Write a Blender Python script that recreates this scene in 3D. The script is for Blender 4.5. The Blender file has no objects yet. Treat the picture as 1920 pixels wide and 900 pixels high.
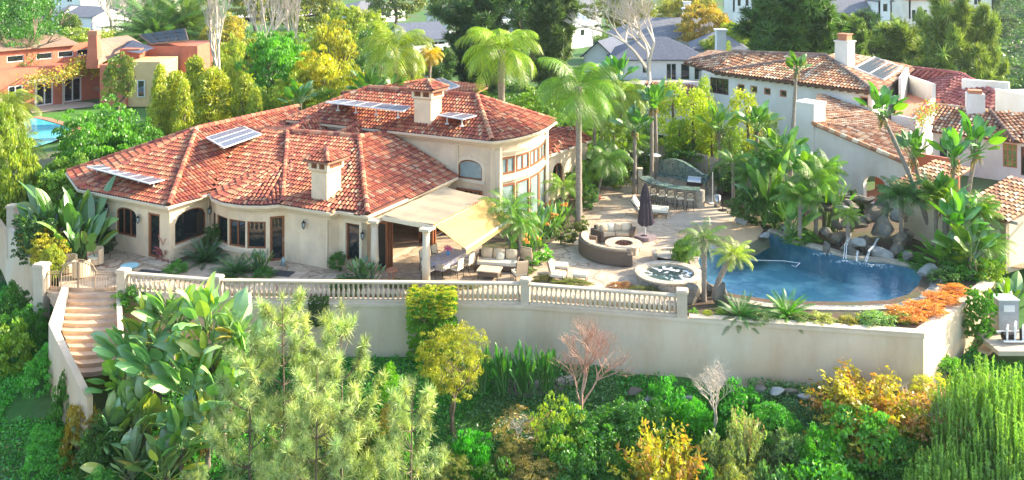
EXPO=1.95
import bpy, math, random
import numpy as np
from mathutils import Vector, Matrix
from mathutils.geometry import tessellate_polygon
R=math.radians
F=1700.; YH=-90.; CH=16.
SC=bpy.context.scene; COL=SC.collection
rnd=random.Random(7)
def P(px,py,z=0.):
    Y=F*(CH-z)/(py-YH); return Vector(((px-960)*Y/F,Y,z))
def Q(px,py,Y): return Vector(((px-960)*Y/F,Y,CH-(py-YH)*Y/F))
def V(*a): return Vector(a)
def sm(a,b,x):
    t=min(1,max(0,(x-a)/(b-a))); return t*t*(3-2*t)
def interp(x,xs,ys): return float(np.interp(x,xs,ys))
# ---------------------------------------------------------------- materials
def newmat(n):
    m=bpy.data.materials.new(n); m.use_nodes=True; nt=m.node_tree; nt.nodes.clear()
    o=nt.nodes.new('ShaderNodeOutputMaterial'); return m,nt,o
def N(nt,t,**k):
    n=nt.nodes.new(t)
    for a,b in k.items():
        if a in n.inputs.keys(): n.inputs[a].default_value=b
        else: setattr(n,a,b)
    return n
def c4(c): return (c[0],c[1],c[2],1)
def mat(name,c1,c2=None,scale=3.,rough=.8,bump=0.,bscale=None,metal=0.,attr=False,objcol=False,spec=.3,detail=6.,c3=None,s3=.3,streak=0.):
    m,nt,o=newmat(name); L=nt.links.new
    b=N(nt,'ShaderNodeBsdfPrincipled'); b.inputs['Roughness'].default_value=rough; b.inputs['Metallic'].default_value=metal
    b.inputs['Specular IOR Level'].default_value=spec
    tc=N(nt,'ShaderNodeTexCoord'); 
    col=None
    if c2 is not None:
        n=N(nt,'ShaderNodeTexNoise',Scale=scale,Detail=detail,Roughness=.65); L(tc.outputs['Object'],n.inputs['Vector'])
        r=N(nt,'ShaderNodeValToRGB'); r.color_ramp.elements[0].position=.32; r.color_ramp.elements[1].position=.68
        r.color_ramp.elements[0].color=c4(c1); r.color_ramp.elements[1].color=c4(c2)
        L(n.outputs['Fac'],r.inputs['Fac']); col=r.outputs['Color']
    else:
        g=N(nt,'ShaderNodeRGB'); g.outputs[0].default_value=c4(c1); col=g.outputs[0]
    if c3 is not None:
        n=N(nt,'ShaderNodeTexNoise',Scale=s3,Detail=5.,Roughness=.6); L(tc.outputs['Object'],n.inputs['Vector'])
        r=N(nt,'ShaderNodeValToRGB'); r.color_ramp.elements[0].position=.45; r.color_ramp.elements[1].position=.7
        r.color_ramp.elements[0].color=(0,0,0,1); r.color_ramp.elements[1].color=(1,1,1,1); L(n.outputs['Fac'],r.inputs['Fac'])
        x=N(nt,'ShaderNodeMix',data_type='RGBA'); L(r.outputs['Color'],x.inputs[0]); L(col,x.inputs[6]); x.inputs[7].default_value=c4(c3); col=x.outputs[2]
    if streak:
        mp=N(nt,'ShaderNodeMapping'); mp.inputs['Scale'].default_value=(.9,.9,.25); L(tc.outputs['Object'],mp.inputs[0]); n=N(nt,'ShaderNodeTexNoise',Scale=1.,Detail=7.,Roughness=.7); L(mp.outputs[0],n.inputs['Vector'])
        r=N(nt,'ShaderNodeValToRGB'); r.color_ramp.elements[0].position=.36; r.color_ramp.elements[1].position=.56; k=1-streak
        r.color_ramp.elements[0].color=(k,k*.96,k*.9,1); r.color_ramp.elements[1].color=(1,1,1,1); L(n.outputs['Fac'],r.inputs['Fac'])
        x=N(nt,'ShaderNodeMix',data_type='RGBA',blend_type='MULTIPLY'); x.inputs[0].default_value=1; L(col,x.inputs[6]); L(r.outputs[0],x.inputs[7]); col=x.outputs[2]
    for f in (attr,objcol):
        if f:
            x=N(nt,'ShaderNodeMix',data_type='RGBA',blend_type='MULTIPLY'); x.inputs[0].default_value=1
            L(col,x.inputs[6])
            if f=='O': s=N(nt,'ShaderNodeObjectInfo').outputs['Color']
            else:
                a=N(nt,'ShaderNodeAttribute'); a.attribute_name='Col'; s=a.outputs['Color']
            L(s,x.inputs[7]); col=x.outputs[2]
    L(col,b.inputs['Base Color'])
    if bump:
        n=N(nt,'ShaderNodeTexNoise',Scale=bscale or scale*6,Detail=4.); L(tc.outputs['Object'],n.inputs['Vector'])
        q=N(nt,'ShaderNodeBump',Strength=bump,Distance=.03); L(n.outputs['Fac'],q.inputs['Height']); L(q.outputs[0],b.inputs['Normal'])
    L(b.outputs[0],o.inputs[0]); return m
def leafmat(name,transl=.35,gl=.06):
    m,nt,o=newmat(name); L=nt.links.new
    a=N(nt,'ShaderNodeAttribute'); a.attribute_name='Col'; oi=N(nt,'ShaderNodeObjectInfo')
    x=N(nt,'ShaderNodeMix',data_type='RGBA',blend_type='MULTIPLY'); x.inputs[0].default_value=1
    L(a.outputs['Color'],x.inputs[6]); L(oi.outputs['Color'],x.inputs[7]); hx=N(nt,'ShaderNodeMix',data_type='RGBA',blend_type='MULTIPLY'); hx.inputs[0].default_value=1; L(x.outputs[2],hx.inputs[6]); hx.inputs[7].default_value=(1.07,1.17,.68,1); c=hx.outputs[2]
    d=N(nt,'ShaderNodeBsdfDiffuse'); t=N(nt,'ShaderNodeBsdfTranslucent'); g=N(nt,'ShaderNodeBsdfGlossy',Roughness=.45)
    y=N(nt,'ShaderNodeMix',data_type='RGBA',blend_type='MULTIPLY'); y.inputs[0].default_value=1; L(c,y.inputs[6]); y.inputs[7].default_value=(1.35,1.45,.45,1)
    L(c,d.inputs[0]); L(y.outputs[2],t.inputs[0])
    m1=N(nt,'ShaderNodeMixShader'); m1.inputs[0].default_value=transl; L(d.outputs[0],m1.inputs[1]); L(t.outputs[0],m1.inputs[2])
    m2=N(nt,'ShaderNodeMixShader'); m2.inputs[0].default_value=gl; L(m1.outputs[0],m2.inputs[1]); L(g.outputs[0],m2.inputs[2])
    L(m2.outputs[0],o.inputs[0]); return m
def cellmat(name,c1,c2,joint,scale,jw=.04,rough=.8,warp=.25,bump=.4):
    m,nt,o=newmat(name); L=nt.links.new
    b=N(nt,'ShaderNodeBsdfPrincipled',Roughness=rough); tc=N(nt,'ShaderNodeTexCoord')
    n=N(nt,'ShaderNodeTexNoise',Scale=1.3,Detail=2.); L(tc.outputs['Object'],n.inputs['Vector'])
    mx=N(nt,'ShaderNodeMix',data_type='RGBA',blend_type='LINEAR_LIGHT'); mx.inputs[0].default_value=warp; L(tc.outputs['Object'],mx.inputs[6]); L(n.outputs['Color'],mx.inputs[7])
    v=N(nt,'ShaderNodeTexVoronoi',Scale=scale); v.feature='F1'; L(mx.outputs[2],v.inputs['Vector'])
    e=N(nt,'ShaderNodeTexVoronoi',Scale=scale); e.feature='DISTANCE_TO_EDGE'; L(mx.outputs[2],e.inputs['Vector'])
    r=N(nt,'ShaderNodeValToRGB'); r.color_ramp.elements[0].color=c4(c1); r.color_ramp.elements[1].color=c4(c2)
    sp=N(nt,'ShaderNodeSeparateColor'); L(v.outputs['Color'],sp.inputs[0]); L(sp.outputs[0],r.inputs['Fac'])
    n2=N(nt,'ShaderNodeTexNoise',Scale=2.2,Detail=8.,Roughness=.7); L(tc.outputs['Object'],n2.inputs['Vector'])
    r2=N(nt,'ShaderNodeValToRGB'); r2.color_ramp.elements[0].position=.3; r2.color_ramp.elements[1].position=.7
    r2.color_ramp.elements[0].color=(.62,.6,.58,1); r2.color_ramp.elements[1].color=(1.15,1.12,1.1,1); L(n2.outputs['Fac'],r2.inputs['Fac'])
    mu=N(nt,'ShaderNodeMix',data_type='RGBA',blend_type='MULTIPLY'); mu.inputs[0].default_value=1; L(r.outputs[0],mu.inputs[6]); L(r2.outputs[0],mu.inputs[7])
    j=N(nt,'ShaderNodeMath',operation='LESS_THAN'); L(e.outputs['Distance'],j.inputs[0]); j.inputs[1].default_value=jw
    x=N(nt,'ShaderNodeMix',data_type='RGBA'); L(j.outputs[0],x.inputs[0]); L(mu.outputs[2],x.inputs[6]); x.inputs[7].default_value=c4(joint)
    L(x.outputs[2],b.inputs['Base Color'])
    q=N(nt,'ShaderNodeBump',Strength=bump,Distance=.02); L(n2.outputs['Fac'],q.inputs['Height']); L(q.outputs[0],b.inputs['Normal'])
    L(b.outputs[0],o.inputs[0]); return m
def watermat(name,tint,bs,bd=.05,foam=0,foamscale=3.):
    m,nt,o=newmat(name); L=nt.links.new; tc=N(nt,'ShaderNodeTexCoord')
    n=N(nt,'ShaderNodeTexNoise',Scale=bs,Detail=4.,Distortion=.6); L(tc.outputs['Object'],n.inputs['Vector'])
    q=N(nt,'ShaderNodeBump',Strength=.5,Distance=bd); L(n.outputs['Fac'],q.inputs['Height'])
    t=N(nt,'ShaderNodeBsdfTransparent'); t.inputs[0].default_value=c4(tint)
    g=N(nt,'ShaderNodeBsdfGlossy',Roughness=.06); L(q.outputs[0],g.inputs['Normal'])
    f=N(nt,'ShaderNodeFresnel',IOR=1.33); L(q.outputs[0],f.inputs['Normal'])
    ml=N(nt,'ShaderNodeMath',operation='MULTIPLY_ADD'); L(f.outputs[0],ml.inputs[0]); ml.inputs[1].default_value=.9; ml.inputs[2].default_value=0.01
    mx=N(nt,'ShaderNodeMixShader'); L(ml.outputs[0],mx.inputs[0]); L(t.outputs[0],mx.inputs[1]); L(g.outputs[0],mx.inputs[2]); out=mx.outputs[0]
    if foam:
        d=N(nt,'ShaderNodeBsdfDiffuse',Color=(.85,.9,.92,1)); n3=N(nt,'ShaderNodeTexNoise',Scale=foamscale,Detail=7.,Roughness=.6,Distortion=1.8); L(tc.outputs['Object'],n3.inputs['Vector'])
        r=N(nt,'ShaderNodeValToRGB'); r.color_ramp.elements[0].position=1-foam; r.color_ramp.elements[1].position=1-foam+.12; L(n3.outputs['Fac'],r.inputs['Fac'])
        m3=N(nt,'ShaderNodeMixShader'); L(r.outputs[0],m3.inputs[0]); L(out,m3.inputs[1]); L(d.outputs[0],m3.inputs[2]); out=m3.outputs[0]
    L(out,o.inputs[0]); return m
M={}
M['leaf']=leafmat('leaf'); M['paddle']=leafmat('paddle_leaf',.3,.12); M['needle']=leafmat('needle',.25,.05)
M['bark']=mat('bark',(.10,.075,.05),(.22,.17,.12),6,.9,.6); M['bark'].use_nodes=True
M['palebark']=mat('pale_bark',(.42,.36,.29),(.62,.56,.48),5,.85,.3)
M['palmbark']=mat('palm_bark',(.2,.16,.12),(.34,.29,.24),9,.9,.6)
M['tile']=mat('clay_tile',(.8,.8,.8),(1.1,1.1,1.1),5,.75,.2,attr=True)
M['stucco']=mat('cream_stucco',(.70,.56,.38),(.78,.64,.45),.8,.9,.25,40,c3=(.57,.46,.33),s3=.5,streak=.07)
M['trim']=mat('cream_trim',(.64,.53,.37),(.7,.59,.43),2,.8,.1)
M['whitestucco']=mat('white_stucco',(.68,.66,.61),(.76,.74,.69),.8,.9,.25,40,c3=(.6,.57,.52),s3=.4,streak=.06)
M['wallstucco']=mat('garden_wall_stucco',(.62,.52,.39),(.70,.60,.45),.45,.9,.3,30,c3=(.66,.45,.28),s3=.14,streak=.10)
M['stone']=mat('cast_stone',(.52,.43,.31),(.6,.5,.37),3,.85,.3)
M['orange']=mat('red_stucco',(.42,.13,.08),(.5,.17,.1),1.5,.9,.2,30)
M['yellowst']=mat('ochre_stucco',(.55,.38,.18),(.62,.45,.22),1.5,.9,.2,30)
M['wood']=mat('stained_wood',(.20,.07,.03),(.28,.11,.05),8,.5)
M['darkwood']=mat('dark_timber',(.09,.05,.03),(.14,.08,.05),8,.7)
M['greywood']=mat('weathered_timber',(.32,.27,.22),(.42,.37,.31),8,.8)
M['glass']=mat('window_glass',(.015,.02,.022),None,rough=.04,spec=.9)
M['glassblue']=mat('curtained_glass',(.22,.30,.30),(.3,.38,.37),2,rough=.08,spec=.9)
M['iron']=mat('wrought_iron',(.02,.02,.022),(.04,.035,.03),20,.5,metal=.4)
M['steel']=mat('brushed_steel',(.45,.45,.46),(.55,.55,.56),20,.28,metal=.9)
M['alum']=mat('white_aluminium',(.62,.62,.6),(.7,.7,.68),5,.4)
M['solar']=None
M['canvas']=mat('awning_canvas',(.50,.32,.11),(.54,.36,.13),1.2,.9,.1,60)
M['canvas2']=mat('faded_canvas',(.33,.26,.17),(.38,.31,.21),1.,.9,.1,60,c3=(.27,.22,.15),s3=.6)
M['cushion']=mat('beige_cushion',(.55,.42,.27),(.62,.49,.33),3,.95)
M['white']=mat('white_paint',(.72,.72,.7),(.8,.8,.78),3,.6)
M['creamcush']=mat('cream_cushion',(.66,.60,.46),(.72,.66,.52),3,.95)
M['wicker']=mat('brown_wicker',(.09,.065,.045),(.2,.15,.11),28,.7,.8,60)
M['purplecloth']=mat('umbrella_cloth',(.045,.035,.042),(.075,.06,.07),5,.9)
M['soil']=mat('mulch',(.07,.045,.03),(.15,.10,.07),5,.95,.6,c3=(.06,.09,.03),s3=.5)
M['sand']=mat('beach_pebble',(.55,.36,.18),(.66,.45,.25),6,.8,.2)
M['concrete']=mat('deck_concrete',(.42,.34,.25),(.5,.42,.32),2,.85,.2)
M['flag']=cellmat('flagstone',(.42,.33,.23),(.62,.50,.36),(.30,.20,.13),.75,.022)
M['stonestep']=mat('step_stone',(.52,.36,.23),(.62,.46,.32),3,.85,.3,c3=(.42,.30,.22),s3=1.)
M['poolstone']=cellmat('pool_edge_stone',(.10,.13,.14),(.33,.32,.27),(.5,.46,.4),2.6,.03,.5)
M['coping']=cellmat('coping_stone',(.45,.38,.28),(.58,.50,.38),(.33,.27,.2),1.8,.02,.7)
M['spatile']=cellmat('spa_tile',(.16,.16,.14),(.30,.28,.23),(.35,.32,.27),6,.05,.5)
M['rock']=mat('boulder_rock',(.07,.075,.07),(.30,.23,.15),1.6,.85,.8,6,c3=(.15,.16,.14),s3=1.2)
M['granite']=cellmat('green_granite',(.05,.11,.10),(.16,.24,.21),(.3,.32,.27),5,.03,.25,.3,.1)
M['barblock']=cellmat('bar_stone',(.32,.31,.27),(.5,.46,.38),(.25,.23,.2),3.2,.03,.7)
M['pool']=mat('pool_plaster',(.15,.42,.54),(.21,.50,.60),2.5,.7,c3=(.50,.86,.86),s3=.6)  # pale cyan patches put sunlit spots of the basin into the plaster colour
M['water']=watermat('pool_water',(.86,.98,1),3.,.05)
M['spawater']=watermat('spa_water',(.6,.92,.92),6.,.2,foam=.47,foamscale=1.7)
M['foam']=mat('falling_water',(.7,.78,.8),(.85,.9,.9),8,.3)
M['terrain']=mat('hillside',(.04,.12,.02),(.07,.17,.035),1.5,.95,.5,c3=(.12,.11,.06),s3=.12)
M['lawn']=mat('lawn',(.05,.16,.02),(.09,.22,.03),2.,.95,.4,40)
M['turf']=mat('bright_turf',(.05,.30,.03),(.08,.36,.05),4,.95,.3,40)
M['redpave']=mat('red_paving',(.42,.17,.10),(.52,.24,.15),3,.85,.2)
M['road']=mat('pale_drive',(.42,.38,.33),(.5,.46,.4),1,.9)
M['shingle']=mat('grey_shingle',(.13,.135,.15),(.21,.215,.23),3,.9,.4,20)
M['brownroof']=mat('brown_shingle',(.22,.14,.10),(.3,.2,.14),3,.9,.4,20)
M['slate']=mat('slate_blue_roof',(.07,.085,.12),(.12,.135,.17),3,.9,.3,20)
M['siding']=mat('white_siding',(.7,.71,.7),(.78,.78,.77),2,.7)
M['block']=cellmat('retaining_block',(.20,.18,.15),(.38,.34,.28),(.10,.09,.07),3.2,.03,.9)
M['pot']=mat('terracotta',(.42,.17,.09),(.5,.22,.12),4,.8)
M['red']=mat('red_hose',(.35,.05,.04),None,rough=.5)
M['lamp']=mat('lantern_glass',(.35,.42,.42),None,rough=.2)
M['greymetal']=mat('grey_cabinet',(.28,.30,.31),(.34,.36,.37),3,.5)
M['carpaint']=mat('silver_paint',(.45,.47,.5),None,rough=.3,metal=.3)
M['rubber']=mat('rubber',(.02,.02,.02),None,rough=.8)
M['stained']=cellmat('stained_glass',(.08,.30,.10),(.35,.45,.12),(.03,.03,.03),2.5,.02,.2,0,0)
M['cloth']=mat('patterned_cloth',(.35,.33,.5),(.62,.6,.68),5,.9,c3=(.55,.45,.2),s3=4)
M['mat']=mat('door_mat',(.05,.05,.05),(.08,.08,.08),20,.95)
M['lava']=mat('lava_stones',(.03,.02,.02),(.14,.05,.035),14,.9,.8)
M['pink']=mat('flowers',(.6,.05,.2),(.8,.2,.4),20,.8)
def solarmat():
    m,nt,o=newmat('solar_cells'); L=nt.links.new; tc=N(nt,'ShaderNodeTexCoord')
    b=N(nt,'ShaderNodeBsdfPrincipled',Roughness=.3); b.inputs['Specular IOR Level'].default_value=.12; br=N(nt,'ShaderNodeTexBrick',Scale=1.); br.offset=0
    L(tc.outputs['UV'],br.inputs['Vector']); br.inputs['Color1'].default_value=(.015,.02,.045,1); br.inputs['Color2'].default_value=(.02,.03,.06,1); br.inputs['Mortar'].default_value=(.5,.52,.55,1)
    br.inputs['Mortar Size'].default_value=.009; br.inputs['Brick Width'].default_value=.16; br.inputs['Row Height'].default_value=.16
    L(br.outputs['Color'],b.inputs['Base Color']); L(b.outputs[0],o.inputs[0]); return m
M['solar']=solarmat()
# ---------------------------------------------------------------- mesh builder
class MB:
    def __init__(s): s.v=[]; s.f=[]; s.c=[]; s.col=(1,1,1)
    def face(s,pts,col=None):
        n=len(s.v); s.v+= [tuple(p) for p in pts]; s.f.append(tuple(range(n,n+len(pts)))); s.c.append(col or s.col)
    def hexa(s,p,col=None):  # 8 pts bottom 4 ccw, top 4
        n=len(s.v); s.v+=[tuple(q) for q in p]
        for f in ((3,2,1,0),(4,5,6,7),(0,1,5,4),(1,2,6,5),(2,3,7,6),(3,0,4,7)): s.f.append(tuple(n+i for i in f)); s.c.append(col or s.col)
    def box(s,c,d,rz=0,col=None,M4=None):
        hx,hy,hz=d[0]/2,d[1]/2,d[2]/2; pts=[]
        for z in (-hz,hz):
            for x,y in ((-hx,-hy),(hx,-hy),(hx,hy),(-hx,hy)):
                pts.append(Vector((x,y,z)))
        if M4 is not None: pts=[M4@p for p in pts]
        elif rz:
            m=Matrix.Rotation(rz,3,'Z'); pts=[m@p for p in pts]
        s.hexa([p+Vector(c) for p in pts],col)
    def tube(s,path,rad,seg=6,col=None,caps=True):
        path=[Vector(p) for p in path]; n=len(path)
        if not hasattr(rad,'__len__'): rad=[rad]*n
        base=len(s.v); up=None
        for i,p in enumerate(path):
            d=(path[min(i+1,n-1)]-path[max(i-1,0)])
            if d.length<1e-9: d=Vector((0,0,1))
            d.normalize()
            if up is None:
                up=Vector((1,0,0)) if abs(d.x)<.8 else Vector((0,1,0))
            a=(up-d*up.dot(d)); a.normalize(); up=a; b=d.cross(a)
            for k in range(seg):
                t=2*math.pi*k/seg; s.v.append(tuple(p+(a*math.cos(t)+b*math.sin(t))*rad[i]))
        for i in range(n-1):
            for k in range(seg):
                k2=(k+1)%seg; s.f.append((base+i*seg+k,base+i*seg+k2,base+(i+1)*seg+k2,base+(i+1)*seg+k)); s.c.append(col or s.col)
        if caps and seg>2:
            s.f.append(tuple(base+k for k in reversed(range(seg)))); s.c.append(col or s.col)
            s.f.append(tuple(base+(n-1)*seg+k for k in range(seg))); s.c.append(col or s.col)
    def lathe(s,prof,c=(0,0,0),seg=12,col=None,squash=1.):
        s.tube([(c[0],c[1],c[2]+z) for r,z in prof],[max(r,.001) for r,z in prof],seg,col) if False else s._lathe(prof,c,seg,col)
    def _lathe(s,prof,c,seg,col):
        base=len(s.v); n=len(prof)
        for r,z in prof:
            for k in range(seg):
                t=2*math.pi*k/seg; s.v.append((c[0]+r*math.cos(t),c[1]+r*math.sin(t),c[2]+z))
        for i in range(n-1):
            for k in range(seg):
                k2=(k+1)%seg; s.f.append((base+i*seg+k,base+i*seg+k2,base+(i+1)*seg+k2,base+(i+1)*seg+k)); s.c.append(col or s.col)
        s.f.append(tuple(base+k for k in reversed(range(seg)))); s.c.append(col or s.col)
        s.f.append(tuple(base+(n-1)*seg+k for k in range(seg))); s.c.append(col or s.col)
    def prism(s,poly,z0,z1,col=None,top=True,bottom=False):
        n=len(poly); 
        area=sum(poly[i][0]*poly[(i+1)%n][1]-poly[(i+1)%n][0]*poly[i][1] for i in range(n))
        if area<0: poly=poly[::-1]
        for i in range(n):
            a=poly[i]; b=poly[(i+1)%n]; s.face([(a[0],a[1],z0),(b[0],b[1],z0),(b[0],b[1],z1),(a[0],a[1],z1)],col)
        for tri in tessellate_polygon([[Vector((p[0],p[1],0)) for p in poly]]):
            t=[poly[i] for i in tri]; ar=(t[1][0]-t[0][0])*(t[2][1]-t[0][1])-(t[2][0]-t[0][0])*(t[1][1]-t[0][1])
            if ar<0: t=t[::-1]
            if top: s.face([(q[0],q[1],z1) for q in t],col)
            if bottom: s.face([(q[0],q[1],z0) for q in t[::-1]],col)
    def sheet(s,poly,z,holes=(),col=None):
        loops=[poly]+list(holes); allp=[p for l in loops for p in l]
        for tri in tessellate_polygon([[Vector((p[0],p[1],0)) for p in l] for l in loops]):
            t=[allp[i] for i in tri]; ar=(t[1][0]-t[0][0])*(t[2][1]-t[0][1])-(t[2][0]-t[0][0])*(t[1][1]-t[0][1])
            if abs(ar)<1e-9: continue
            if ar<0: t=t[::-1]
            s.face([(q[0],q[1],z) for q in t],col)
    def sweep(s,path,prof,col=None,closed=False):
        """prof: list of (offset outward(right of travel), dz)"""
        path=[Vector(p) for p in path]; n=len(path); rings=[]
        for i,p in enumerate(path):
            if closed: a=path[i-1]; b=path[(i+1)%n]
            else: a=path[max(i-1,0)]; b=path[min(i+1,n-1)]
            d1=(p-a); d2=(b-p); d1.z=d2.z=0
            if d1.length<1e-6: d1=d2.copy()
            if d2.length<1e-6: d2=d1.copy()
            d1.normalize(); d2.normalize(); n1=Vector((d1.y,-d1.x,0)); n2=Vector((d2.y,-d2.x,0)); m=n1+n2
            if m.length<1e-3: m=n1
            m.normalize(); k=1/max(.35,m.dot(n1)); rings.append([p+m*(o*k)+Vector((0,0,z)) for o,z in prof])
        q=len(prof)
        for i in range(n-1+(1 if closed else 0)):
            A=rings[i]; B=rings[(i+1)%n]
            for k in range(q):
                k2=(k+1)%q; s.face([A[k],A[k2],B[k2],B[k]],col)
        if not closed:
            s.face(rings[0][::-1],col); s.face(rings[-1],col)
def mesh_of(mb,name,origin=None,attr=True):
    me=bpy.data.meshes.new(name); v=mb.v
    if origin is not None:
        ox,oy,oz=origin; v=[(a-ox,b-oy,c-oz) for a,b,c in v]
    me.from_pydata(v,[],mb.f)
    if attr:
        a=me.attributes.new('Col','FLOAT_COLOR','FACE'); a.data.foreach_set('color',np.array([(c[0],c[1],c[2],1) for c in mb.c],dtype=np.float32).ravel())
    me.validate(); me.update(); return me
def link(name,me,m=None,parent=None,loc=None,smooth=False,ocol=None):
    if m is not None and len(me.materials)==0: me.materials.append(M[m] if isinstance(m,str) else m)
    if smooth: me.polygons.foreach_set('use_smooth',[True]*len(me.polygons))
    o=bpy.data.objects.new(name,me); COL.objects.link(o)
    if parent is not None: o.parent=parent
    if loc is not None: o.location=loc
    if ocol is not None: o.color=c4(ocol)
    return o
def part(name,mb,m,parent,smooth=False,ocol=None,label=None):
    """mesh in world coordinates, parented to a root whose chain is only translated"""
    org=Vector((0,0,0)); p=parent
    while p is not None: org+=p.location; p=p.parent
    o=link(name,mesh_of(mb,name,org),m,parent,None,smooth,ocol)
    if label: o['label']=label
    return o
def lpart(name,mb,m,parent,smooth=False,ocol=None):
    return link(name,mesh_of(mb,name),m,parent,None,smooth,ocol)
def tag(o,label,cat,group=None,kind=None):
    if label: o['label']=label
    if cat: o['category']=cat
    if group: o['group']=group
    if kind: o['kind']=kind
    return o
def thing(name,loc,label,cat,group=None,rz=0):
    o=bpy.data.objects.new(name,None); COL.objects.link(o); o.location=loc; o.rotation_euler=(0,0,rz); o.empty_display_size=.2
    return tag(o,label,cat,group)
def single(name,mb,m,label,cat,group=None,smooth=False,origin=None,ocol=None):
    if origin is None:
        a=np.array(mb.v); origin=((a[:,0].min()+a[:,0].max())/2,(a[:,1].min()+a[:,1].max())/2,a[:,2].min())
    o=link(name,mesh_of(mb,name,origin),m,None,origin,smooth,ocol); return tag(o,label,cat,group)
def struct(name,mb,m,smooth=False,kind='structure'):
    o=link(name,mesh_of(mb,name),m,None,None,smooth); o['kind']=kind; return o
def dup(root,loc,rz=None,label=None,group=None,scale=None,ocol=None):
    r=root.copy(); COL.objects.link(r); r.location=loc
    if rz is not None: r.rotation_euler=(0,0,rz)
    if label: r['label']=label
    if group: r['group']=group
    if scale is not None: r.scale=scale
    for ch in list(root.children):
        c=ch.copy(); COL.objects.link(c); c.parent=r
        if ocol is not None: c.color=c4(ocol)
        for g_ in list(ch.children):
            d=g_.copy(); COL.objects.link(d); d.parent=c
    return r
# ---------------------------------------------------------------- terrain heights
WX=[-60,-30,-18.4,-13.7,.6,7.6,17.2,23.5,26,60]; WY=[43.4,43.2,42.8,41.5,41.1,39.6,37.9,44.1,45,60]
def gt(X,Y):
    yw=interp(X,WX,WY); d=yw-Y
    front=-2.4-.42*max(0,38-Y if X>10 else 40-Y)
    wr=sm(15.5,21,X); right=-1.25-.38*max(0,42.5-Y)
    zf=front*(1-wr)+right*wr
    wl=sm(-19.5,-23.5,X)*(1-sm(54,62,Y)); left=-1.5-.28*max(0,-22-X)-.34*max(0,44-Y)
    under=-2.6*(1-sm(53.5,57.5,Y))-.10
    if X>23.5: under=-1.1*(1-sm(44,48,Y))-.10
    z= zf if d>0 else under
    if 0<d<0.0: z=0
    if X<-19.5: z=z*(1-wl)+left*wl
    if Y>62:
        z=-.1+.25*math.sin(X*.11)*math.sin(Y*.07)*sm(66,90,Y)
        za=interp(Y,[0,120,200,300,420,600],[0,0,-1,2,16,40])
        zc=interp(Y,[0,78,100,150,200,270,420,600],[0,0,-6,-13,-8,5,45,90])
        c=sm(0,22,X-(17+.17*Y)); z+=za*(1-c)+zc*c
        if c>.3 and Y>110: z+=2.5*math.sin(X*.05+1)*math.sin(Y*.045)
    return z
def g(X,Y):
    """walkable ground incl. the property terrace"""
    yw=interp(X,WX,WY)
    if Y>yw and -21.5-.6*max(0,Y-43)<X<23.8 and Y<62: return 0.
    if Y>46 and X>=23.8 and Y<75: return 0.
    return gt(X,Y)
# ================================================================ SETTING
def grid_mesh():
    xs=np.concatenate([np.arange(-420,-60,12.),np.arange(-60,60,1.25),np.arange(60,421,12.)]); ys=np.concatenate([np.arange(2,26,4.),np.arange(26,64,.8),np.arange(64,130,3.),np.arange(130,620,10.)])
    mb=MB(); nx,ny=len(xs),len(ys)
    for y in ys:
        for x in xs: mb.v.append((float(x),float(y),gt(float(x),float(y))))
    for j in range(ny-1):
        for i in range(nx-1): a=j*nx+i; mb.f.append((a,a+1,a+nx+1,a+nx)); mb.c.append((1,1,1))
    return mb
struct('ground',grid_mesh(),'terrain',True)
pool_px=[(1313,508),(1306,492),(1314,477),(1340,465),(1378,461),(1405,455),(1424,444),(1440,436),(1458,440),(1478,452),(1505,461),(1540,470),(1572,480),(1600,487),(1640,492),(1662,493),(1700,500),(1725,508),(1729,520),(1722,538),(1703,555),(1665,566),(1600,569),(1510,568),(1440,564),(1380,555),(1345,548),(1325,530)]
POOL=[P(x,y,-.1) for x,y in pool_px]; PXY=[(p.x,p.y) for p in POOL]
basin_c=sum(PXY[i][0] for i in range(len(PXY)))/len(PXY),sum(p[1] for p in PXY)/len(PXY)
soil=[(-21.6,43.4),(-18.4,42.75),(-13.7,41.45),(.6,41.05),(7.6,39.6),(17.2,37.95),(23.45,44.1),(25,49),(30,60),(0,62),(-30,60),(-27,52)]
mb=MB(); mb.sheet(soil,-.02,[PXY]); struct('garden_soil',mb,'soil')
def pl(l,z=0.): return [tuple(P(x,y,z)[:2]) for x,y in l]
pave=pl([(232,548),(400,563),(700,566),(985,569),(1285,592),(1290,560),(1318,552)])+[PXY[27],PXY[0],PXY[1],PXY[2],PXY[3]]+pl([(1374,457),(1360,440),(1378,425),(1380,402),(1340,385),(1345,350),(1330,325),(1240,318),(1190,330),(1115,332),(1100,370),(1078,415),(1072,432),(1010,468),(965,492),(952,505),(905,470),(900,440),(840,440),(640,470),(420,470),(330,495),(180,455),(120,490),(108,545)])
mb=MB(); mb.sheet(pave,0.); struct('flagstone_patio',mb,'flag')
mb=MB(); mb.sheet(pl([(241,545),(400,558),(700,561),(985,564),(1275,586),(1275,575),(985,552),(700,551),(400,549),(241,538)]),.006); struct('balustrade_shade_strip',mb,'soil')  # dark soil-coloured strip on the paving stands in for the balustrade's shadow
deck=pl([(1262,405),(1290,394),(1340,385),(1376,393),(1378,412),(1330,417),(1290,424),(1262,422),(1252,414)])
mb=MB(); mb.sheet(deck,.012); struct('round_concrete_deck',mb,'concrete')
beach=pl([(1262,440),(1290,428),(1330,420),(1378,416),(1424,420),(1432,432)],.0)+[PXY[6],PXY[5],PXY[4],PXY[3]]+pl([(1345,462),(1300,452)])
mb=MB(); mb.sheet(beach,.008); 
bc=[PXY[3],PXY[4],PXY[5],PXY[6],PXY[7]]; c0=(basin_c[0]-1,basin_c[1]+1.2)
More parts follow.
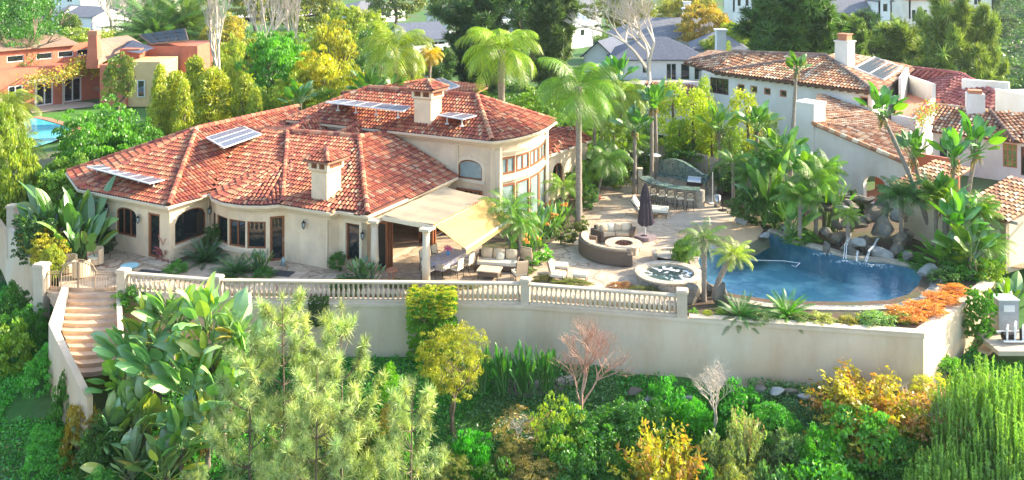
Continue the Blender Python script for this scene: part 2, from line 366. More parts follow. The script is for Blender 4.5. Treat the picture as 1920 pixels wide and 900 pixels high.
for i in range(4):
    a,b=bc[i],bc[i+1]; f=.28
    a2=(a[0]+(c0[0]-a[0])*f,a[1]+(c0[1]-a[1])*f); b2=(b[0]+(c0[0]-b[0])*f,b[1]+(c0[1]-b[1])*f)
    mb.face([(a2[0],a2[1],-.55),(b2[0],b2[1],-.55),(b[0],b[1],.008),(a[0],a[1],.008)])
struct('pool_beach',mb,'sand')
# ---- pool: basin, water, coping
pool=thing('swimming_pool',(basin_c[0],basin_c[1],0),'free-form swimming pool with deep blue water and stone rim','swimming pool')
mb=MB(); n=len(PXY)
for i in range(n):
    a,b=PXY[i],PXY[(i+1)%n]; a2=[a[0]+(basin_c[0]-a[0])*.05,a[1]+(basin_c[1]-a[1])*.05]; b2=[b[0]+(basin_c[0]-b[0])*.05,b[1]+(basin_c[1]-b[1])*.05]
    mb.face([(a[0],a[1],-.02),(b[0],b[1],-.02),(b2[0],b2[1],-1.35),(a2[0],a2[1],-1.35)])
mb.sheet([(p[0]+(basin_c[0]-p[0])*.05,p[1]+(basin_c[1]-p[1])*.05) for p in PXY],-1.35); part('pool_basin',mb,'pool',pool)
mb=MB(); mb.sheet(PXY,-.09); part('pool_water',mb,'water',pool)
def ccw(l):
    ar=sum(l[i][0]*l[(i+1)%len(l)][1]-l[(i+1)%len(l)][0]*l[i][1] for i in range(len(l))); return ar>0
CCW=ccw(PXY)
def rimpath(idx,z): return [Vector((PXY[i][0],PXY[i][1],z)) for i in idx]
sgn=1 if CCW else -1   # outward = right of travel when ccw
mb=MB(); mb.sweep(rimpath(list(range(7,18)),0),[(-.03*sgn,-.12),(-.03*sgn,.07),(.38*sgn,.07),(.38*sgn,-.12)]); part('coping',mb,'coping',pool)
mb=MB(); mb.sweep(rimpath([0,1,2,3],0),[(-.03*sgn,-.12),(-.03*sgn,.06),(.42*sgn,.06),(.42*sgn,-.12)]); part('coping',mb,'coping',pool)
mb=MB(); mb.sweep(rimpath([17,18,19,20,21,22,23,24,25,26],0),[(-.03*sgn,-.25),(-.03*sgn,-.075),(.10*sgn,-.06),(.80*sgn,.02),(.8*sgn,-.1)]); part('infinity_edge',mb,'poolstone',pool)
mb=MB(); mb.sweep(rimpath([17,18,19,20,21,22,23,24,25],0),[(.81*sgn,-.1),(.81*sgn,.05),(1.12*sgn,.05),(1.12*sgn,-.1)]); part('edge_coping',mb,'coping',pool)
# cleaner hose in the pool
hs=[P(x,y,-.075) for x,y in ((1400,487),(1430,488),(1470,489),(1482,491),(1500,493),(1492,500),(1484,497))]
mb=MB(); mb.tube(hs,.013,6); single('pool_cleaner_hose',mb,'white','thin white hose floating on the blue pool water','pool hose',origin=tuple(hs[0]))
# ---- spa
SP=P(1254,510,.45); SP.z=0
spa=thing('hot_tub',SP,'round stone hot tub with bubbling water beside the pool','hot tub')
mb=MB()
def ringprof(mb,prof,seg=36,c=(0,0,0)):
    for i in range(len(prof)-1):
        (r0,z0),(r1,z1)=prof[i],prof[i+1]
        for k in range(seg):
            t=2*math.pi*k/seg; u=2*math.pi*(k+1)/seg
            mb.face([(c[0]+r0*math.cos(t),c[1]+r0*math.sin(t),c[2]+z0),(c[0]+r0*math.cos(u),c[1]+r0*math.sin(u),c[2]+z0),(c[0]+r1*math.cos(u),c[1]+r1*math.sin(u),c[2]+z1),(c[0]+r1*math.cos(t),c[1]+r1*math.sin(t),c[2]+z1)])
ringprof(mb,[(1.55,-.3),(1.55,.38)]); lpart('tub_wall',mb,'spatile',spa)
mb=MB(); ringprof(mb,[(1.62,.38),(1.63,.46),(1.22,.46),(1.2,.25),(1.18,-.15)][::1]); ringprof(mb,[(1.55,.38),(1.62,.38)]); lpart('rim',mb,'coping',spa)
mb=MB(); mb.lathe([(1.19,-.16),(1.19,-.15)],seg=36); lpart('tub_floor',mb,'pool',spa)
mb=MB(); mb.face([(1.2*math.cos(2*math.pi*k/36),1.2*math.sin(2*math.pi*k/36),.33) for k in range(36)]); lpart('bubbling_water',mb,'spawater',spa)
# spillway planter behind the tub
mb=MB(); c=P(1257,488,0); 
mb.sweep([c+V(.85*math.cos(t),.75*math.sin(t),0) for t in [R(a) for a in range(-20,201,20)]],[(-.09,0),(-.09,.42),(.09,.42),(.09,0)]); mb.face([c+V(.8*math.cos(t),.7*math.sin(t),.3) for t in [R(a) for a in range(0,360,20)]])
single('raised_planter',mb,'coping','low curved stone planter behind the hot tub','planter',origin=(c.x,c.y,0))
# ---- left walls, stairs
WALLTOP=[V(-20.9,43.25,0),V(-18.4,42.8,0),V(-13.7,41.45,0),V(.6,41.05,0),V(7.6,39.6,0),V(17.2,37.9,0),V(23.5,44.1,0)]
prof=[(.0,-5.),(.0,-.16),(.05,-.14),(.05,0.),(-.30,0.),(-.30,-5.)]
mb=MB(); mb.sweep(WALLTOP[1:],prof); w=single('retaining_wall',mb,'wallstucco','long pale stucco retaining wall below the patio','retaining wall',origin=(0,40,-5))
mb=MB(); mb.sweep([V(7.75,39.62,.004),V(17.2,37.95,.004),V(23.5,44.15,.004)],[(.09,.0),(.09,.07),(-.38,.07),(-.38,.0)]); part('wall_cap',mb,'stone',w)
# stairs
st0=[P(84,541),P(222,545)]; st1=[P(148,705,-1.9),P(232,690,-1.9)]
mb=MB(); NS=11
for i in range(NS):
    t0=i/NS; t1=(i+1)/NS; z=-.02-(i)*1.9/NS; bow=.25
    A0=st0[0].lerp(st1[0],t0); B0=st0[1].lerp(st1[1],t0); A1=st0[0].lerp(st1[0],t1); B1=st0[1].lerp(st1[1],t1)
    nseg=6; top=[];fr=[]
    for k in range(nseg+1):
        u=k/nseg; o=-bow*4*u*(1-u)
        p=A0.lerp(B0,u); q=A1.lerp(B1,u); top.append(V(p.x,p.y+o+.02,z)); fr.append(V(q.x,q.y+o,z))
    for k in range(nseg):
        mb.face([fr[k],fr[k+1],top[k+1],top[k]])
        mb.face([V(fr[k].x,fr[k].y,z-.19),V(fr[k+1].x,fr[k+1].y,z-.19),fr[k+1],fr[k]])
        mb.face([V(top[k].x,top[k].y,z),V(top[k+1].x,top[k+1].y,z),V(top[k+1].x,top[k+1].y,z+.19),V(top[k].x,top[k].y,z+.19)]) if i==0 else None
single('garden_steps',mb,'stonestep','broad sandy stone steps going down from the iron gate','steps',origin=(-19,41,-2))
lw=[V(-21.0,42.6,.35),P(97,606,.0),P(125,664,-.6),P(157,728,-1.3),P(168,745,-1.6)]
mb=MB(); mb.sweep([V(*p) for p in lw],[(.12,-3.2),(.12,0),(-.16,0),(-.16,-3.2)]); single('stair_wall',mb,'wallstucco','sloping cream wall on the left side of the garden steps','wall',origin=(-20,41,-3))
rw=[V(-18.5,42.6,.05),P(226,620,-.6),P(236,690,-1.3)]
mb=MB(); mb.sweep(rw,[(.1,-3),(.1,0),(-.12,0),(-.12,-3)]); single('stair_wall',mb,'wallstucco','short low wall on the right side of the garden steps','wall',origin=(-18,41,-3))
def lline(pts,h0,lab,pil=None,m='wallstucco'):
    mb=MB(); mb.sweep(pts,[(.12,-h0),(.12,0),(-.14,0),(-.14,-h0)]); o=single('garden_wall',mb,m,lab,'wall',origin=(pts[0].x,pts[0].y,pts[0].z-h0)); return o
lline([P(20,428,.55),P(50,470,.55),P(76,502,.55)],3.,'cream garden wall with planter on the far left, outside the gate')
lline([P(-30,372,.3),P(8,428,-.2),P(40,500,-1.4)],2.5,'outer stone wall at the far left edge beside the green slope')
def pillar(px,py,h,w,lab,base=-.0,m='stone',group='stone pillars of the balustrade',cat='pillar',z0=0):
    p=P(px,py,base); t=thing('stone_pillar',p,lab,cat,group)
    mb=MB(); mb.box((0,0,(h+z0)/2),(w,w,h-z0),R(-10)); lpart('shaft',mb,m,t)
    mb=MB(); mb.box((0,0,h+.05),(w+.1,w+.1,.1),R(-10)); mb.box((0,0,h+.12),(w+.02,w+.02,.06),R(-10)); lpart('cap',mb,m,t); return t
pillar(24,434,1.4,.45,'cream pillar standing at the far end of the left garden wall',group=None,z0=-1.5)
pillar(78,545,1.15,.5,'cream pillar to the left of the iron gate',group=None,z0=-2)
pillar(231,549,.98,.42,'stone pillar to the right of the iron gate')
pillar(408,562,.98,.36,'stone pillar behind the giant white bird of paradise leaves')
pillar(985,569,1.02,.38,'stone pillar where the balustrade bends, in front of the lounge chairs')
pillar(1279,593,1.05,.44,'stone pillar at the right end of the balustrade, beside the hot tub')
# ---- balustrades
bprof=[(.07,0),(.07,.05),(.045,.07),(.065,.14),(.085,.24),(.075,.33),(.042,.45),(.038,.55),(.055,.6),(.04,.63),(.062,.66),(.07,.68),(.07,.72)]
bm=MB(); bm.lathe(bprof,seg=8); BAL=mesh_of(bm,'baluster'); BAL.materials.append(M['stone']); BAL.polygons.foreach_set('use_smooth',[True]*len(BAL.polygons))
def balustrade(p0,p1,n,lab):
    t=thing('balustrade',p0,lab,'balustrade','balustrade sections on the retaining wall'); d=p1-p0
    mb=MB(); mb.sweep([V(0,0,.84),d+V(0,0,.84)],[(.13,0),(.15,.04),(.13,.1),(-.13,.1),(-.15,.04),(-.13,0)]); lpart('handrail',mb,'stone',t)
    mb=MB(); mb.sweep([V(0,0,.004),d+V(0,0,.004)],[(.14,0),(.14,.11),(-.14,.11),(-.14,0)]); lpart('plinth',mb,'stone',t)
    for i in range(n):
        o=bpy.data.objects.new('baluster',BAL); COL.objects.link(o); o.parent=t; o.location=d*((i+.5)/n)+V(0,0,.115)
off=V(0,.15,0)
def rp(px,py): return P(px,py)
balustrade(P(241,548),P(399,561),17,'short balustrade section right of the gate, half hidden by leaves')
balustrade(P(417,562),P(976,568),60,'longest balustrade section, running behind the ivy-covered buttress')
balustrade(P(994,570),P(1270,592),30,'balustrade section on the right, in front of the hot tub and lounge chairs')
# ---- gate
gp0=P(88,545);gp1=P(222,547); gt_=thing('iron_gate',gp0,'arched tan iron double gate at the top of the garden steps','gate'); d=gp1-gp0; L_=d.length; dn=d.normalized()
def gtop(u): # u 0..1
    c=abs(u-.44)/.24
    return .95+(.55*math.sqrt(max(0,1-c*c)) if c<1 else 0)-.1*(abs(u-.5))
M['gate']=mat('tan_iron',(.30,.21,.13),(.38,.28,.18),8,.6)
mb=MB()
for k in range(27):
    u=(k+.5)/27; mb.tube([dn*(u*L_)+V(0,0,.05),dn*(u*L_)+V(0,0,gtop(u)-.1)],.014,4)
lpart('bars',mb,'gate',gt_)
mb=MB()
for dz in (0,-.12):
    mb.tube([dn*(k/40*L_)+V(0,0,gtop(k/40)+dz) for k in range(41)],.022,5)
mb.tube([V(0,0,.06),dn*L_+V(0,0,.06)],.02,5)
for k in range(40): mb.tube([dn*(k/40*L_)+V(0,0,gtop(k/40)),dn*((k+.8)/40*L_)+V(0,0,gtop((k+1)/40)-.12)],.010,4)
for u in (0.0,.2,.44,.68,1.): mb.tube([dn*u*L_,dn*u*L_+V(0,0,gtop(u)+.02)],.03,5)
lpart('gate_frame',mb,'gate',gt_)
mb=MB(); q0=P(92,590,-.6);q1=P(88,548)
# ================================================================ building helpers
class Fr:
    def __init__(s,p0,p1):
        s.p=Vector((p0[0],p0[1],0)); d=Vector((p1[0]-p0[0],p1[1]-p0[1],0)); s.L=d.length; s.d=d/ s.L; s.n=Vector((s.d.y,-s.d.x,0))
    def __call__(s,u,v,w=0): return s.p+s.d*u+Vector((0,0,v))+s.n*w
def bx(mb,T,u0,u1,v0,v1,w0,w1,col=None):
    mb.hexa([T(u0,v0,w1),T(u1,v0,w1),T(u1,v0,w0),T(u0,v0,w0),T(u0,v1,w1),T(u1,v1,w1),T(u1,v1,w0),T(u0,v1,w0)],col)
def archz(u,u0,u1,v1,h):
    if h<=0: return v1
    c=(u0+u1)/2; r=(u1-u0)/2; return v1+h*math.sqrt(max(0,1-((u-c)/r)**2))
def wall(mb,T,z0,z1,ops=(),th=.28):
    u=0
    for o in sorted(ops):
        u0,u1,v0,v1=o[:4]; h=o[4] if len(o)>4 else 0
        if u0>u+.001: bx(mb,T,u,u0,z0,z1,-th,0)
        if v0>z0+.01: bx(mb,T,u0,u1,z0,v0,-th,0)
        if h>0:
            for k in range(12):
                a=u0+(u1-u0)*k/12; b=u0+(u1-u0)*(k+1)/12; za=archz(a,u0,u1,v1,h); zb=archz(b,u0,u1,v1,h)
                mb.hexa([T(a,za,0),T(b,zb,0),T(b,zb,-th),T(a,za,-th),T(a,z1,0),T(b,z1,0),T(b,z1,-th),T(a,z1,-th)])
        elif z1>v1+.01: bx(mb,T,u0,u1,v1,z1,-th,0)
        u=u1
    if u<T.L-.001: bx(mb,T,u,T.L,z0,z1,-th,0)
def window(par,T,u0,u1,v0,v1,h=0,mull=(),hor=(),fm='wood',gm='glass',fw=.08,name='window',trim=None,w=-.12,handle=False,lab=None,sill=False):
    mb=MB(); e=.003
    bx(mb,T,u0+e,u0+fw,v0+e,v1,w-.05,w+.05); bx(mb,T,u1-fw,u1-e,v0+e,v1,w-.05,w+.05); bx(mb,T,u0+fw,u1-fw,v0+e,v0+fw,w-.05,w+.05)
    if h>0:
        for k in range(14):
            a=u0+e+(u1-u0-2*e)*k/14; b=u0+e+(u1-u0-2*e)*(k+1)/14; za=archz(a,u0,u1,v1,h)-e; zb=archz(b,u0,u1,v1,h)-e
            mb.hexa([T(a,max(v1-.05,za-fw),w+.05),T(b,max(v1-.05,zb-fw),w+.05),T(b,max(v1-.05,zb-fw),w-.05),T(a,max(v1-.05,za-fw),w-.05),T(a,za,w+.05),T(b,zb,w+.05),T(b,zb,w-.05),T(a,za,w-.05)])
    else: bx(mb,T,u0+fw,u1-fw,v1-fw,v1-e,w-.05,w+.05)
    for m_ in mull:
        c=u0+(u1-u0)*m_; bx(mb,T,c-fw*.45,c+fw*.45,v0+fw,archz(c,u0,u1,v1,h)-fw*.6,w-.045,w+.045)
    for m_ in hor:
        c=v0+(v1-v0)*m_; bx(mb,T,u0+fw,u1-fw,c-fw*.3,c+fw*.3,w-.03,w+.03)
    f=part(name,mb,fm,par); 
    if lab: f['label']=lab
    mb=MB(); pts=[T(u0+fw*.5,v0+fw*.5,w),T(u1-fw*.5,v0+fw*.5,w)]
    if h>0: pts+=[T(u1-fw*.5-(u1-u0-fw)*k/12,archz(u1-fw*.5-(u1-u0-fw)*k/12,u0,u1,v1,h)-.03,w) for k in range(13)]
    else: pts+=[T(u1-fw*.5,v1-fw*.5,w),T(u0+fw*.5,v1-fw*.5,w)]
    mb.face(pts); part('pane',mb,gm,f)
    if handle:
        mb=MB(); mb.tube([T(u1-fw*.5,v0+1.0,w+.1),T(u1-fw*.5,v0+1.2,w+.1)],.02,5); part('handle',mb,'steel',f)
    if sill:
        mb=MB(); bx(mb,T,u0-.12,u1+.12,v0-.14,v0-.003,0.003,.14); part('sill',mb,'trim',f)
    return f
TILEC=[(.43,.125,.07),(.49,.17,.09),(.52,.22,.12),(.33,.085,.055),(.52,.33,.20),(.24,.075,.06),(.45,.14,.075),(.48,.25,.14),(.37,.10,.065)]
TILEW=[1,1.1,1,.9,.45,.6,1.2,.7,.9]
TILEC2=[(.50,.24,.12),(.60,.34,.18),(.66,.45,.27),(.38,.17,.09),(.70,.54,.36),(.30,.15,.09),(.58,.28,.14)]
TILEC3=[(.40,.12,.10),(.46,.16,.13),(.36,.10,.09),(.50,.20,.16),(.42,.14,.11)]
def tilecol(pal=None):
    if pal is None: c=rnd.choices(TILEC,TILEW)[0]
    else: c=rnd.choice(pal)
    k=rnd.uniform(.8,1.15); return (c[0]*k,c[1]*k,c[2]*k)
def inpoly(x,y,pts):
    r=False; n=len(pts); j=n-1
    for i in range(n):
        xi,yi=pts[i]; xj,yj=pts[j]
        if (yi>y)!=(yj>y) and x<(xj-xi)*(y-yi)/(yj-yi)+xi: r=not r
        j=i
    return r
def tileface(mb,poly,w=.215,l=.36,pal=None,eave=None,deck=(.16,.06,.04),down=None):
    """poly: list of world Vectors (nearly planar); lays barrel tiles down the slope"""
    n=Vector((0,0,0)); q=len(poly)
    for i in range(q):
        a,b=poly[i],poly[(i+1)%q]; n+=Vector(((a.y-b.y)*(a.z+b.z),(a.z-b.z)*(a.x+b.x),(a.x-b.x)*(a.y+b.y)))
    n.normalize()
    if n.z<0: n=-n
    if q>3:
        o=sum(poly,Vector((0,0,0)))/q
        if max(abs((p-o).dot(n)) for p in poly)>.1:
            dd=down if down is not None else Vector((n.x,n.y,0))
            tris=tessellate_polygon([[Vector((p.x,p.y,0)) for p in poly]])
            for t in tris:
                tp=[poly[i] for i in t]
                if (tp[1]-tp[0]).cross(tp[2]-tp[0]).length>.2: tileface(mb,tp,w,l,pal,None,deck,dd.copy())
            return
    dn=down if down is not None else Vector((n.x,n.y,0)); 
    dn=dn-n*dn.dot(n); dn.normalize(); cr=n.cross(dn); cr.normalize()
    o=sum(poly,Vector((0,0,0)))/q
    pp=[((p-o).dot(cr),(p-o).dot(dn)) for p in poly]
    for tri in tessellate_polygon([[Vector((a,b,0)) for a,b in pp]]): mb.face([poly[i]-Vector((0,0,.0)) for i in tri],deck)
    mb.face([p-Vector((0,0,.12)) for p in poly[::-1]],(.5,.42,.3))
    for i in range(q):
        a,b=poly[i],poly[(i+1)%q]; mb.face([a-V(0,0,.12),b-V(0,0,.12),b,a],(.3,.14,.09))
    x0=min(p[0] for p in pp);x1=max(p[0] for p in pp);y0=min(p[1] for p in pp);y1=max(p[1] for p in pp)
    nx=int((x1-x0)/w)+1; ny=int((y1-y0)/l)+2; H=w*.42; L2=l*1.12
    for i in range(nx):
        cx=x0+(i+.5)*w
        for j in range(ny):
            cy=y1-(j+.42)*l
            if not inpoly(cx,cy,pp): continue
            col=tilecol(pal); jx=rnd.uniform(-.01,.01)
            s=len(mb.v)
            for (yy,hh,ww) in ((cy+l*.55,.035,.43),(cy-L2*.5,.0,.36)):
                for k in range(5):
                    t=math.pi*k/4; X=cx+jx-math.cos(t)*w*ww; Z=hh+math.sin(t)*H*(1 if hh else .8)
                    mb.v.append(tuple(o+cr*X+dn*yy+n*(Z+.004)))
            for k in range(4): mb.f.append((s+k,s+k+1,s+5+k+1,s+5+k)); mb.c.append(col)
            mb.f.append((s+4,s+3,s+2,s+1,s)); mb.c.append((.05,.03,.025))
def ridgecap(mb,p0,p1,r=.14,pal=None):
    d=p1-p0; L=d.length; d.normalize(); sd=d.cross(V(0,0,1)); sd.normalize(); up=sd.cross(d)
    n=max(1,int(L/.4))
    for i in range(n):
        a=p0+d*(L*i/n); b=p0+d*(L*(i+1.1)/n); col=tilecol(pal); s=len(mb.v)
        for q,rr in ((a,r*1.12),(b,r*.92)):
            for k in range(6):
                t=math.pi*(k-.3)/4.4; mb.v.append(tuple(q+sd*(-math.cos(t)*rr)+up*(math.sin(t)*rr*1.05-.02)))
        for k in range(5): mb.f.append((s+k,s+k+1,s+6+k+1,s+6+k)); mb.c.append(col)
        mb.f.append((s,s+1,s+2,s+3,s+4,s+5)); mb.c.append((.06,.03,.02))
def gutter(mb,pts): mb.sweep(pts,[(-.02,-.17),(.10,-.15),(.13,-.02),(.07,.0),(-.02,-.03)])
def cornice(mb,pts): mb.sweep(pts,[(-.5,-.58),(-.40,-.56),(-.34,-.44),(-.2,-.36),(-.12,-.24),(-.03,-.2),(-.03,-.13),(-.5,-.13)])
# ================================================================ MAIN HOUSE
O_=V(-7.1,44.6,0); A_=V(.891,-.454,0); B_=V(.454,.891,0)
def H(a,b,z=0): return O_+A_*a+B_*b+V(0,0,z)
def HF(a0,b0,a1,b1): return Fr(H(a0,b0),H(a1,b1))
house=thing('house',H(-6,4,0),'large cream villa with red clay tile roofs, solar panels and two chimneys','house')
wm=MB(); EZ=2.92
# ---- walls (left to right as seen from the camera)
T=HF(-20.3,-.3,-16.8,-2.65); wall(wm,T,0,EZ,[(.8,1.7,.5,2.3)]); window(house,T,.8,1.7,.5,2.3,mull=(.5,))
T=HF(-16.8,-2.65,-10.4,-2.85); W0=T
# arched window and door on the left front
o1=(2.25,3.85,.85,2.05,.3); o2=(4.75,5.65,.02,2.35)
wall(wm,T,0,EZ,[o1,o2]); window(house,T,*o1[:4],h=.3,mull=(.33,.67)); window(house,T,*o2[:4],name='door',fw=.13,handle=True)
T=HF(-10.4,-2.85,-10.4,-.1); o=(.35,2.5,.75,1.85,.55); wall(wm,T,0,EZ,[o]); window(house,T,*o[:4],h=.55,gm='glass',sill=True,fw=.07)
bay=[(-10.4,-.1),(-9.3,-.75),(-8.1,-1.1),(-6.9,-1.05),(-5.9,-.62),(-5.15,.05)]
for i in range(5):
    T=HF(*bay[i],*bay[i+1])
    if i==4: 
        op=(.16,T.L-.12,.02,2.35); wall(wm,T,0,EZ,[op]); window(house,T,*op[:4],name='door',fw=.12,handle=True)
    elif i==0:
        op=(T.L-.75,T.L-.05,.7,2.1); wall(wm,T,0,EZ,[op]); window(house,T,*op[:4])
    else:
        op=(.05,T.L-.05,.7,2.1); wall(wm,T,0,EZ,[op]); window(house,T,*op[:4],mull=(.5,) if i==2 else ())
mb=MB(); mb.sweep([H(a,b,.6) for a,b in bay[:5]],[(-.02,-.12),(.22,-.1),(.25,.0),(-.02,.02)]); part('bay_sill',mb,'trim',house)
T=HF(-5.15,.05,-2.4,.05); wall(wm,T,0,EZ)
T=HF(-2.4,.05,-2.15,.5); wall(wm,T,0,EZ)
T=HF(-2.15,.5,-.4,.5); o=(.45,1.3,.45,2.35); wall(wm,T,0,EZ,[o]); window(house,T,*o[:4],mull=())
mb=MB(); bx(mb,T,.3,.45,.4,2.5,.003,.05); bx(mb,T,1.3,1.45,.4,2.5,.003,.05); bx(mb,T,.45,1.3,2.35,2.5,.003,.05); part('window_surround',mb,'trim',house)
T=HF(-.4,.5,-.4,8.3); o=(.7,5.6,.02,2.45); wall(wm,T,0,EZ,[o,(6.3,7.3,.02,2.3)]); 
# folded doors
for k,u in enumerate((.78,.98,1.2,5.1,5.35)):
    F2=Fr(T(u,0,-.2),T(u,0,.75)); window(house,F2,.0,.9,.03,2.42,name='folding_door',fw=.11,w=0)
window(house,T,6.3,7.3,.02,2.3,name='door',fw=.13)
part('wall',wm,'stucco',house)
# interior floor and back room wall
mb=MB(); mb.sheet([H(a,b)[:2] for a,b in ((-.7,.8),(-.7,8.2),(-9,8.2),(-9,.8))],.01); part('interior_floor',mb,'stonestep',house)
# upper block
um=MB(); UZ=5.15
T=HF(-12.2,9.1,1.95,9.1); UF=T; L=T.L
ow=(L-1.65-.55,L-.55,2.55+.05,3.55,.42); od=(L-2.2,L-.5,.02,2.2)
ow=(L-2.15,L-.55,2.85,3.55,.42); 
wall(um,T,0,UZ,[(L-2.15,L-.55,2.85,3.55,.42)]); window(house,T,*ow[:4],h=.42,mull=(),gm='glassblue',fw=.08)
f2=(L-2.2,L-.5,.05,2.3); window(house,T,*f2[:4],w=.08,fw=.1,mull=(.5,),name='french_door')
mb=MB()
for k in range(14):
    a=R(180-k*180/13); b=R(180-(k+1)*180/13)
    if k<13:
        c=(ow[0]+ow[1])/2; 
        p=lambda t,r:T(c+(.8+r)*math.cos(t),3.55+(.42+r)*math.sin(t),.05); q=lambda t,r:T(c+(.8+r)*math.cos(t),3.55+(.42+r)*math.sin(t),.002)
        mb.hexa([p(a,.02),p(b,.02),q(b,.02),q(a,.02),p(a,.2),p(b,.2),q(b,.2),q(a,.2)])
bx(mb,T,ow[0]-.2,ow[0]-.02,2.7,3.55,.002,.05); bx(mb,T,ow[1]+.02,ow[1]+.2,2.7,3.55,.002,.05); bx(mb,T,c-.12,c+.12,4.0,4.28,.002,.09); bx(mb,T,ow[0]-.2,ow[1]+.2,2.66,2.84,.002,.07)
part('window_surround',mb,'trim',house)
# curved glazed bay on the patio side
cb=[(1.95,9.1),(2.25,9.5),(2.75,10.7),(2.98,12.1),(2.9,13.6),(2.55,15.2)]
for i in range(5):
    T=HF(*cb[i],*cb[i+1])
    if i==0: wall(um,T,0,UZ,[])
    else:
        m0=.05; ops=[]
        o1=(m0,T.L-m0,3.15,4.15)
        wall(um,T,2.75,UZ,[o1]); window(house,T,*o1[:4],mull=(.5,),gm='glassblue',fw=.12,w=-.03)
        o2=(m0,T.L-m0,.1,2.6); wall(um,T,0,2.75,[o2]); window(house,T,*o2[:4],fw=.13,gm='glassblue',w=-.03)
T=HF(2.55,15.2,-10,18.5); wall(um,T,0,UZ)
T=HF(-10,18.5,-12.2,9.1); wall(um,T,0,UZ)
part('upper_wall',um,'stucco',house)
mb=MB(); pts=[H(a,b) for a,b in cb[1:]]
for z in (2.75,4.35): mb=MB(); mb.sweep([p+V(0,0,z) for p in pts],[(.0,0),(.14,.02),(.16,.12),(.06,.2),(.0,.2)]); part('string_course',mb,'trim',house)
mb=MB(); 
for i in (1,5):
    p=H(*cb[i]); mb.box(p+V(0,0,2.6)+A_*.03,(.3,.3,5.1),R(-27))
part('pilasters',mb,'trim',house)
# ---- roofs
rf=MB(); E=3.05
R1=H(-14.5,2.9,5.5); R2=H(-13.7,11,5.65); M1=H(-10,5.7,5.25); P1=H(-5.05,6.1,5.3); Vv=H(-13.3,5.3,5.1)
e=[H(-20.9,-.9,E),H(-17,-3.1,E),H(-10,-3.3,E),H(-10,-.4,E)]
tileface(rf,[e[1],e[2],R1]); tileface(rf,[e[0],e[1],R1])
tileface(rf,[e[2],e[3],Vv,R1]); tileface(rf,[H(-20.5,8,E+.9),e[0],R1,R2])
be=[(-10,-.4),(-9.1,-1.15),(-8.0,-1.5),(-6.8,-1.45),(-5.75,-1.0),(-5.1,-.35)]
ap=H(-7.8,3.9,E+1.52)
for i in range(5): tileface(rf,[H(*be[i],E),H(*be[i+1],E),ap])
tileface(rf,[H(*be[0],E),ap,M1,Vv]); tileface(rf,[H(*be[5],E),M1,ap])
tileface(rf,[H(*be[5],E),H(-2,-.4,E),P1,M1]); tileface(rf,[H(-2,-.4,E),H(-1.8,.05,E),H(0,0,E),P1])
tileface(rf,[H(0,0,E),H(0,8.9,E),H(-4.95,8.9,5.1),P1])
tileface(rf,[R1,Vv,M1,H(-12.3,9.2,4.85),R2],down=A_)
tileface(rf,[M1,P1,H(-4.95,9.0,4.9),H(-12.1,9.0,4.7)])
for a,b in ((e[2],R1),(e[1],R1),(e[0],R1),(H(*be[5],E),M1),(H(0,0,E),P1),(P1,H(-4.95,8.9,5.1)),(M1,P1),(R1,R2)): ridgecap(rf,a+V(0,0,.08),b+V(0,0,.08))
# small crickets behind the ridge
for (a0,w,zz) in ((-10.7,2.3,5.55),(-7.4,1.9,5.45)):
    r0=H(a0,5.9,5.0); r1=H(a0+.4,9.0,zz+.15); tileface(rf,[H(a0-w*.5,6.2,4.75),r0,r1,H(a0-w*.4,9.,4.85)]); tileface(rf,[r0,H(a0+w*.6,6.2,4.75),H(a0+w*.6,9.,4.85),r1]); ridgecap(rf,r0,r1,.11)
part('roof',rf,'tile',house,label='lower clay tile roof in mixed reds with hips and round bay')
rf=MB(); UE=5.3
u0=H(-12.6,8.65,UE);u1=H(2.3,8.65,UE); ce=[(2.3,8.65),(2.75,9.3),(3.2,10.6),(3.42,12.1),(3.35,13.7),(3.0,15.8)]
G1=H(-8.9,12.4,7.05);G2=H(-.9,12.6,7.05)
tileface(rf,[u0,u1,G2,G1]); tileface(rf,[H(-12.6,8.65,UE),G1,H(-12.6,16.6,UE)])
for i in range(5): tileface(rf,[H(*ce[i],UE),H(*ce[i+1],UE),G2])
tileface(rf,[H(3,15.8,UE),H(-.5,17.2,UE),G2]); tileface(rf,[H(-.5,17.2,UE),H(-12.6,16.6,UE),G1,G2])
for a,b in ((u0,G1),(u1,G2),(G1,G2),(H(3,15.8,UE),G2)): ridgecap(rf,a+V(0,0,.08),b+V(0,0,.08))
part('upper_roof',rf,'tile',house)
# rear wing roofs
rf=MB(); b0=P(675,168,5.9); 
W_=[Q(640,176,66),Q(800,149,72),Q(915,163,70),Q(870,184,64)]
tileface(rf,[W_[0],W_[3],W_[2],W_[1]],w=.3); ridgecap(rf,W_[0],W_[1]); ridgecap(rf,W_[1],W_[2])
rf_l=[Q(395,245,56),Q(700,165,66),Q(690,190,63),Q(470,262,55)]
part('rear_roof',rf,'tile',house)
rf=MB(); e0=P(1026,296,3.1);e1=P(1098,268,3.1);e2=P(1086,258,3.5); 
rl=[H(3.0,14.9,3.1),H(5.6,15.6,3.1),H(5.2,19,3.1)]
rw_=[P(1024,292,3.15),P(1108,262,3.15),Q(1075,238,62),Q(1018,238,62)]
tileface(rf,rw_); ridgecap(rf,rw_[1],rw_[2]); part('side_wing_roof',rf,'tile',house)
sw=MB(); T=Fr(rw_[0]+V(0,.35,0),rw_[1]+V(-.2,.35,0)); o=(.9,2.2,.8,1.9,.4); wall(sw,T,0,3.0,[o]); part('side_wing_wall',sw,'stucco',house); window(house,T,*o[:4],h=.4,mull=(.5,),fw=.1)
mb=MB(); gutter(mb,[rw_[0],rw_[1]]); part('gutter',mb,'trim',house)
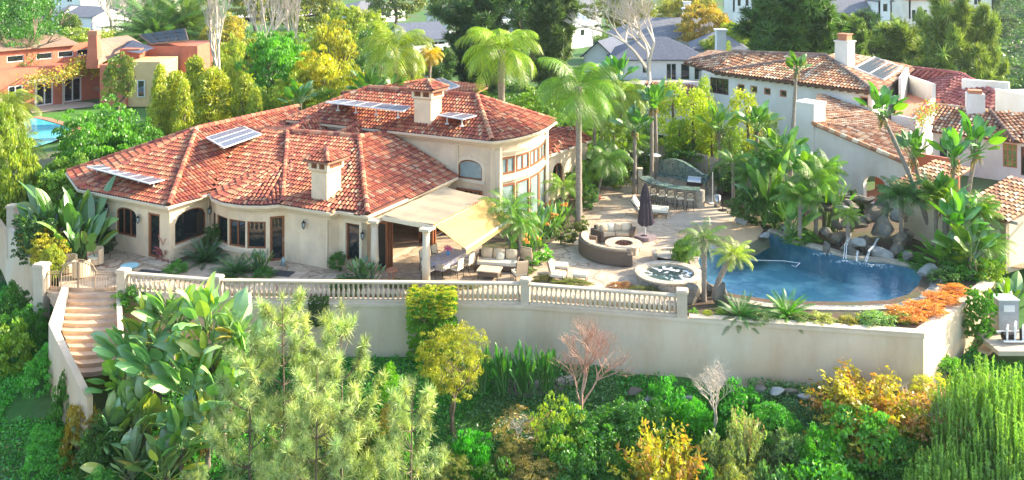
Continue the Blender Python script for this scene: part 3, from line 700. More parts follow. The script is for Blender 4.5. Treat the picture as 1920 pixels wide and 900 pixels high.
# gutters and cornices
lowpath=[H(-20.9,-.9,E),H(-17,-3.1,E),H(-10,-3.3,E),H(-10,-.4,E)]+[H(a,b,E) for a,b in be[1:]]+[H(-2,-.4,E),H(-1.8,.05,E),H(0,0,E),H(0,8.6,E)]
mb=MB(); gutter(mb,lowpath); part('gutter',mb,'trim',house)
mb=MB(); cornice(mb,lowpath); part('cornice',mb,'trim',house)
up=[H(-12.6,8.65,UE)]+[H(a,b,UE) for a,b in ce]
mb=MB(); gutter(mb,up); part('gutter',mb,'trim',house)
mb=MB(); cornice(mb,up); part('cornice',mb,'trim',house)
# downspouts
def spout(pts): mb=MB(); mb.tube(pts,.045,6); part('downspout',mb,'trim',house)
spout([H(-2.5,-.3,2.9),H(-2.5,-.02,2.6),H(-2.5,-.02,.1)]); spout([H(-.2,9.,5.1),H(-.2,9.02,4.8),H(-.2,9.02,3.1)]); spout([H(-10.33,-.25,2.9),H(-10.33,-.25,.1)])
# chimneys
def chimney(cx,cy,zb,zt,la,lb,lab):
    t=MB(); c=H(cx-la/2,cy+lb/2)
    def pt(a,b,z): return c+A_*a+B_*b+V(0,0,z)
    def bb(mb,wa,wb,z0,z1,wa2=None,wb2=None):
        wa2=wa2 or wa; wb2=wb2 or wb
        mb.hexa([pt(-wa/2,-wb/2,z0),pt(wa/2,-wb/2,z0),pt(wa/2,wb/2,z0),pt(-wa/2,wb/2,z0),pt(-wa2/2,-wb2/2,z1),pt(wa2/2,-wb2/2,z1),pt(wa2/2,wb2/2,z1),pt(-wa2/2,wb2/2,z1)])
    H1=zt-.62
    bb(t,la,lb,zb,H1); bb(t,la,lb,H1,H1+.1,la+.22,lb+.22); bb(t,la+.22,lb+.22,H1+.1,H1+.2)
    bb(t,la+.22,lb+.22,zt-.1,zt)
    for i,j in ((-1,-1),(1,-1),(1,1),(-1,1)):
        q=pt(i*(la/2+.02),j*(lb/2+.02),(H1+.2+zt-.1)/2); t.box(q,(.18,.18,zt-.3-H1),R(-27))
    q=pt(0,-(lb/2+.03),(H1+.1+zt)/2); t.box(q,(.14,.14,zt-.3-H1),R(-27))
    o=part('chimney',t,'stucco',house,label=lab)
    lt=MB(); z0=H1+.2; z1=zt-.1
    for k in range(9):
        for sg in (1,-1):
            for face in (0,1):
                w=(la if face==0 else lb)+.1; f=-w/2+w*(k)/8; f2=f+sg*(z1-z0)*.8
                f2=max(-w/2,min(w/2,f2))
                if face==0: lt.tube([pt(f,-(lb/2+.04),z0),pt(f2,-(lb/2+.04),z1)],.02,3,caps=False)
                else: lt.tube([pt(la/2+.04,f,z0),pt(la/2+.04,f2,z1)],.02,3,caps=False)
    part('vent_lattice',lt,'pot',o)
    bk=MB(); bb(bk,la-.1,lb-.1,H1+.15,zt-.08); part('flue',bk,'darkwood',o)
    r=MB(); w,d=la/2+.32,lb/2+.32; top=pt(0,0,zt+.5)
    cs=[pt(-w,-d,zt+.02),pt(w,-d,zt+.02),pt(w,d,zt+.02),pt(-w,d,zt+.02)]
    for i in range(4): tileface(r,[cs[i],cs[(i+1)%4],top],w=.2,l=.3); 
    for i in range(4): ridgecap(r,cs[i]+V(0,0,.05),top+V(0,0,.05),.1)
    part('chimney_roof',r,'tile',o)
chimney(-2.75,.3,3.0,5.35,1.0,1.15,'lower chimney with lattice vents and tiled cap')
chimney(-2.3,9.5,5.3,7.75,1.2,1.2,'upper chimney with lattice vents and tiled cap')
# lanterns
def lantern(p,n,par=None):
    t=MB(); q=p+n*.16
    t.tube([p+V(0,0,.18),q+V(0,0,.24),q+V(0,0,.16)],.015,4); t.lathe([(.01,.2),(.10,.1),(.11,.08)],q,6); t.lathe([(.07,-.16),(.04,-.2),(.01,-.26)],q,6)
    for k in range(6): a=k*math.pi/3; t.tube([q+V(.1*math.cos(a),.1*math.sin(a),.08),q+V(.07*math.cos(a),.07*math.sin(a),-.16)],.01,3)
    o=part('wall_lantern',t,'iron',house); t=MB(); t.lathe([(.06,-.15),(.085,.08)],q,6); part('lantern_glass',t,'lamp',o)
nA=-B_
for a,b,z in ((-15.1,-2.72,2.15),(-12.6,-2.8,1.95),(-16.6,-2.7,2.3),(-3.9,.03,2.1),(-.55,.48,1.9)): lantern(H(a,b,z),nA)
lantern(H(-10.05,-.3,2.1),nA)
# solar arrays
def solar(pts,nu,lab,legs,name='solar_panel',grp='solar panels on the villa roof',leglen=.5):
    c=sum(pts,V(0,0,0))/4; t=thing(name,c-V(0,0,leglen),lab,'solar panel',grp)
    p0,p1,p2,p3=pts; n=(p1-p0).cross(p3-p0); n.normalize()
    if n.z<0: n=-n
    me=MB(); 
    for i in range(nu):
        a=p0.lerp(p1,(i+.015)/nu);b=p0.lerp(p1,(i+.985)/nu);c2=p3.lerp(p2,(i+.985)/nu);d=p3.lerp(p2,(i+.015)/nu)
        me.face([a+n*.03,b+n*.03,c2+n*.03,d+n*.03])
    o=part('cells',me,'solar',t); uv=o.data.uv_layers.new(name='UVMap'); 
    w=(p1-p0).length/nu; h=(p3-p0).length; k=[(0.005,0.005),(.96,.005),(.96,1.6*h/max(w,.1)*.6),(0.005,1.6*h/max(w,.1)*.6)]
    for i,l in enumerate(uv.data): l.uv=k[i%4]
    fr=MB(); fr.sweep([p0,p1,p2,p3],[(.02,-.03),(.02,.035),(-.03,.035),(-.03,-.03)],closed=True)
    for i in range(1,nu):
        a=p0.lerp(p1,i/nu);b=p3.lerp(p2,i/nu); fr.tube([a+n*.02,b+n*.02],.025,4)
    fr.face([p-n*.02 for p in pts]); part('panel_frame',fr,'alum',t)
    for u,v in legs:
        lg=MB(); q=p0.lerp(p1,u).lerp(p3.lerp(p2,u),v); lg.tube([q,q-V(0,0,leglen)],.04,5); lg.box(q-V(0,0,leglen),(.25,.25,.05)); part('support_post',lg,'alum',t)
solar([P(280,344,3.95),P(163,313,3.95),P(207,309,3.65),P(327,333,3.65)],6,'long tilted row of solar panels on the left roof slope',[(.05,.3),(.28,.3),(.55,.3),(.8,.3),(.95,.3)])
solar([P(387,258,5.25),P(420,277,5.15),P(490,252,5.15),P(455,237,5.25)][::-1],3,'blue gridded solar panel above the round bay roof',[(.5,.8),(.1,.8)],leglen=.4)
solar([Q(611,192,57.3),Q(757,209,53.2),Q(770,200,55.2),Q(643,187,58.8)],5,'row of thin solar panels left of the upper chimney',[(.1,.3),(.35,.3),(.62,.3),(.9,.3)])
solar([Q(822,216,53.4),Q(868,224,52.2),Q(893,217,53.6),Q(845,211,55)],2,'short solar panel right of the upper chimney',[(.2,.3),(.8,.3)])
solar([Q(812,150,68),Q(825,173,62),Q(862,162,62),Q(828,146,68)],3,'blue solar panel on the rear roof behind the upper chimney',[],leglen=.3)
for px,py,z in ((498,268,4.6),(468,270,4.5),(477,240,5.2)):
    p=P(px,py,z); mb=MB(); mb.tube([p-V(0,0,.5),p+V(0,0,.05)],.06,6); mb.lathe([(.11,0),(.11,.06),(.02,.12)],p,8); part('roof_vent',mb,'pot',house)
# covered terrace: columns, beam, canvases
def column(a,lab,h=2.85):
    t=thing('stone_column',a,lab,'column','columns under the canvas cover')
    mb=MB(); mb.box((0,0,.06),(.5,.5,.12),R(-20)); mb.lathe([(.24,.12),(.25,.18),(.21,.24)],seg=14); lpart('base',mb,'stone',t)
    mb=MB(); mb.lathe([(.19,.24),(.2,1.0),(.165,h-.3)],seg=14); lpart('shaft',mb,'stone',t,True)
    mb=MB(); mb.lathe([(.165,h-.3),(.19,h-.26),(.17,h-.22),(.24,h-.12)],seg=14); mb.box((0,0,h-.05),(.52,.52,.12),R(-20)); lpart('capital',mb,'stone',t)
CA=H(.35,.1); CB=P(799,540); column(CA,'round stone column at the house corner beside the folding doors'); column(CB,'round stone column standing in front of the dining table')
aw=thing('canvas_cover',CB+V(0,0,2.85),'flat faded canvas cover stretched over the dining terrace','canvas cover')
cv=[P(717,402,3.08),P(812,420,3.0),P(913,368,3.02),P(835,350,3.1)]
mb=MB(); n_=8
def quadsheet(mb,p,nu,nv,sag=.0,th=.03):
    g_=[[p[0].lerp(p[1],i/nu).lerp(p[3].lerp(p[2],i/nu),j/nv)-V(0,0,sag*4*(i/nu)*(1-i/nu)+ (.02*math.sin(j*2.1) )) for j in range(nv+1)] for i in range(nu+1)]
    for i in range(nu):
        for j in range(nv):
            q=[g_[i][j],g_[i+1][j],g_[i+1][j+1],g_[i][j+1]]; mb.face(q); mb.face([x-V(0,0,th) for x in q[::-1]])
    for i in range(nu):
        for j in (0,nv): mb.face([g_[i][j],g_[i+1][j],g_[i+1][j]-V(0,0,th),g_[i][j]-V(0,0,th)])
    for j in range(nv):
        for i in (0,nu): mb.face([g_[i][j],g_[i][j+1],g_[i][j+1]-V(0,0,th),g_[i][j]-V(0,0,th)])
quadsheet(mb,cv,6,12,.05); part('canvas',mb,'canvas2',aw)
mb=MB(); mb.sweep([cv[0]-V(0,0,.06),cv[1]-V(0,0,.06),cv[2]-V(0,0,.06)],[(0,-.22),(.04,-.22),(.04,.0),(0,.0)]); part('edge_beam',mb,'trim',aw)
mb=MB()
for k in range(5):
    a=cv[0].lerp(cv[3],(k+.5)/5)-V(0,0,.12); b=cv[1].lerp(cv[2],(k+.5)/5)-V(0,0,.12); mb.tube([a,b],.05,4)
part('rafters',mb,'greywood',aw)
mb=MB(); d=(cv[2]-cv[1]); L=d.length; d.normalize()
for k in range(22):
    a=cv[1]+d*(L*k/22); b=cv[1]+d*(L*(k+.9)/22); m_=a.lerp(b,.5); o=V(.05,-.02,0)
    mb.face([a+o+V(0,0,.01),m_+o+V(0,0,-.19),b+o+V(0,0,.01)]); 
part('scalloped_valance',mb,'pot',aw)
ac=[P(814,421,2.92),P(915,370,2.95),P(959,410,2.05),P(873,467,1.95)]
av=thing('awning',ac[0],'sunlit yellow retractable awning sloping down towards the sofa','awning')
mb=MB(); quadsheet(mb,[ac[0],ac[1],ac[2],ac[3]],8,6,.02); part('canvas',mb,'canvas',av)
mb=MB(); mb.tube([ac[3]+V(0,0,.0),ac[2]+V(0,0,.0)],.055,6); part('front_bar',mb,'alum',av)
mb=MB(); mb.face([ac[3]+V(.04,-.03,-.03),ac[2]+V(.04,-.03,-.03),ac[2]+V(.05,-.04,-.25),ac[3]+V(.05,-.04,-.25)]); part('valance',mb,'canvas',av)
mb=MB(); mb.tube([ac[0].lerp(ac[1],.12)-V(0,0,.05),ac[3].lerp(ac[2],.3).lerp(ac[0],.5)-V(0,0,.25),ac[3].lerp(ac[2],.1)],.03,5); mb.tube([ac[0].lerp(ac[1],.88)-V(0,0,.05),ac[3].lerp(ac[2],.7).lerp(ac[1],.5)-V(0,0,.25),ac[3].lerp(ac[2],.9)],.03,5); part('folding_arm',mb,'alum',av)
# ================================================================ NEIGHBOURS
def onwall(T,px,py):
    r=Vector(((px-960)/F,1,-(py-YH)/F)); o=V(0,0,CH); t=(T.p-o).dot(T.n)/r.dot(T.n); q=o+r*t; return ((q-T.p).dot(T.d),q.z)
def RP(px,py,poly):
    n=(poly[1]-poly[0]).cross(poly[2]-poly[0]); r=Vector(((px-960)/F,1,-(py-YH)/F)); o=V(0,0,CH); return o+r*((poly[0]-o).dot(n)/r.dot(n))
def pxwin(par,T,x0,y0,x1,y1,**k):
    u0,v1=onwall(T,x0,y0); u1,v0=onwall(T,x1,y1); return (u0,u1,v0,v1)
# ---- white villa on the right
vil=thing('villa',V(25,68,0),'white villa with tan clay tile roofs and black solar array on the right','house')
E1=P(1343,135,5.6);E2=P(1640,173,5.6);E0=P(1283,117,5.6);E3=P(1713,127,5.6);PK=P(1548,105,7.3);PL=P(1377,99,7.0)
dW=(E2-E1).normalized(); bk=V(-dW.y,dW.x,0)*1. 
if bk.y<0: bk=-bk
Wl=E1-dW*2.2+bk*.35; Wr=E2-dW*.4+bk*.35; T=Fr(Wl,Wr)
ops=[]; mb=MB()
fr=pxwin(vil,T,1331,144,1366,179); ops.append(fr)
for a,b,c,d in ((1383,157,1396,171),(1407,160,1420,175),(1432,164,1445,179),(1462,168,1475,183),(1612,180,1628,201)):
    ops.append(pxwin(vil,T,a,b,c,d))
wall(mb,T,0,5.45,ops); 
window(vil,T,*fr,mull=(.33,.67),fm='darkwood',fw=.1)
for o in ops[1:]: window(vil,T,*o,fm='pot',fw=.1)
T2=Fr(Wr,E3+V(-.5,-.3,0)); wall(mb,T2,0,5.45); T3=Fr(Wl+bk*8,Wl); wall(mb,T3,0,5.45); part('wall',mb,'whitestucco',vil)
rf=MB(); tileface(rf,[E1,E2,PK],w=.3,l=.42,pal=TILEC2); tileface(rf,[E0,E1,PK,PL],w=.3,l=.42,pal=TILEC2); RC=[E2,E3,P(1580,97,7.3),PK]; tileface(rf,RC,w=.3,l=.42,pal=TILEC2); tileface(rf,[E0,PL,Q(1330,96,92)],w=.35,pal=TILEC2)
for a,b in ((E1,PK),(E2,PK),(PL,PK),(E0,PL)): ridgecap(rf,a+V(0,0,.08),b+V(0,0,.08),.17,[(.2,.13,.10),(.26,.16,.12),(.3,.2,.15)])
part('roof',rf,'tile',vil)
mb=MB()
for k in range(22): p=E1.lerp(E2,k/21)+bk*.1-V(0,0,.2); mb.box(p,(.12,.5,.14),math.atan2(dW.y,dW.x))
mb.sweep([E0,E1,E2,E3],[(-.02,-.18),(.08,-.18),(.08,-.03),(-.02,-.03)]); part('rafter_tails',mb,'darkwood',vil)
c=RP(1584,121,RC); mb=MB(); mb.box(c+V(0,0,.75),(1.15,1.1,2.3),R(-50)); mb.box(c+V(0,0,1.92),(1.3,1.25,.12),R(-50)); o=part('chimney',mb,'whitestucco',vil); mb=MB(); mb.box(c+V(0,0,2.22),(.8,.8,.48),R(-50)); mb.box(c+V(0,0,2.5),(.95,.95,.07),R(-50)); part('chimney_pot',mb,'pot',o)
up_=V(0,0,.14); sq=[RP(x,y,RC)+up_ for x,y in ((1602,131),(1657,153),(1692,130),(1640,110))]
M['darkcell']=mat('black_collector',(.02,.03,.04),(.03,.045,.055),3,.6,spec=.1)
mb=MB(); mb.face(sq); 
o=part('solar_collector',mb,'darkcell',vil); mb=MB(); mb.sweep(sq,[(.05,-.05),(.05,.06),(-.06,.06),(-.06,-.05)],closed=True); mb.tube([sq[0].lerp(sq[1],.5),sq[3].lerp(sq[2],.5)],.05,4); part('collector_frame',mb,'alum',o)
# lower gabled wing
T=Fr(P(1490,350),P(1702,396)); GW=T
mb=MB(); w1=pxwin(vil,T,1556,312,1572,350); a1=pxwin(vil,T,1619,343,1661,388); a1=(a1[0],a1[1],.02,a1[3])
wall(mb,T,-.6,2.5,[(w1[0],w1[1],w1[2],w1[3]-.05,.3),(a1[0],a1[1],a1[2],min(1.5,a1[3]),.55)],th=.4)
uA,zA=onwall(T,1527,232); uB,zB=onwall(T,1692,300)
mb.hexa([T(0,2.5,0),T(T.L,2.5,0),T(T.L,2.5,-.4),T(0,2.5,-.4),T(0,zA+.1,0),T(T.L,zB-.1,0),T(T.L,zB-.1,-.4),T(0,zA+.1,-.4)])
part('wing_wall',mb,'whitestucco',vil); window(vil,T,w1[0],w1[1],w1[2],w1[3]-.05,h=.3,fm='pot',fw=.09,hor=(.55,))
mb=MB(); bx(mb,T,0,uA,2.5,5.7,-1.4,.05); bx(mb,T,-.06,uA+.06,5.7,5.85,-1.46,.11); part('wing_chimney',mb,'whitestucco',vil)
mb=MB(); bx(mb,T,a1[0]-1,a1[1]+1.5,-.02,.02,-3.5,-.42); o=part('porch_floor',mb,'redpave',vil); mb=MB(); bx(mb,T,a1[0]-1,a1[1]+3.,0.02,2.9,-3.7,-3.5); part('porch_back_wall',mb,'orange',vil)
mb=MB(); bx(mb,T,a1[0]+.15,a1[0]+.85,.02,2.0,-3.48,-3.4); part('porch_door',mb,'wood',vil)
a=T(uA-.05,zA,.12); b=T(T.L+.15,zB-.2,.12); a2=V(24.0,71,4.95); b2=V(26.9,67.4,4.0); c2=Q(1716,252,60)
rf=MB(); tileface(rf,[a,b,c2,b2,a2],w=.26,l=.42,pal=TILEC2,down=T.d.copy()); 
ridgecap(rf,a+V(0,0,.05),b+V(0,0,.05),.16,TILEC2); part('wing_roof',rf,'tile',vil)
# roof terrace
tf=[P(1672,222,3.8),P(1716,232,3.8),P(1752,192,3.8),P(1700,172,3.8)]
mb=MB(); mb.prism([tuple(p[:2]) for p in tf],0,3.8); part('terrace_block',mb,'whitestucco',vil)
mb=MB(); mb.sheet([tuple(p[:2]) for p in tf],3.804); part('terrace_floor',mb,'redpave',vil)
mb=MB(); mb.sweep([tf[0],tf[1],tf[2]],[(.05,-.4),(.05,.35),(-.2,.35),(-.2,-.4)]); mb.sweep([tf[2],tf[3]],[(.1,0),(.1,1.5),(-.15,1.5),(-.15,0)]); mb.sweep([tf[3],tf[3].lerp(tf[0],.5)],[(.1,0),(.1,2.1),(-.15,2.1),(-.15,0)]); part('terrace_parapet',mb,'whitestucco',vil)
# red roofed building behind
rb=thing('villa',V(38,80,0),'villa with faded red tile roof behind the white villa','house')
rp_=[P(1697,158,3.6),P(1755,194,3.1),P(1866,208,3.1),P(1866,172,4.3),P(1800,137,5.2),P(1705,126,5.2)]
rf=MB(); tileface(rf,[rp_[0],rp_[1],rp_[2],rp_[3],rp_[4],rp_[5]],w=.34,l=.45,pal=TILEC3); ridgecap(rf,rp_[5],rp_[4],.16,TILEC3); ridgecap(rf,rp_[4],rp_[3],.16,TILEC3); part('roof',rf,'tile',rb)
mb=MB(); mb.prism([tuple(p[:2]) for p in (rp_[1]+V(.2,.3,0),rp_[2]+V(0,.3,0),rp_[3],rp_[4],rp_[5]+V(.3,-.4,0),rp_[0]+V(.3,0,0))],-1,2.85); part('wall',mb,'whitestucco',rb)
for px,py in ((1747,150),(1788,165),(1838,185)): p=RP(px,py,rp_[:3]); mb=MB(); mb.tube([p-V(0,0,.3),p+V(0,0,.5)],.13,7); mb.lathe([(.2,.5),(.2,.55),(.03,.68)],p,8); part('roof_vent',mb,'alum',rb)
w_=thing('white_building',P(1890,210,0),'blank white block with parapet at the right edge of the photo','building')
mb=MB(); T=Fr(Q(1866,180,71),Q(1960,198,66)); bx(mb,T,0,T.L,-1,5.2,-5,0); bx(mb,T,-.0,T.L,5.2,5.3,-.3,.06); part('wall',mb,'whitestucco',w_); mb=MB(); T=Fr(Q(1803,160,78),Q(1892,172,76)); bx(mb,T,0,T.L,-1,5.05,-.6,0); part('parapet_wall',mb,'whitestucco',w_)
# right lower roof building
rd=thing('house',V(33,66,0),'white house with tan tile hip roof and stained glass window at the right edge','house')
q=[P(1747,246,2.9),P(1925,269,2.9),P(1925,232,3.9),P(1856,208,4.3),P(1757,196,4.3)]
rf=MB(); tileface(rf,[q[0],P(1905,266,2.9),q[3],q[4]],w=.28,l=.42,pal=TILEC2); tileface(rf,[P(1905,266,2.9),P(1990,262,2.9),P(1960,215,4.3),q[3]],w=.28,l=.42,pal=TILEC2); ridgecap(rf,P(1905,266,3.),q[3]+V(0,0,.1),.15,[(.2,.13,.1)]); ridgecap(rf,q[3],q[4],.15,TILEC2); part('roof',rf,'tile',rd)
T=Fr(q[0]+V(.3,.5,0),P(1990,275,2.9)+V(0,.5,0)); mb=MB(); s1=pxwin(rd,T,1880,268,1907,316); s2=pxwin(rd,T,1759,262,1793,300); s3=pxwin(rd,T,1914,268,1935,312)
wall(mb,T,-1,2.75,[(s1[0],s1[1],max(.3,s1[2]),min(2.6,s1[3])),(s2[0],s2[1],max(.3,s2[2]),2.3),(s3[0],s3[1],.5,2.5)]); part('wall',mb,'whitestucco',rd)
window(rd,T,s1[0],s1[1],max(.3,s1[2]),min(2.6,s1[3]),fm='pot',gm='stained',mull=(.33,.66),hor=(.25,.5,.75),fw=.07,lab='green stained glass window'); window(rd,T,s2[0],s2[1],max(.3,s2[2]),2.3,fm='alum',mull=(.5,)); window(rd,T,s3[0],s3[1],.5,2.5,fm='darkwood')
p=RP(1828,200,q[:3]); mb=MB(); mb.box(p+V(0,0,.2),(1.2,1.2,1.6),R(-20)); o=part('chimney',mb,'whitestucco',rd); mb=MB(); mb.box(p+V(0,0,1.1),(.9,.9,.3),R(-20)); part('chimney_cap',mb,'pot',o)
# garden building by the pool
gb=thing('garden_building',P(1790,470),'low cream garden building with short clay tile roof behind the poolside palms','garden building')
T=Fr(P(1692,440),P(1886,502)); mb=MB(); L=T.L
wall(mb,T,-.3,2.4,[(L-3.6,L-2.6,.02,2.05),(L-1.5,L-.8,.9,2.0)]); T2=Fr(T(L,0),T(L,0,-5.5)); wall(mb,T2,-.3,2.4); part('wall',mb,'trim',gb)
window(gb,T,L-3.6,L-2.6,.02,2.05,fm='greywood',gm='trim',name='door'); window(gb,T,L-1.5,L-.8,.9,2.0,fm='alum',gm='glassblue')
rf=MB(); tileface(rf,[T(L-2.6,2.45,.3),T(L+.25,2.45,.3),T(L+.25,3.5,-4.2),T(L-2.6,3.5,-4.2)],w=.27,l=.4,pal=TILEC2)
tileface(rf,[T(-.6,2.75,.3),T(1.7,2.75,.3),T(1.7,3.7,-3.6),T(-.6,3.7,-3.6)],w=.27,l=.4,pal=TILEC2); part('roof',rf,'tile',gb)
for a in (-4.2,-2,0): mb=MB(); mb.box(T(L+.4,2.4,a),(.5,.12,.16),math.atan2(T.n.y,T.n.x)+math.pi/2); part('rafter_tail',mb,'greywood',gb)
mb=MB(); mb.sheet([P(1886,330)[:2],P(2000,330)[:2],P(2000,510)[:2],P(1893,500)[:2]],.004); struct('red_driveway',mb,'redpave')
mb=MB(); mb.sheet([P(1889,372)[:2],P(1908,374)[:2],P(1905,405)[:2],P(1889,402)[:2]],.012); struct('artificial_turf',mb,'turf')
# small tiled roof between trees
tb=thing('outbuilding',P(1255,200),'small outbuilding with dark tan tile roof seen between the tall leaves','outbuilding')
q=[P(1203,192,2.8),P(1306,200,2.8),P(1306,160,4.3),P(1212,152,4.3)]; rf=MB(); tileface(rf,q,w=.3,l=.42,pal=TILEC2); part('roof',rf,'tile',tb); mb=MB(); mb.prism([tuple(p[:2]) for p in (q[0]+V(.3,.4,0),q[1]+V(-.3,.4,0),q[2],q[3])],0,2.7); part('wall',mb,'whitestucco',tb)
# ---- orange house on the left
oh=thing('orange_house',V(-48,95,0),'terracotta red house with brown roof, chimney and vine-covered pergola','house')
PA=P(-20,213);PB=P(190,184); T=Fr(PA,PB); L=T.L
def U(px,z): return onwall(T,px,-90+ (16-z)*18)[0]
d1=(U(68,1.3),U(100,1.3),.05,2.5); d2=(U(120,1.3),U(153,1.3),.05,2.6); d0=(U(15,1.3),U(44,1.3),.05,2.5)
mb=MB(); wall(mb,T,-.3,4.1,[d0,d1,d2]); 
T2=Fr(T(0,0,-2.2),T(L+1,0,-2.2)); cl=[pxwin(oh,T2,a,b,c,d) for a,b,c,d in ((13,120,45,128),(68,108,98,118),(109,104,138,113),(144,98,167,107))]
wall(mb,T2,4.1,6.,[(a,b,4.6,5.3) for a,b,c,d in cl]); bx(mb,T,0,L,3.98,4.1,-2.2,-.28)
part('wall',mb,'orange',oh)
for a,b,c,d in cl: window(oh,T2,a,b,4.6,5.3,fm='alum',fw=.08)
for o in (d0,d1,d2): window(oh,T,*o,fm='alum',mull=(.5,),fw=.14,name='french_door')
mb=MB(); a=T2(-1,6.02,.6);b=T2(L*.86,6.02,.6);c=T2(L*.86,6.9,-4);d=T2(-1,6.9,-4)
for q in ([a,b,c,d],): mb.face(q); mb.face([x-V(0,0,.15) for x in q[::-1]]); mb.face([q[0]-V(0,0,.15),q[1]-V(0,0,.15),q[1],q[0]]); mb.face([q[1]-V(0,0,.15),q[2]-V(0,0,.15),q[2],q[1]])
q=[Q(184,122,94),Q(186,73,99),Q(240,66,112),Q(285,92,104),Q(225,100,100)]; mb.face(q); q=[Q(226,98,98),Q(250,76,106),Q(296,93,100),Q(262,104,96)]
part('roof',mb,'brownroof',oh); mb=MB(); mb.face([Q(226,95,98),Q(249,75,100),Q(290,90,98),Q(262,100,94)]); mb.face([Q(249,75,100),Q(226,95,98),Q(232,80,108)]); part('dark_roof',mb,'slate',oh)
mb=MB(); c=Q(177,122,95.5); mb.hexa([c+V(x*1.25,y*1.1,-.3) for x,y in ((-.5,-.5),(.5,-.5),(.5,.5),(-.5,.5))]+[c+V(x*.85,y*.9,3.2) for x,y in ((-.5,-.5),(.5,-.5),(.5,.5),(-.5,.5))]); o=part('chimney',mb,'orange',oh); mb=MB(); mb.box(c+V(0,0,3.4),(1.0,1.0,.45)); part('chimney_cap',mb,'pot',o)
mb=MB(); 
def blk(mb,x0,x1,yt,yb,Y,dep):
    a=Q(x0,yb,Y);b=Q(x1,yt,Y); mb.box(((a.x+b.x)/2,Y+dep/2,(a.z+b.z)/2),(b.x-a.x,dep,b.z-a.z))
blk(mb,187,236,122,200,93,6); blk(mb,262,370,86,150,99,6); blk(mb,225,262,92,140,97,5); part('side_wall',mb,'orange',oh)
mb=MB(); blk(mb,238,300,116,200,93.5,5); part('ochre_wall',mb,'yellowst',oh)
T=Fr(Q(238,150,93.45),Q(300,150,93.45)); mb=MB(); 
u=onwall(T,258,150); u2=onwall(T,272,182); window(oh,T,u[0],u2[0],u2[1],u[1],w=.04,fm='alum')
q=[Q(262,66,104),Q(283,82,99),Q(353,76,99),Q(347,54,104)]; mb=MB(); mb.face(q); mb.face([x-V(0,0,.1) for x in q[::-1]]); mb.sweep(q[::-1],[(.05,-.1),(.05,.05),(-.05,.05),(-.05,-.1)],closed=True); part('flat_roof',mb,'brownroof',oh)
mb=MB()
for i in range(3):
    for j in range(4):
        a=lambda s,t:q[0].lerp(q[3],s).lerp(q[1].lerp(q[2],s),t)+V(0,0,.1); mb.face([a((j+.06)/4,(i+.05)/3),a((j+.06)/4,(i+.95)/3),a((j+.95)/4,(i+.95)/3),a((j+.95)/4,(i+.05)/3)])
part('roof_solar_array',mb,'darkcell',oh)
pg=thing('pergola',P(105,208),'white pergola overgrown with yellow vine in front of the red house','pergola')
pz=3.0; g0=[P(50,155,pz),P(182,131,pz),Q(186,120,98),Q(40,135,93)]; mb=MB(); mb.sweep([g0[0],g0[1]],[(-.1,-.12),(.1,-.12),(.1,.14),(-.1,.14)]); 
for k in range(13): a=g0[0].lerp(g0[1],k/12)+V(0,-.3,.16); b=g0[3].lerp(g0[2],k/12)+V(0,0,0); b.z=pz+.15; mb.tube([a,b],.06,4)
part('beams',mb,'greywood',pg)
for px in (65,115,168):
    t=(px-50)/132; a=g0[0].lerp(g0[1],t); mb=MB(); mb.tube([V(a.x,a.y,0),V(a.x,a.y,pz-.1)],.11,4); part('post',mb,'greywood',pg)
mb=MB(); mb.sheet([P(x,y)[:2] for x,y in ((60,212),(190,198),(165,190),(50,196))],.01); struct('pergola_patio',mb,'concrete')
mb=MB(); mb.sheet([P(x,y)[:2] for x,y in ((-40,232),(75,215),(190,200),(205,215),(160,250),(100,262),(60,240))],.02); struct('lawn',mb,'lawn')
mb=MB(); npx=[P(x,y)[:2] for x,y in ((30,226),(66,222),(140,243),(128,256),(95,268),(40,285),(20,250))]; mb.sheet(npx,.05); M['npool']=mat('turquoise_water',(.07,.45,.52),(.12,.55,.6),1.,.08,.1); struct('neighbour_pool',mb,'npool')
mb=MB(); mb.sweep([V(*P(x,y)[:2],.02) for x,y in ((66,220),(92,225),(146,241),(130,257))],[(-.35,0),(-.35,.07),(.35,.07),(.35,0)]); struct('pool_coping',mb,'redpave')
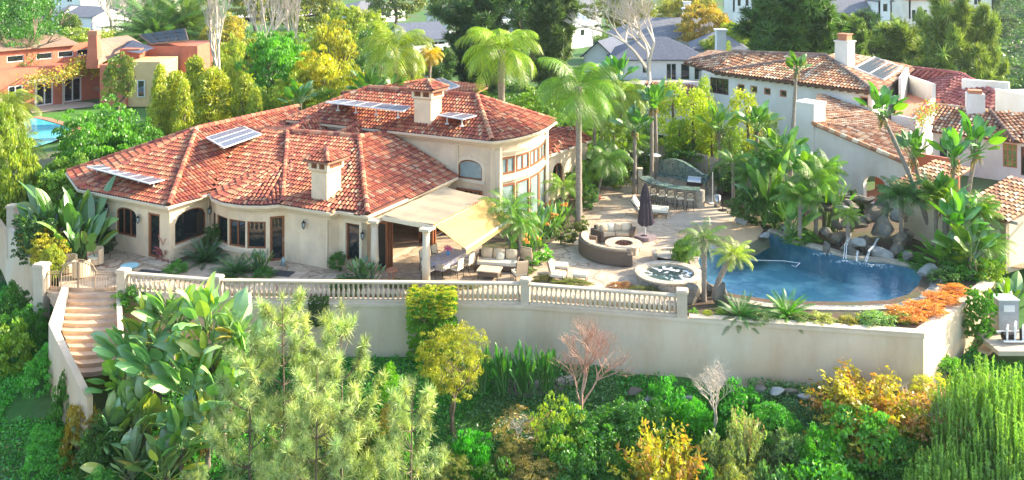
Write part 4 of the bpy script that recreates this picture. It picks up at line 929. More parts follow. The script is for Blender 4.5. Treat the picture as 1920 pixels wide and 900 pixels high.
# ---- simple far buildings
def volume(par,p0,p1,dep,h,rh,wm_,rm,roof='gable',wins=(),z=0,ov=.4,wfm='alum',gm='glass',pn='wall',rn='roof'):
    T=Fr(p0,p1); L=T.L; mb=MB(); b=p0.z
    ops=[(u0*L,u1*L,b+v0,b+v1) for u0,u1,v0,v1 in wins]; wall(mb,T,b-3 if False else b,b+h,ops); bx(mb,T,0,L,b-3,b-.001,-dep,0)
    for A,B_2 in ((T(L,0,0),T(L,0,-dep)),(T(L,0,-dep),T(0,0,-dep)),(T(0,0,-dep),T(0,0,0))): wall(mb,Fr(A,B_2),b,b+h)
    if roof=='gable': # ridge along u
        for uu in (.01,L-.01):
            mb.face([T(uu,b+h,0),T(uu,b+h,-dep),T(uu,b+h+rh*.97,-dep/2)])
    if roof=='front': mb.face([T(0,b+h,-.02),T(L,b+h,-.02),T(L/2,b+h+rh*.97,-.02)])
    part(pn,mb,wm_,par)
    for o in ops: window(par,T,*o,fm=wfm,gm=gm,fw=.1,mull=(.5,) if o[1]-o[0]>1.3 else ())
    mb=MB(); e=ov; z0=b+h; z1=z0+rh
    def slab(q):
        mb.face(q); mb.face([x-V(0,0,.14) for x in q[::-1]])
        for i in range(len(q)): a_,b_=q[i],q[(i+1)%len(q)]; mb.face([a_-V(0,0,.14),b_-V(0,0,.14),b_,a_])
    if roof=='gable':
        slab([T(-e,z0-.1,e),T(L+e,z0-.1,e),T(L+e,z1,-dep/2),T(-e,z1,-dep/2)]); slab([T(-e,z1,-dep/2),T(L+e,z1,-dep/2),T(L+e,z0-.1,-dep-e),T(-e,z0-.1,-dep-e)])
    elif roof=='front':
        slab([T(-e,z0-.1,e),T(L/2,z1,e),T(L/2,z1,-dep),T(-e,z0-.1,-dep)]); slab([T(L/2,z1,e),T(L+e,z0-.1,e),T(L+e,z0-.1,-dep),T(L/2,z1,-dep)])
    elif roof=='hip':
        k=min(dep/2,L/2-.5); slab([T(-e,z0,e),T(L+e,z0,e),T(L-k,z1,-dep/2),T(k,z1,-dep/2)]); slab([T(L+e,z0,e),T(L+e,z0,-dep-e),T(L-k,z1,-dep/2)]); slab([T(-e,z0,-dep-e),T(-e,z0,e),T(k,z1,-dep/2)]); slab([T(L+e,z0,-dep-e),T(-e,z0,-dep-e),T(k,z1,-dep/2),T(L-k,z1,-dep/2)])
    else: bx(mb,T,-.1,L+.1,z0,z0+.3,-dep-.1,.1)
    part(rn,mb,rm,par); return T
def chim(par,T,u,w,z0,z1,s=.9,m='siding'):
    mb=MB(); mb.box(T(u,(z0+z1)/2,w),(s,s,z1-z0),math.atan2(T.d.y,T.d.x)); mb.box(T(u,z1+.08,w),(s+.25,s+.25,.16),math.atan2(T.d.y,T.d.x)); part('chimney',mb,m,par)
gh=thing('grey_roofed_house',P(1260,150),'long white house with slate grey roofs and white chimneys behind the bare tree','house')
T=volume(gh,P(1150,152),P(1330,152),9,2.7,2.4,'siding','slate','hip',[(.05,.1,.9,2.1),(.3,.38,.9,2.1),(.55,.66,.1,2.2),(.7,.8,.1,2.2),(.84,.93,.1,2.2)])
T=volume(gh,P(1095,140),P(1150,143),10,2.5,2.,'siding','slate','front'); T=volume(gh,P(1300,140),P(1400,142),8,3.4,1.9,'siding','shingle','hip'); T=volume(gh,P(1362,118,.6),P(1440,118,.6),7,2.2,1.7,'siding','shingle','front',wfm='alum')
T=volume(gh,P(1155,118,0.),P(1420,118,0.),10,3.6,2.6,'siding','shingle','hip'); chim(gh,T,T.L*.52,-3,4,7.6); chim(gh,T,T.L*.56,-6,4.5,8.4)
mb=MB(); c=P(1351,118,2.6); mb.box(c+V(0,0,1.2),(1.1,1.1,5.4)); mb.box(c+V(0,0,4.),(1.4,1.4,.2)); part('chimney',mb,'siding',gh)
mb=MB(); c=P(1433,112,3.); mb.box(c+V(0,0,0.2),(1.,1.,4.)); mb.box(c+V(0,0,2.3),(1.3,1.3,.2)); part('chimney',mb,'siding',gh)
wh=thing('white_house',P(1085,85),'white clapboard house with gabled roof at the top centre of the photo','house')
volume(wh,P(1030,88),P(1112,78),9,3.2,2.3,'siding','siding','gable',[(.35,.45,1.2,2.4),(.7,.8,1.2,2.4)]); volume(wh,P(1065,66),P(1128,62),8,4.5,2.2,'siding','shingle','gable',[(.3,.4,2.4,3.6)])
gr=thing('garage',P(810,100),'white garage with dark blue roof and row of small panes','garage')
volume(gr,P(772,112),P(845,106),8,3.,2.2,'siding','slate','gable',[(.05,.4,1.9,2.5),(.5,.85,1.9,2.5)])
wt=thing('white_house',P(880,60),'white house partly hidden behind the dark pine at the top centre','house')
volume(wt,P(840,78),P(985,70),9,4.4,2.2,'siding','shingle','hip',[(.1,.18,2.6,3.9),(.35,.43,2.6,3.9),(.6,.68,2.6,3.9),(.8,.9,2.6,3.9)])
tl=thing('white_house',P(150,55),'white house with columned sunroom at the top left of the photo','house')
volume(tl,P(96,54),P(172,60),9,3.,1.8,'siding','shingle','gable',[(.05,.2,.2,2.2),(.3,.4,.2,2.2),(.5,.62,.2,2.2)]); volume(tl,P(168,56),P(204,50),6,3.,1.6,'siding','siding','front',[(.15,.45,.6,2.4),(.55,.85,.6,2.4)]); volume(tl,P(100,30),P(150,32),8,6,1.8,'siding','shingle','gable',[(.1,.3,3.6,5),(.5,.7,3.6,5)])
f1=thing('grey_house',Q(1615,35,180),'grey house with shingled roof on the far hillside at the top right','house')
volume(f1,Q(1565,52,175),Q(1640,50,175),8,3.,2.6,'greywood','shingle','gable',[(.2,.35,1,2.2),(.6,.75,1,2.2)]); volume(f1,Q(1648,46,172),Q(1672,44,172),6,4.5,1.5,'siding','shingle','front',[(.3,.7,2.4,4)])
f2=thing('white_mansion',Q(1790,20,190),'large white house with terraces on the far hillside at the top right edge','house')
volume(f2,Q(1705,38,185),Q(1790,36,185),10,4.2,1.6,'whitestucco','pot','hip',[(.05,.15,.4,2.2),(.25,.4,.4,2.2),(.55,.65,2.4,3.6),(.75,.9,.4,2.2)]); volume(f2,Q(1790,22,190),Q(1862,18,190),8,4.4,1.5,'whitestucco','pot','hip',[(.1,.3,1.4,3),(.5,.7,1.4,3)])
mb=MB(); T=Fr(Q(1700,44,183),Q(1800,40,183)); bx(mb,T,0,T.L,T.p.z-4,T.p.z+ (Q(1700,44,183).z)+.9,-.3,0); part('terrace_wall',mb,'whitestucco',f2)
f3=thing('house',Q(1300,0,175),'pale grey house behind trees at the top right of centre','house'); volume(f3,Q(1375,22,170),Q(1412,20,170),8,3.4,2.,'siding','slate','gable',[(.2,.4,1,2.4),(.6,.8,1,2.4)])
f4=thing('house',Q(720,20,165),'low house with grey roof beside the pale driveway at the top','house'); volume(f4,P(668,40),P(760,34),9,2.7,1.7,'siding','shingle','hip',[(.1,.3,.8,2.),(.5,.7,.8,2.)])
mb=MB(); mb.sheet([P(x,y,.0)[:2] for x,y in ((440,36),(560,34),(640,22),(700,14),(560,4),(480,14))],.4); struct('driveway',mb,'road')
mb=MB(); mb.sheet([P(x,y,.0)[:2] for x,y in ((1150,160),(1330,172),(1340,160),(1230,150))],.3); struct('neighbour_drive',mb,'road')
# parked van
def car(p,rz,lab,m='carpaint'):
    t=thing('parked_car',p,lab,'car',rz=rz); mb=MB()
    prof=[(-2.2,.35),(2.2,.35),(2.25,.8),(1.5,1.0),(.75,1.62),(-1.9,1.66),(-2.2,1.0)]
    a=[V(x,-.9,z) for x,z in prof]; b=[V(x,.9,z) for x,z in prof]; mb.face(a[::1]); mb.face(b[::-1])
    for i in range(len(a)): j=(i+1)%len(a); mb.face([a[i],b[i],b[j],a[j]])
    lpart('body',mb,m,t)
    mb=MB()
    for s in (-1,1): mb.face([(.7,s*.91,1.52),(1.25,s*.91,1.08),(-1.95,s*.91,1.08),(-1.8,s*.91,1.55)][::s])
    mb.face([(1.46,-.8,1.05),(1.46,.8,1.05),(.84,.75,1.58),(.84,-.75,1.58)]); mb.face([(-2.2,.8,1.08),(-2.2,-.8,1.08),(-1.96,-.75,1.55),(-1.96,.75,1.55)]); lpart('car_window',mb,'glass',t)
    for x in (-1.4,1.4):
        for y in (-.85,.85): mb=MB(); mb.tube([(x,y-.1,.34),(x,y+.1,.34)],.34,14); lpart('wheel',mb,'rubber',t)
car(P(796,149),R(15),'silver van parked behind the villa below the garage'); car(P(585,22),R(20),'white car parked on the pale driveway at the top of the photo','white')
# ================================================================ GARDEN OBJECTS
def fence(p0,p1,h,lab):
    t=thing('wooden_fence',p0,lab,'fence'); d=p1-p0; L=d.length; mb=MB(); n=int(L/.16); rz=math.atan2(d.y,d.x)
    for k in range(n): q=d*((k+.5)/n); mb.box(q+V(0,0,h/2+rnd.uniform(-.01,.02)),(.14,.025,h),rz)
    lpart('boards',mb,'greywood',t); mb=MB()
    for z in (.3,h-.25): mb.tube([V(0,.05,z),d+V(0,.05,z)],.04,4)
    lpart('rails',mb,'greywood',t)
fence(P(1330,345),P(1420,372),1.9,'weathered wooden fence behind the trash can and poolside palms'); fence(P(1421,372),P(1520,396),1.9,'weathered wooden fence behind the palms at the back of the pool'); fence(P(1180,305),P(1328,343),1.9,'weathered wooden fence behind the stone bar')
def boulder_mb(mb,c,d,seed,col=(1,1,1),sub=2):
    import bmesh
    bm_=bmesh.new(); bmesh.ops.create_icosphere(bm_,subdivisions=sub,radius=.5); r=random.Random(seed)
    ax=[(Vector((r.gauss(0,1),r.gauss(0,1),r.gauss(0,1))).normalized(),r.uniform(.20,.37)) for _ in range(13)]
    s=len(mb.v)
    for v in bm_.verts:
        p=v.co.copy()
        for a,k in ax:
            dd=p.dot(a)
            if dd>k: p-=a*(dd-k)
        p*=1+r.uniform(-.045,.045)
        mb.v.append((c[0]+p.x*d[0]*1.25,c[1]+p.y*d[1]*1.25,c[2]+p.z*d[2]*1.25))
    for f in bm_.faces: mb.f.append(tuple(s+v.index for v in f.verts)); mb.c.append(col)
    bm_.free()
def boulder(p,d,seed,lab,m='rock'):
    mb=MB(); boulder_mb(mb,(0,0,d[2]*.35),d,seed,sub=3); o=link('boulder',mesh_of(mb,'boulder'),m,None,p,False); tag(o,lab,'boulder')
M['palerock']=mat('pale_rock',(.26,.27,.26),(.42,.4,.35),2.5,.85,.6,10)
boulder(P(1392,420),(.75,.6,.5),3,'pale grey boulder at the corner between round deck and pool','palerock'); boulder(P(1432,447,-.1),(.7,.6,.4),4,'low pale blue boulder where the sandy beach enters the pool','palerock')
boulder(P(1301,565),(.9,.8,1.1),5,'upright tan boulder beside the hot tub under the leaning palms'); boulder(P(1352,572),(.8,.7,1.3),6,'upright orange-tan boulder between the leaning palm and pool'); boulder(P(1334,552),(.6,.5,.7),8,'small brown boulder between the two leaning palms')
boulder(P(1742,515),(1.3,.9,.6),7,'flat grey boulder at the right end of the pool coping','palerock'); boulder(P(1340,472,-.1),(1.3,.5,.3),12,'long flat pale rock along the left pool edge','palerock')
# rock waterfall
wf=thing('rock_waterfall',P(1640,470),'artificial rock waterfall spilling into the back of the pool','waterfall')
rocks=[(1478,432,1.3,1.1,1.0,0),(1500,440,1.2,1,.8,0),(1478,410,1.2,1,.9,.5),(1520,448,1.0,.9,.6,0),(1548,470,.5,.5,1.1,0),(1570,455,1.5,1.2,1.2,.1),(1600,478,1.5,1.0,.9,0),(1570,425,1.2,1,1,.9),(1620,462,1.6,1.3,1.5,.3),(1650,482,1.5,1.1,1.2,0),(1680,480,1.2,1.,1.4,0),(1690,455,1.2,1.1,1.2,.6),(1655,440,1.6,1.3,1.4,1.),(1610,430,1.5,1.3,1.3,1.1),(1640,412,1.8,1.3,1.3,1.4),(1590,400,1.4,1.2,.9,1.6),(1615,385,1.6,1.1,.7,1.9),(1560,400,1.6,1.1,.6,1.5),(1680,420,1.2,1,1.2,1.2),(1700,450,.9,.9,1.,.3),(1540,388,1.8,.9,.45,1.5),(1585,378,1.8,.9,.45,1.9),(1655,395,1.3,1.,.9,1.7),(1545,440,.9,.9,.8,.6)]
rk=random.Random(4); rocks=rocks+[(px+rk.uniform(-22,22),py+rk.uniform(-10,10),a*.6,b*.6,c*.6,z+rk.uniform(0,.5)) for px,py,a,b,c,z in rocks[5:20]]
for i,(px,py,a,b,c,z) in enumerate(rocks):
    mb=MB(); p=P(px,py+ (z*28),0); boulder_mb(mb,(p.x,p.y,z+c*.12),(a*.78,b*.85,c*.75),40+i,sub=3); part('boulder',mb,'rock' if i%9 else 'palerock',wf)
def fall(pts,w):
    mb=MB(); 
    for i in range(len(pts)-1):
        a,b=pts[i],pts[i+1]
        for k in range(5):
            o=V((k-2)*w/9+rnd.uniform(-.03,.03),0,0); o2=V((k-2)*w/8+rnd.uniform(-.04,.04),0,0); mb.tube([a+o,b+o2],.008,3)
    part('falling_water',mb,'foam',wf)
def fallpts(l): return [Q(px,py,48.7-(py-440)*.047) for px,py in l]
for l,w in (([(1594,436),(1592,446),(1586,460),(1584,486)],.3),([(1646,446),(1640,458),(1630,470),(1623,491)],.2),([(1608,470),(1606,489)],.12)): fall(fallpts(l),w)
mb=MB()
for px,py in ((1584,488),(1622,493),(1646,495),(1545,474)):
    p=P(px,py,-.07)
    for k in range(40): a=rnd.uniform(0,6.28); r_=rnd.uniform(0,.6); mb.box(p+V(math.cos(a)*r_*1.3,-abs(math.sin(a))*r_,0.0),(rnd.uniform(.03,.09),rnd.uniform(.015,.03),.012),a)
FO=part('foam',mb,'foam',wf); FO['kind']='stuff'
# fire pit
FP=V(5.95,48.4,0); t=thing('fire_pit',FP,'round stone fire pit with red-brown lava stones between the wicker sofas','fire pit')
mb=MB(); ringprof(mb,[(.8,0),(.8,.4)]); 
for k in range(8): a=k*math.pi/4; mb.box((.8*math.cos(a),.8*math.sin(a),.19),(.12,.12,.38),a)
lpart('base',mb,'stone',t); mb=MB(); ringprof(mb,[(.8,.4),(.97,.4),(.98,.49),(.5,.49),(.48,.36)]); lpart('rim',mb,'coping',t); mb=MB(); mb.lathe([(.49,.3),(.49,.4)],seg=24); 
lpart('burner_bed',mb,'iron',t); mb=MB(); 
for k in range(90): a=rnd.uniform(0,6.28); r_=math.sqrt(rnd.random())*.44; mb.box((math.cos(a)*r_,math.sin(a)*r_,.43),(.09,.08,.07),a)
lpart('lava_stones',mb,'lava',t)
# curved wicker sofas
def arcsec(mb,r0,r1,a0,a1,z0,z1,n=14,zf=None):
    for k in range(n):
        t0=R(a0+(a1-a0)*k/n); t1=R(a0+(a1-a0)*(k+1)/n)
        p=lambda r,t,z:V(r*math.cos(t),r*math.sin(t),z)
        mb.hexa([p(r0,t0,z0),p(r1,t0,z0),p(r1,t1,z0),p(r0,t1,z0),p(r0,t0,z1),p(r1,t0,z1),p(r1,t1,z1),p(r0,t1,z1)])
def pillow(mb,c,d,M3):
    s=len(mb.v); n=6
    for sg in (-1,1):
        for i in range(n+1):
            for j in range(n+1):
                u=i/n*2-1; v=j/n*2-1; h=.5*sg*(max(0,(1-u**4)*(1-v**4)))**.5; sc=1-.06*(abs(u*v))
                mb.v.append(tuple(Vector(c)+M3@Vector((u*d[0]/2*sc,h*d[1],v*d[2]/2*sc))))
    for q in (0,1):
        for i in range(n):
            for j in range(n):
                a=s+q*(n+1)**2+i*(n+1)+j; f=(a,a+1,a+n+2,a+n+1); mb.f.append(f if q else f[::-1]); mb.c.append(mb.col)
def curved_sofa(c,ri,ro,a0,a1,lab,pills):
    t=thing('curved_sofa',c,lab,'sofa','curved wicker sofas around the fire pit')
    mb=MB(); arcsec(mb,ri,ro-.02,a0,a1,.06,.30); arcsec(mb,ro-.16,ro,a0,a1,.05,.78); 
    da=math.degrees(.16/ri); arcsec(mb,ri-.04,ro+.02,a0-da,a0,.05,.62,2); arcsec(mb,ri-.04,ro+.02,a1,a1+da,.05,.62,2); lpart('wicker_frame',mb,'wicker',t)
    n=max(2,int((a1-a0)/38)); 
    for k in range(n):
        b0=a0+(a1-a0)*k/n+.8; b1=a0+(a1-a0)*(k+1)/n-.8; mb=MB(); arcsec(mb,ri+.0,ro-.3,b0,b1,.31,.45,6); lpart('seat_cushion',mb,'cushion',t)
        mb=MB(); arcsec(mb,ro-.34,ro-.15,b0,b1,.45,.86,6); lpart('back_cushion',mb,'cushion',t)
    for a,m_,tl in pills:
        mb=MB(); r_=ro-.42; q=V(r_*math.cos(R(a)),r_*math.sin(R(a)),.66); M3=Matrix.Rotation(R(a)-math.pi/2,3,'Z')@Matrix.Rotation(R(tl),3,'X'); pillow(mb,q,(.45,.16,.43),M3)
        o=link('throw_pillow',mesh_of(mb,'throw_pillow'),m_,None,c+q*0,True); 
        me=o.data; tag(o,{'cushion':'beige','creamcush':'pale striped','trim':'cream'}[m_]+' throw pillow on the '+('near wicker sofa' if a>140 else 'far wicker sofa')+' by the fire pit, '+('leftmost' if a==max(p[0] for p in pills) else 'rightmost' if a==min(p[0] for p in pills) else 'a middle one'),'pillow','throw pillows on the curved sofas')
curved_sofa(FP,1.55,2.4,158,268,'curved wicker sofa with its back towards the balustrade',[(165,'trim',-12),(180,'cushion',-15),(196,'cushion',-10),(212,'trim',-15)])
curved_sofa(FP,1.75,2.6,72,122,'curved wicker sofa on the far side of the fire pit, facing us',[(112,'cushion',-12),(102,'creamcush',-12),(91,'cushion',-14),(80,'trim',-10)])
# umbrella
UP=P(1210,449); t=thing('patio_umbrella',UP,'closed charcoal patio umbrella standing by the fire pit','umbrella')
mb=MB(); mb.tube([(0,0,.1),(0,0,3.1)],.035,8); lpart('pole',mb,'alum',t); mb=MB()
for i,(z0,z1,r0,r1) in enumerate(((2.1,3.15,.27,.05),(.85,2.35,.40,.20))):
    seg=20; s=len(mb.v)
    for z,r_ in ((z0,r0),(z0+(z1-z0)*.35,r0*.86),(z0+(z1-z0)*.75,(r0*.4+r1*.6)),(z1,r1)):
        for k in range(seg): a=2*math.pi*k/seg; q=r_*(1+.16*(-1)**k)*(1+.1*math.sin(3*a+i)); mb.v.append((q*math.cos(a),q*math.sin(a),z+(.06*(-1)**k if z==z0 else 0)))
    for j in range(3):
        for k in range(seg): k2=(k+1)%seg; mb.f.append((s+j*seg+k,s+j*seg+k2,s+(j+1)*seg+k2,s+(j+1)*seg+k)); mb.c.append((1,1,1))
    mb.f.append(tuple(s+3*seg+k for k in range(seg))); mb.c.append((1,1,1)); 
lpart('folded_canopy',mb,'purplecloth',t); mb=MB(); mb.prism([(.62*math.cos(R(a))*1.0,.5*math.sin(R(a))) for a in (10,80,100,170,190,260,280,350)],0,.22); mb.prism([(.15*math.cos(R(a)),.15*math.sin(R(a))) for a in range(0,360,45)],.22,.3); M['mauve']=mat('base_cover',(.20,.15,.16),(.27,.21,.21),4,.9); lpart('base',mb,'mauve',t)
# chaise double
t=thing('chaise_lounge',P(1216,404),'cream cushioned double chaise lounge with dark frame behind the umbrella','chaise lounge',rz=R(-14))
mb=MB(); 
for x in (-.55,1.1):
    for y in (-.55,.55): mb.tube([(x,y,0),(x,y,.34)],.022,5)
mb.tube([(-.7,-.58,.34),(1.15,-.58,.34),(1.15,.58,.34),(-.7,.58,.34),(-.7,-.58,.34)],.025,5); mb.tube([(-.55,-.58,.34),(-1.,-.58,.95)],.025,5); mb.tube([(-.55,.58,.34),(-1.,.58,.95)],.025,5); mb.tube([(-1,-.58,.95),(-1.02,0,1.02),(-1,.58,.95)],.025,5)
for s in (-1,1): mb.tube([(-.9,s*.58,.8),(-.6,s*.62,.62),(-.1,s*.62,.6),(.05,s*.6,.34)],.02,5)
lpart('frame',mb,'iron',t); mb=MB(); Mi=Matrix.Identity(3)
mb.box((.3,0,.43),(1.75,1.12,.14)); lpart('seat_cushion',mb,'creamcush',t); mb=MB(); mb.box((-.76,0,.74),(.12,1.1,.72),M4=Matrix.Rotation(R(-33),3,'Y')); lpart('back_cushion',mb,'creamcush',t)
# bar
BC=[P(1200,331,1.1),P(1208,338,1.1),P(1225,345,1.1),P(1255,352,1.1),P(1290,356,1.1),P(1313,357,1.1)]
bar=thing('outdoor_bar',V(*BC[3][:2],0),'curved outdoor bar with green granite counter and stone face','outdoor bar')
mb=MB(); mb.sweep(BC,[(.12,-.04),(.12,.03),(-.72,.03),(-.72,-.04)]); part('counter',mb,'granite',bar)
mb=MB(); mb.sweep([V(p.x,p.y,0) for p in BC[1:]],[(-.22,0),(-.22,1.06),(-.55,1.06),(-.55,0)]); part('bar_front',mb,'barblock',bar)
mb=MB(); p=BC[-1]; mb.lathe([(.3,0),(.3,1.06)],(p.x+.02,p.y+.22,0),14); part('end_pillar',mb,'barblock',bar)
B2=[P(1240,333,.92),P(1275,337,.92),P(1305,345,.92),P(1333,348,.92)]
B2=[p+V(0,1.2,0) for p in B2]; mb=MB(); mb.sweep(B2,[(.7,-.05),(.7,0),(-.1,0),(-.1,-.05)]); part('back_counter',mb,'granite',bar)
mb=MB(); mb.sweep([V(p.x,p.y,0) for p in B2],[(.62,0),(.62,.86),(-.1,.86),(-.1,0)]); part('back_base',mb,'barblock',bar)
mb=MB(); T=Fr(B2[0],B2[3]); L=T.L; N_=10
for k in range(N_):
    u0=L*k/N_;u1=L*(k+1)/N_; h=lambda u:1.25+.75*math.sin(math.pi*min(1,max(0,(u/L*.9+.22))))**1.; mb.hexa([T(u0,.9,-.1),T(u1,.9,-.1),T(u1,.9,-.4),T(u0,.9,-.4),T(u0,h(u0),-.1),T(u1,h(u1),-.1),T(u1,h(u1),-.4),T(u0,h(u0),-.4)])
part('splashback',mb,'granite',bar)
gp=P(1306,347,.95)+V(0,.55,0); t=thing('barbecue_grill',gp,'stainless steel barbecue grill set on the right end of the bar','barbecue grill',rz=R(-20))
mb=MB(); mb.tube([(-.42,0,.12),(.42,0,.12)],.3,16); lpart('hood',mb,'steel',t); mb=MB(); mb.box((0,-.05,-.02),(.95,.62,.2)); lpart('firebox',mb,'iron',t); mb=MB(); mb.tube([(-.35,-.34,.2),(.35,-.34,.2)],.02,5); lpart('handle',mb,'steel',t)
t=thing('stone_post',P(1200,362),'tall tan wooden post at the left end of the bar','post'); mb=MB(); mb.box((0,0,.8),(.28,.28,1.6)); lpart('shaft',mb,'stone',t); mb=MB(); mb.box((0,0,1.63),(.36,.36,.08)); lpart('cap',mb,'stone',t)
# bar stools
def make_stool(lab):
    t=thing('bar_stool',V(0,0,0),lab,'bar stool','iron bar stools along the curved bar'); mb=MB()
    for sx in (-1,1):
        for sy in (-1,1): mb.tube([(sx*.24,sy*.24,0),(sx*.17,sy*.16,.4),(sx*.19,sy*.19,.72)],.017,5)
    ringprof2=[(.2*math.cos(2*math.pi*k/12),.2*math.sin(2*math.pi*k/12),.28) for k in range(13)]; mb.tube(ringprof2,.012,4); lpart('legs',mb,'iron',t)
    mb=MB(); mb.tube([(-.2,-.18,.74),(-.22,-.24,1.18)],.017,5); mb.tube([(.2,-.18,.74),(.22,-.24,1.18)],.017,5); mb.tube([(-.22,-.24,1.18),(0,-.25,1.24),(.22,-.24,1.18)],.017,5); mb.tube([(-.21,-.2,.84),(.21,-.2,.84)],.014,4); mb.tube([(-.21,-.25,.84),(.21,-.25,1.16)],.013,4); mb.tube([(.21,-.25,.84),(-.21,-.25,1.16)],.013,4); lpart('back_frame',mb,'iron',t)
    mb=MB(); mb.box((0,0,.77),(.42,.42,.09)); lpart('seat',mb,'creamcush',t); mb=MB(); mb.box((0,-.2,1.0),(.38,.04,.3)); lpart('back_cushion',mb,'cushion',t); return t
st=make_stool('bar stool nearest the tan post at the left end of the bar')
sl=[(1213,382,25,None),(1222,386,20,'second bar stool from the tan post at the bar'),(1239,389,10,'third bar stool from the tan post at the bar'),(1256,391,5,'fourth bar stool from the tan post at the bar'),(1275,394,-3,'bar stool second from the right end pillar of the bar'),(1294,396,-8,'white-seated bar stool beside the right end pillar of the bar')]
for px,py,rz,lab in sl:
    if lab is None: st.location=P(px,py); st.rotation_euler.z=R(rz)
    else: dup(st,P(px,py),R(rz),lab)
# trash can, pole base, heaters
t=thing('trash_can',P(1345,388),'round stainless steel trash can beside the bar','trash can'); mb=MB(); mb.lathe([(.21,0),(.21,.68)],seg=16); lpart('can',mb,'steel',t,True); mb=MB(); mb.lathe([(.225,.68),(.225,.72),(.15,.78),(.02,.8)],seg=16); lpart('lid',mb,'steel',t)
def heater(p,lab,full=True):
    t=thing('patio_heater',p,lab,'patio heater','tall patio heaters behind the patio'); mb=MB(); mb.lathe([(.24,0),(.24,.04),(.04,.06)],seg=14); lpart('base',mb,'iron',t); mb=MB(); mb.tube([(0,0,.05),(0,0,1.95)],.03,8); lpart('pole',mb,'steel',t)
    if full: mb=MB(); mb.lathe([(.08,1.75),(.1,2.1)],seg=12); lpart('burner',mb,'steel',t); mb=MB(); mb.lathe([(.44,2.18),(.42,2.2),(.15,2.3),(.02,2.33)],seg=20); lpart('reflector',mb,'alum',t)
    return t
heater(P(1201,355)+V(0,1.5,0),'patio heater with white dish, left of the pair behind the bar'); heater(P(1233,360)+V(0,1.2,0),'patio heater with white dish, right of the pair behind the bar')
t=thing('umbrella_stand',P(1355,395),'black stand with thin upright pole beside the trash can','stand'); mb=MB(); mb.lathe([(.27,0),(.27,.05),(.05,.09)],seg=16); lpart('base',mb,'iron',t); mb=MB(); mb.tube([(0,0,.08),(0,0,1.5)],.025,6); mb.tube([(-.12,0,1.35),(.12,0,1.35)],.02,5); lpart('pole',mb,'iron',t)
t=thing('umbrella_stand',P(1336,382),'pale pole on round base behind the trash can','stand'); mb=MB(); mb.lathe([(.25,0),(.25,.06),(.04,.1)],seg=16); lpart('base',mb,'alum',t); mb=MB(); mb.tube([(0,0,.08),(0,0,2.0)],.025,6); lpart('pole',mb,'alum',t)
# lounge chairs
def armchair(p,rz,lab,s=1.,otto=False):
    t=thing('lounge_chair',p,lab,'lounge chair','cream cushioned metal lounge chairs',rz=rz); mb=MB()
    for x in (-.32,.32): mb.tube([(x,-.35,0),(x,-.35,.5),(x,.3,.55),(x,.45,1.0)],.018,5); mb.tube([(x,.3,.3),(x,.42,0)],.018,5); mb.tube([(x,-.35,.28),(x,.32,.28)],.018,5)
    mb.tube([(-.32,.45,1.),(.32,.45,1.)],.018,5); lpart('frame',mb,'iron',t); mb=MB(); mb.box((0,-.03,.36),(.6,.64,.13)); lpart('seat_cushion',mb,'creamcush',t); mb=MB(); mb.box((0,.36,.7),(.58,.12,.62),M4=Matrix.Rotation(R(-14),3,'X')); lpart('back_cushion',mb,'cushion',t); return t
def ottoman(p,rz,lab):
    t=thing('ottoman',p,lab,'ottoman',rz=rz); mb=MB()
    for x in (-.3,.3):
        for y in (-.26,.26): mb.tube([(x,y,0),(x,y,.32)],.018,5)
    mb.tube([(-.3,-.26,.3),(.3,-.26,.3),(.3,.26,.3),(-.3,.26,.3),(-.3,-.26,.3)],.018,5); lpart('frame',mb,'iron',t); mb=MB(); mb.box((0,0,.39),(.68,.6,.13)); lpart('cushion',mb,'creamcush',t)
armchair(P(1046,528),R(70),'cream lounge chair with striped back in front of the balustrade'); ottoman(P(1088,528),R(-12),'cream ottoman in front of the cream lounge chair'); ottoman(P(1052,512),R(-5),'small cream ottoman behind the cream lounge chair')
# wicker sofa + coffee table under awning
def sofa(p,rz,w,lab,pl_):
    t=thing('patio_sofa',p,lab,'sofa',rz=rz); mb=MB(); mb.box((0,0,.2),(w,.8,.24)); mb.box((0,.38,.5),(w,.1,.7))
    for s in (-1,1): mb.tube([(s*w/2,-.38,.1),(s*w/2,-.42,.5),(s*w/2,-.2,.64),(s*w/2,.35,.62)],.05,6); mb.tube([(s*w/2,-.3,0),(s*w/2,-.3,.5)],.03,5)
    lpart('frame',mb,'wicker',t); mb=MB(); mb.box((0,-.04,.4),(w-.1,.72,.16)); lpart('seat_cushion',mb,'creamcush',t)
    for k in range(3):
        mb=MB(); pillow(mb,((k-1)*(w-.2)/3,.26,.72),((w-.2)/3-.03,.2,.5),Matrix.Rotation(R(-12),3,'X')); lpart('back_cushion',mb,'cushion',t,True)
    mb=MB(); pillow(mb,(.1,.1,.62),(.4,.16,.38),Matrix.Rotation(R(-14),3,'X')@Matrix.Rotation(R(8),3,'Y')); lpart('throw_pillow',mb,'creamcush',t,True); return t
sofa(P(934,505),R(-10),2.1,'brown wicker sofa with peach cushions under the yellow awning',3)
t=thing('coffee_table',P(918,521),'square wicker coffee table with pale top in front of the awning sofa','coffee table',rz=R(-14)); mb=MB()
for x in (-.48,.48):
    for y in (-.33,.33): mb.tube([(x,y,0),(x,y,.4)],.04,4)
mb.box((0,0,.26),(1.0,.7,.2)); lpart('base',mb,'wicker',t); mb=MB(); mb.box((0,0,.43),(1.12,.82,.05)); lpart('table_top',mb,'cushion',t)
armchair(P(974,524),R(200),'brown lounge chair beside the awning sofa'); armchair(P(995,497),R(150),'small terrace chair between the awning sofa and the flower bed')
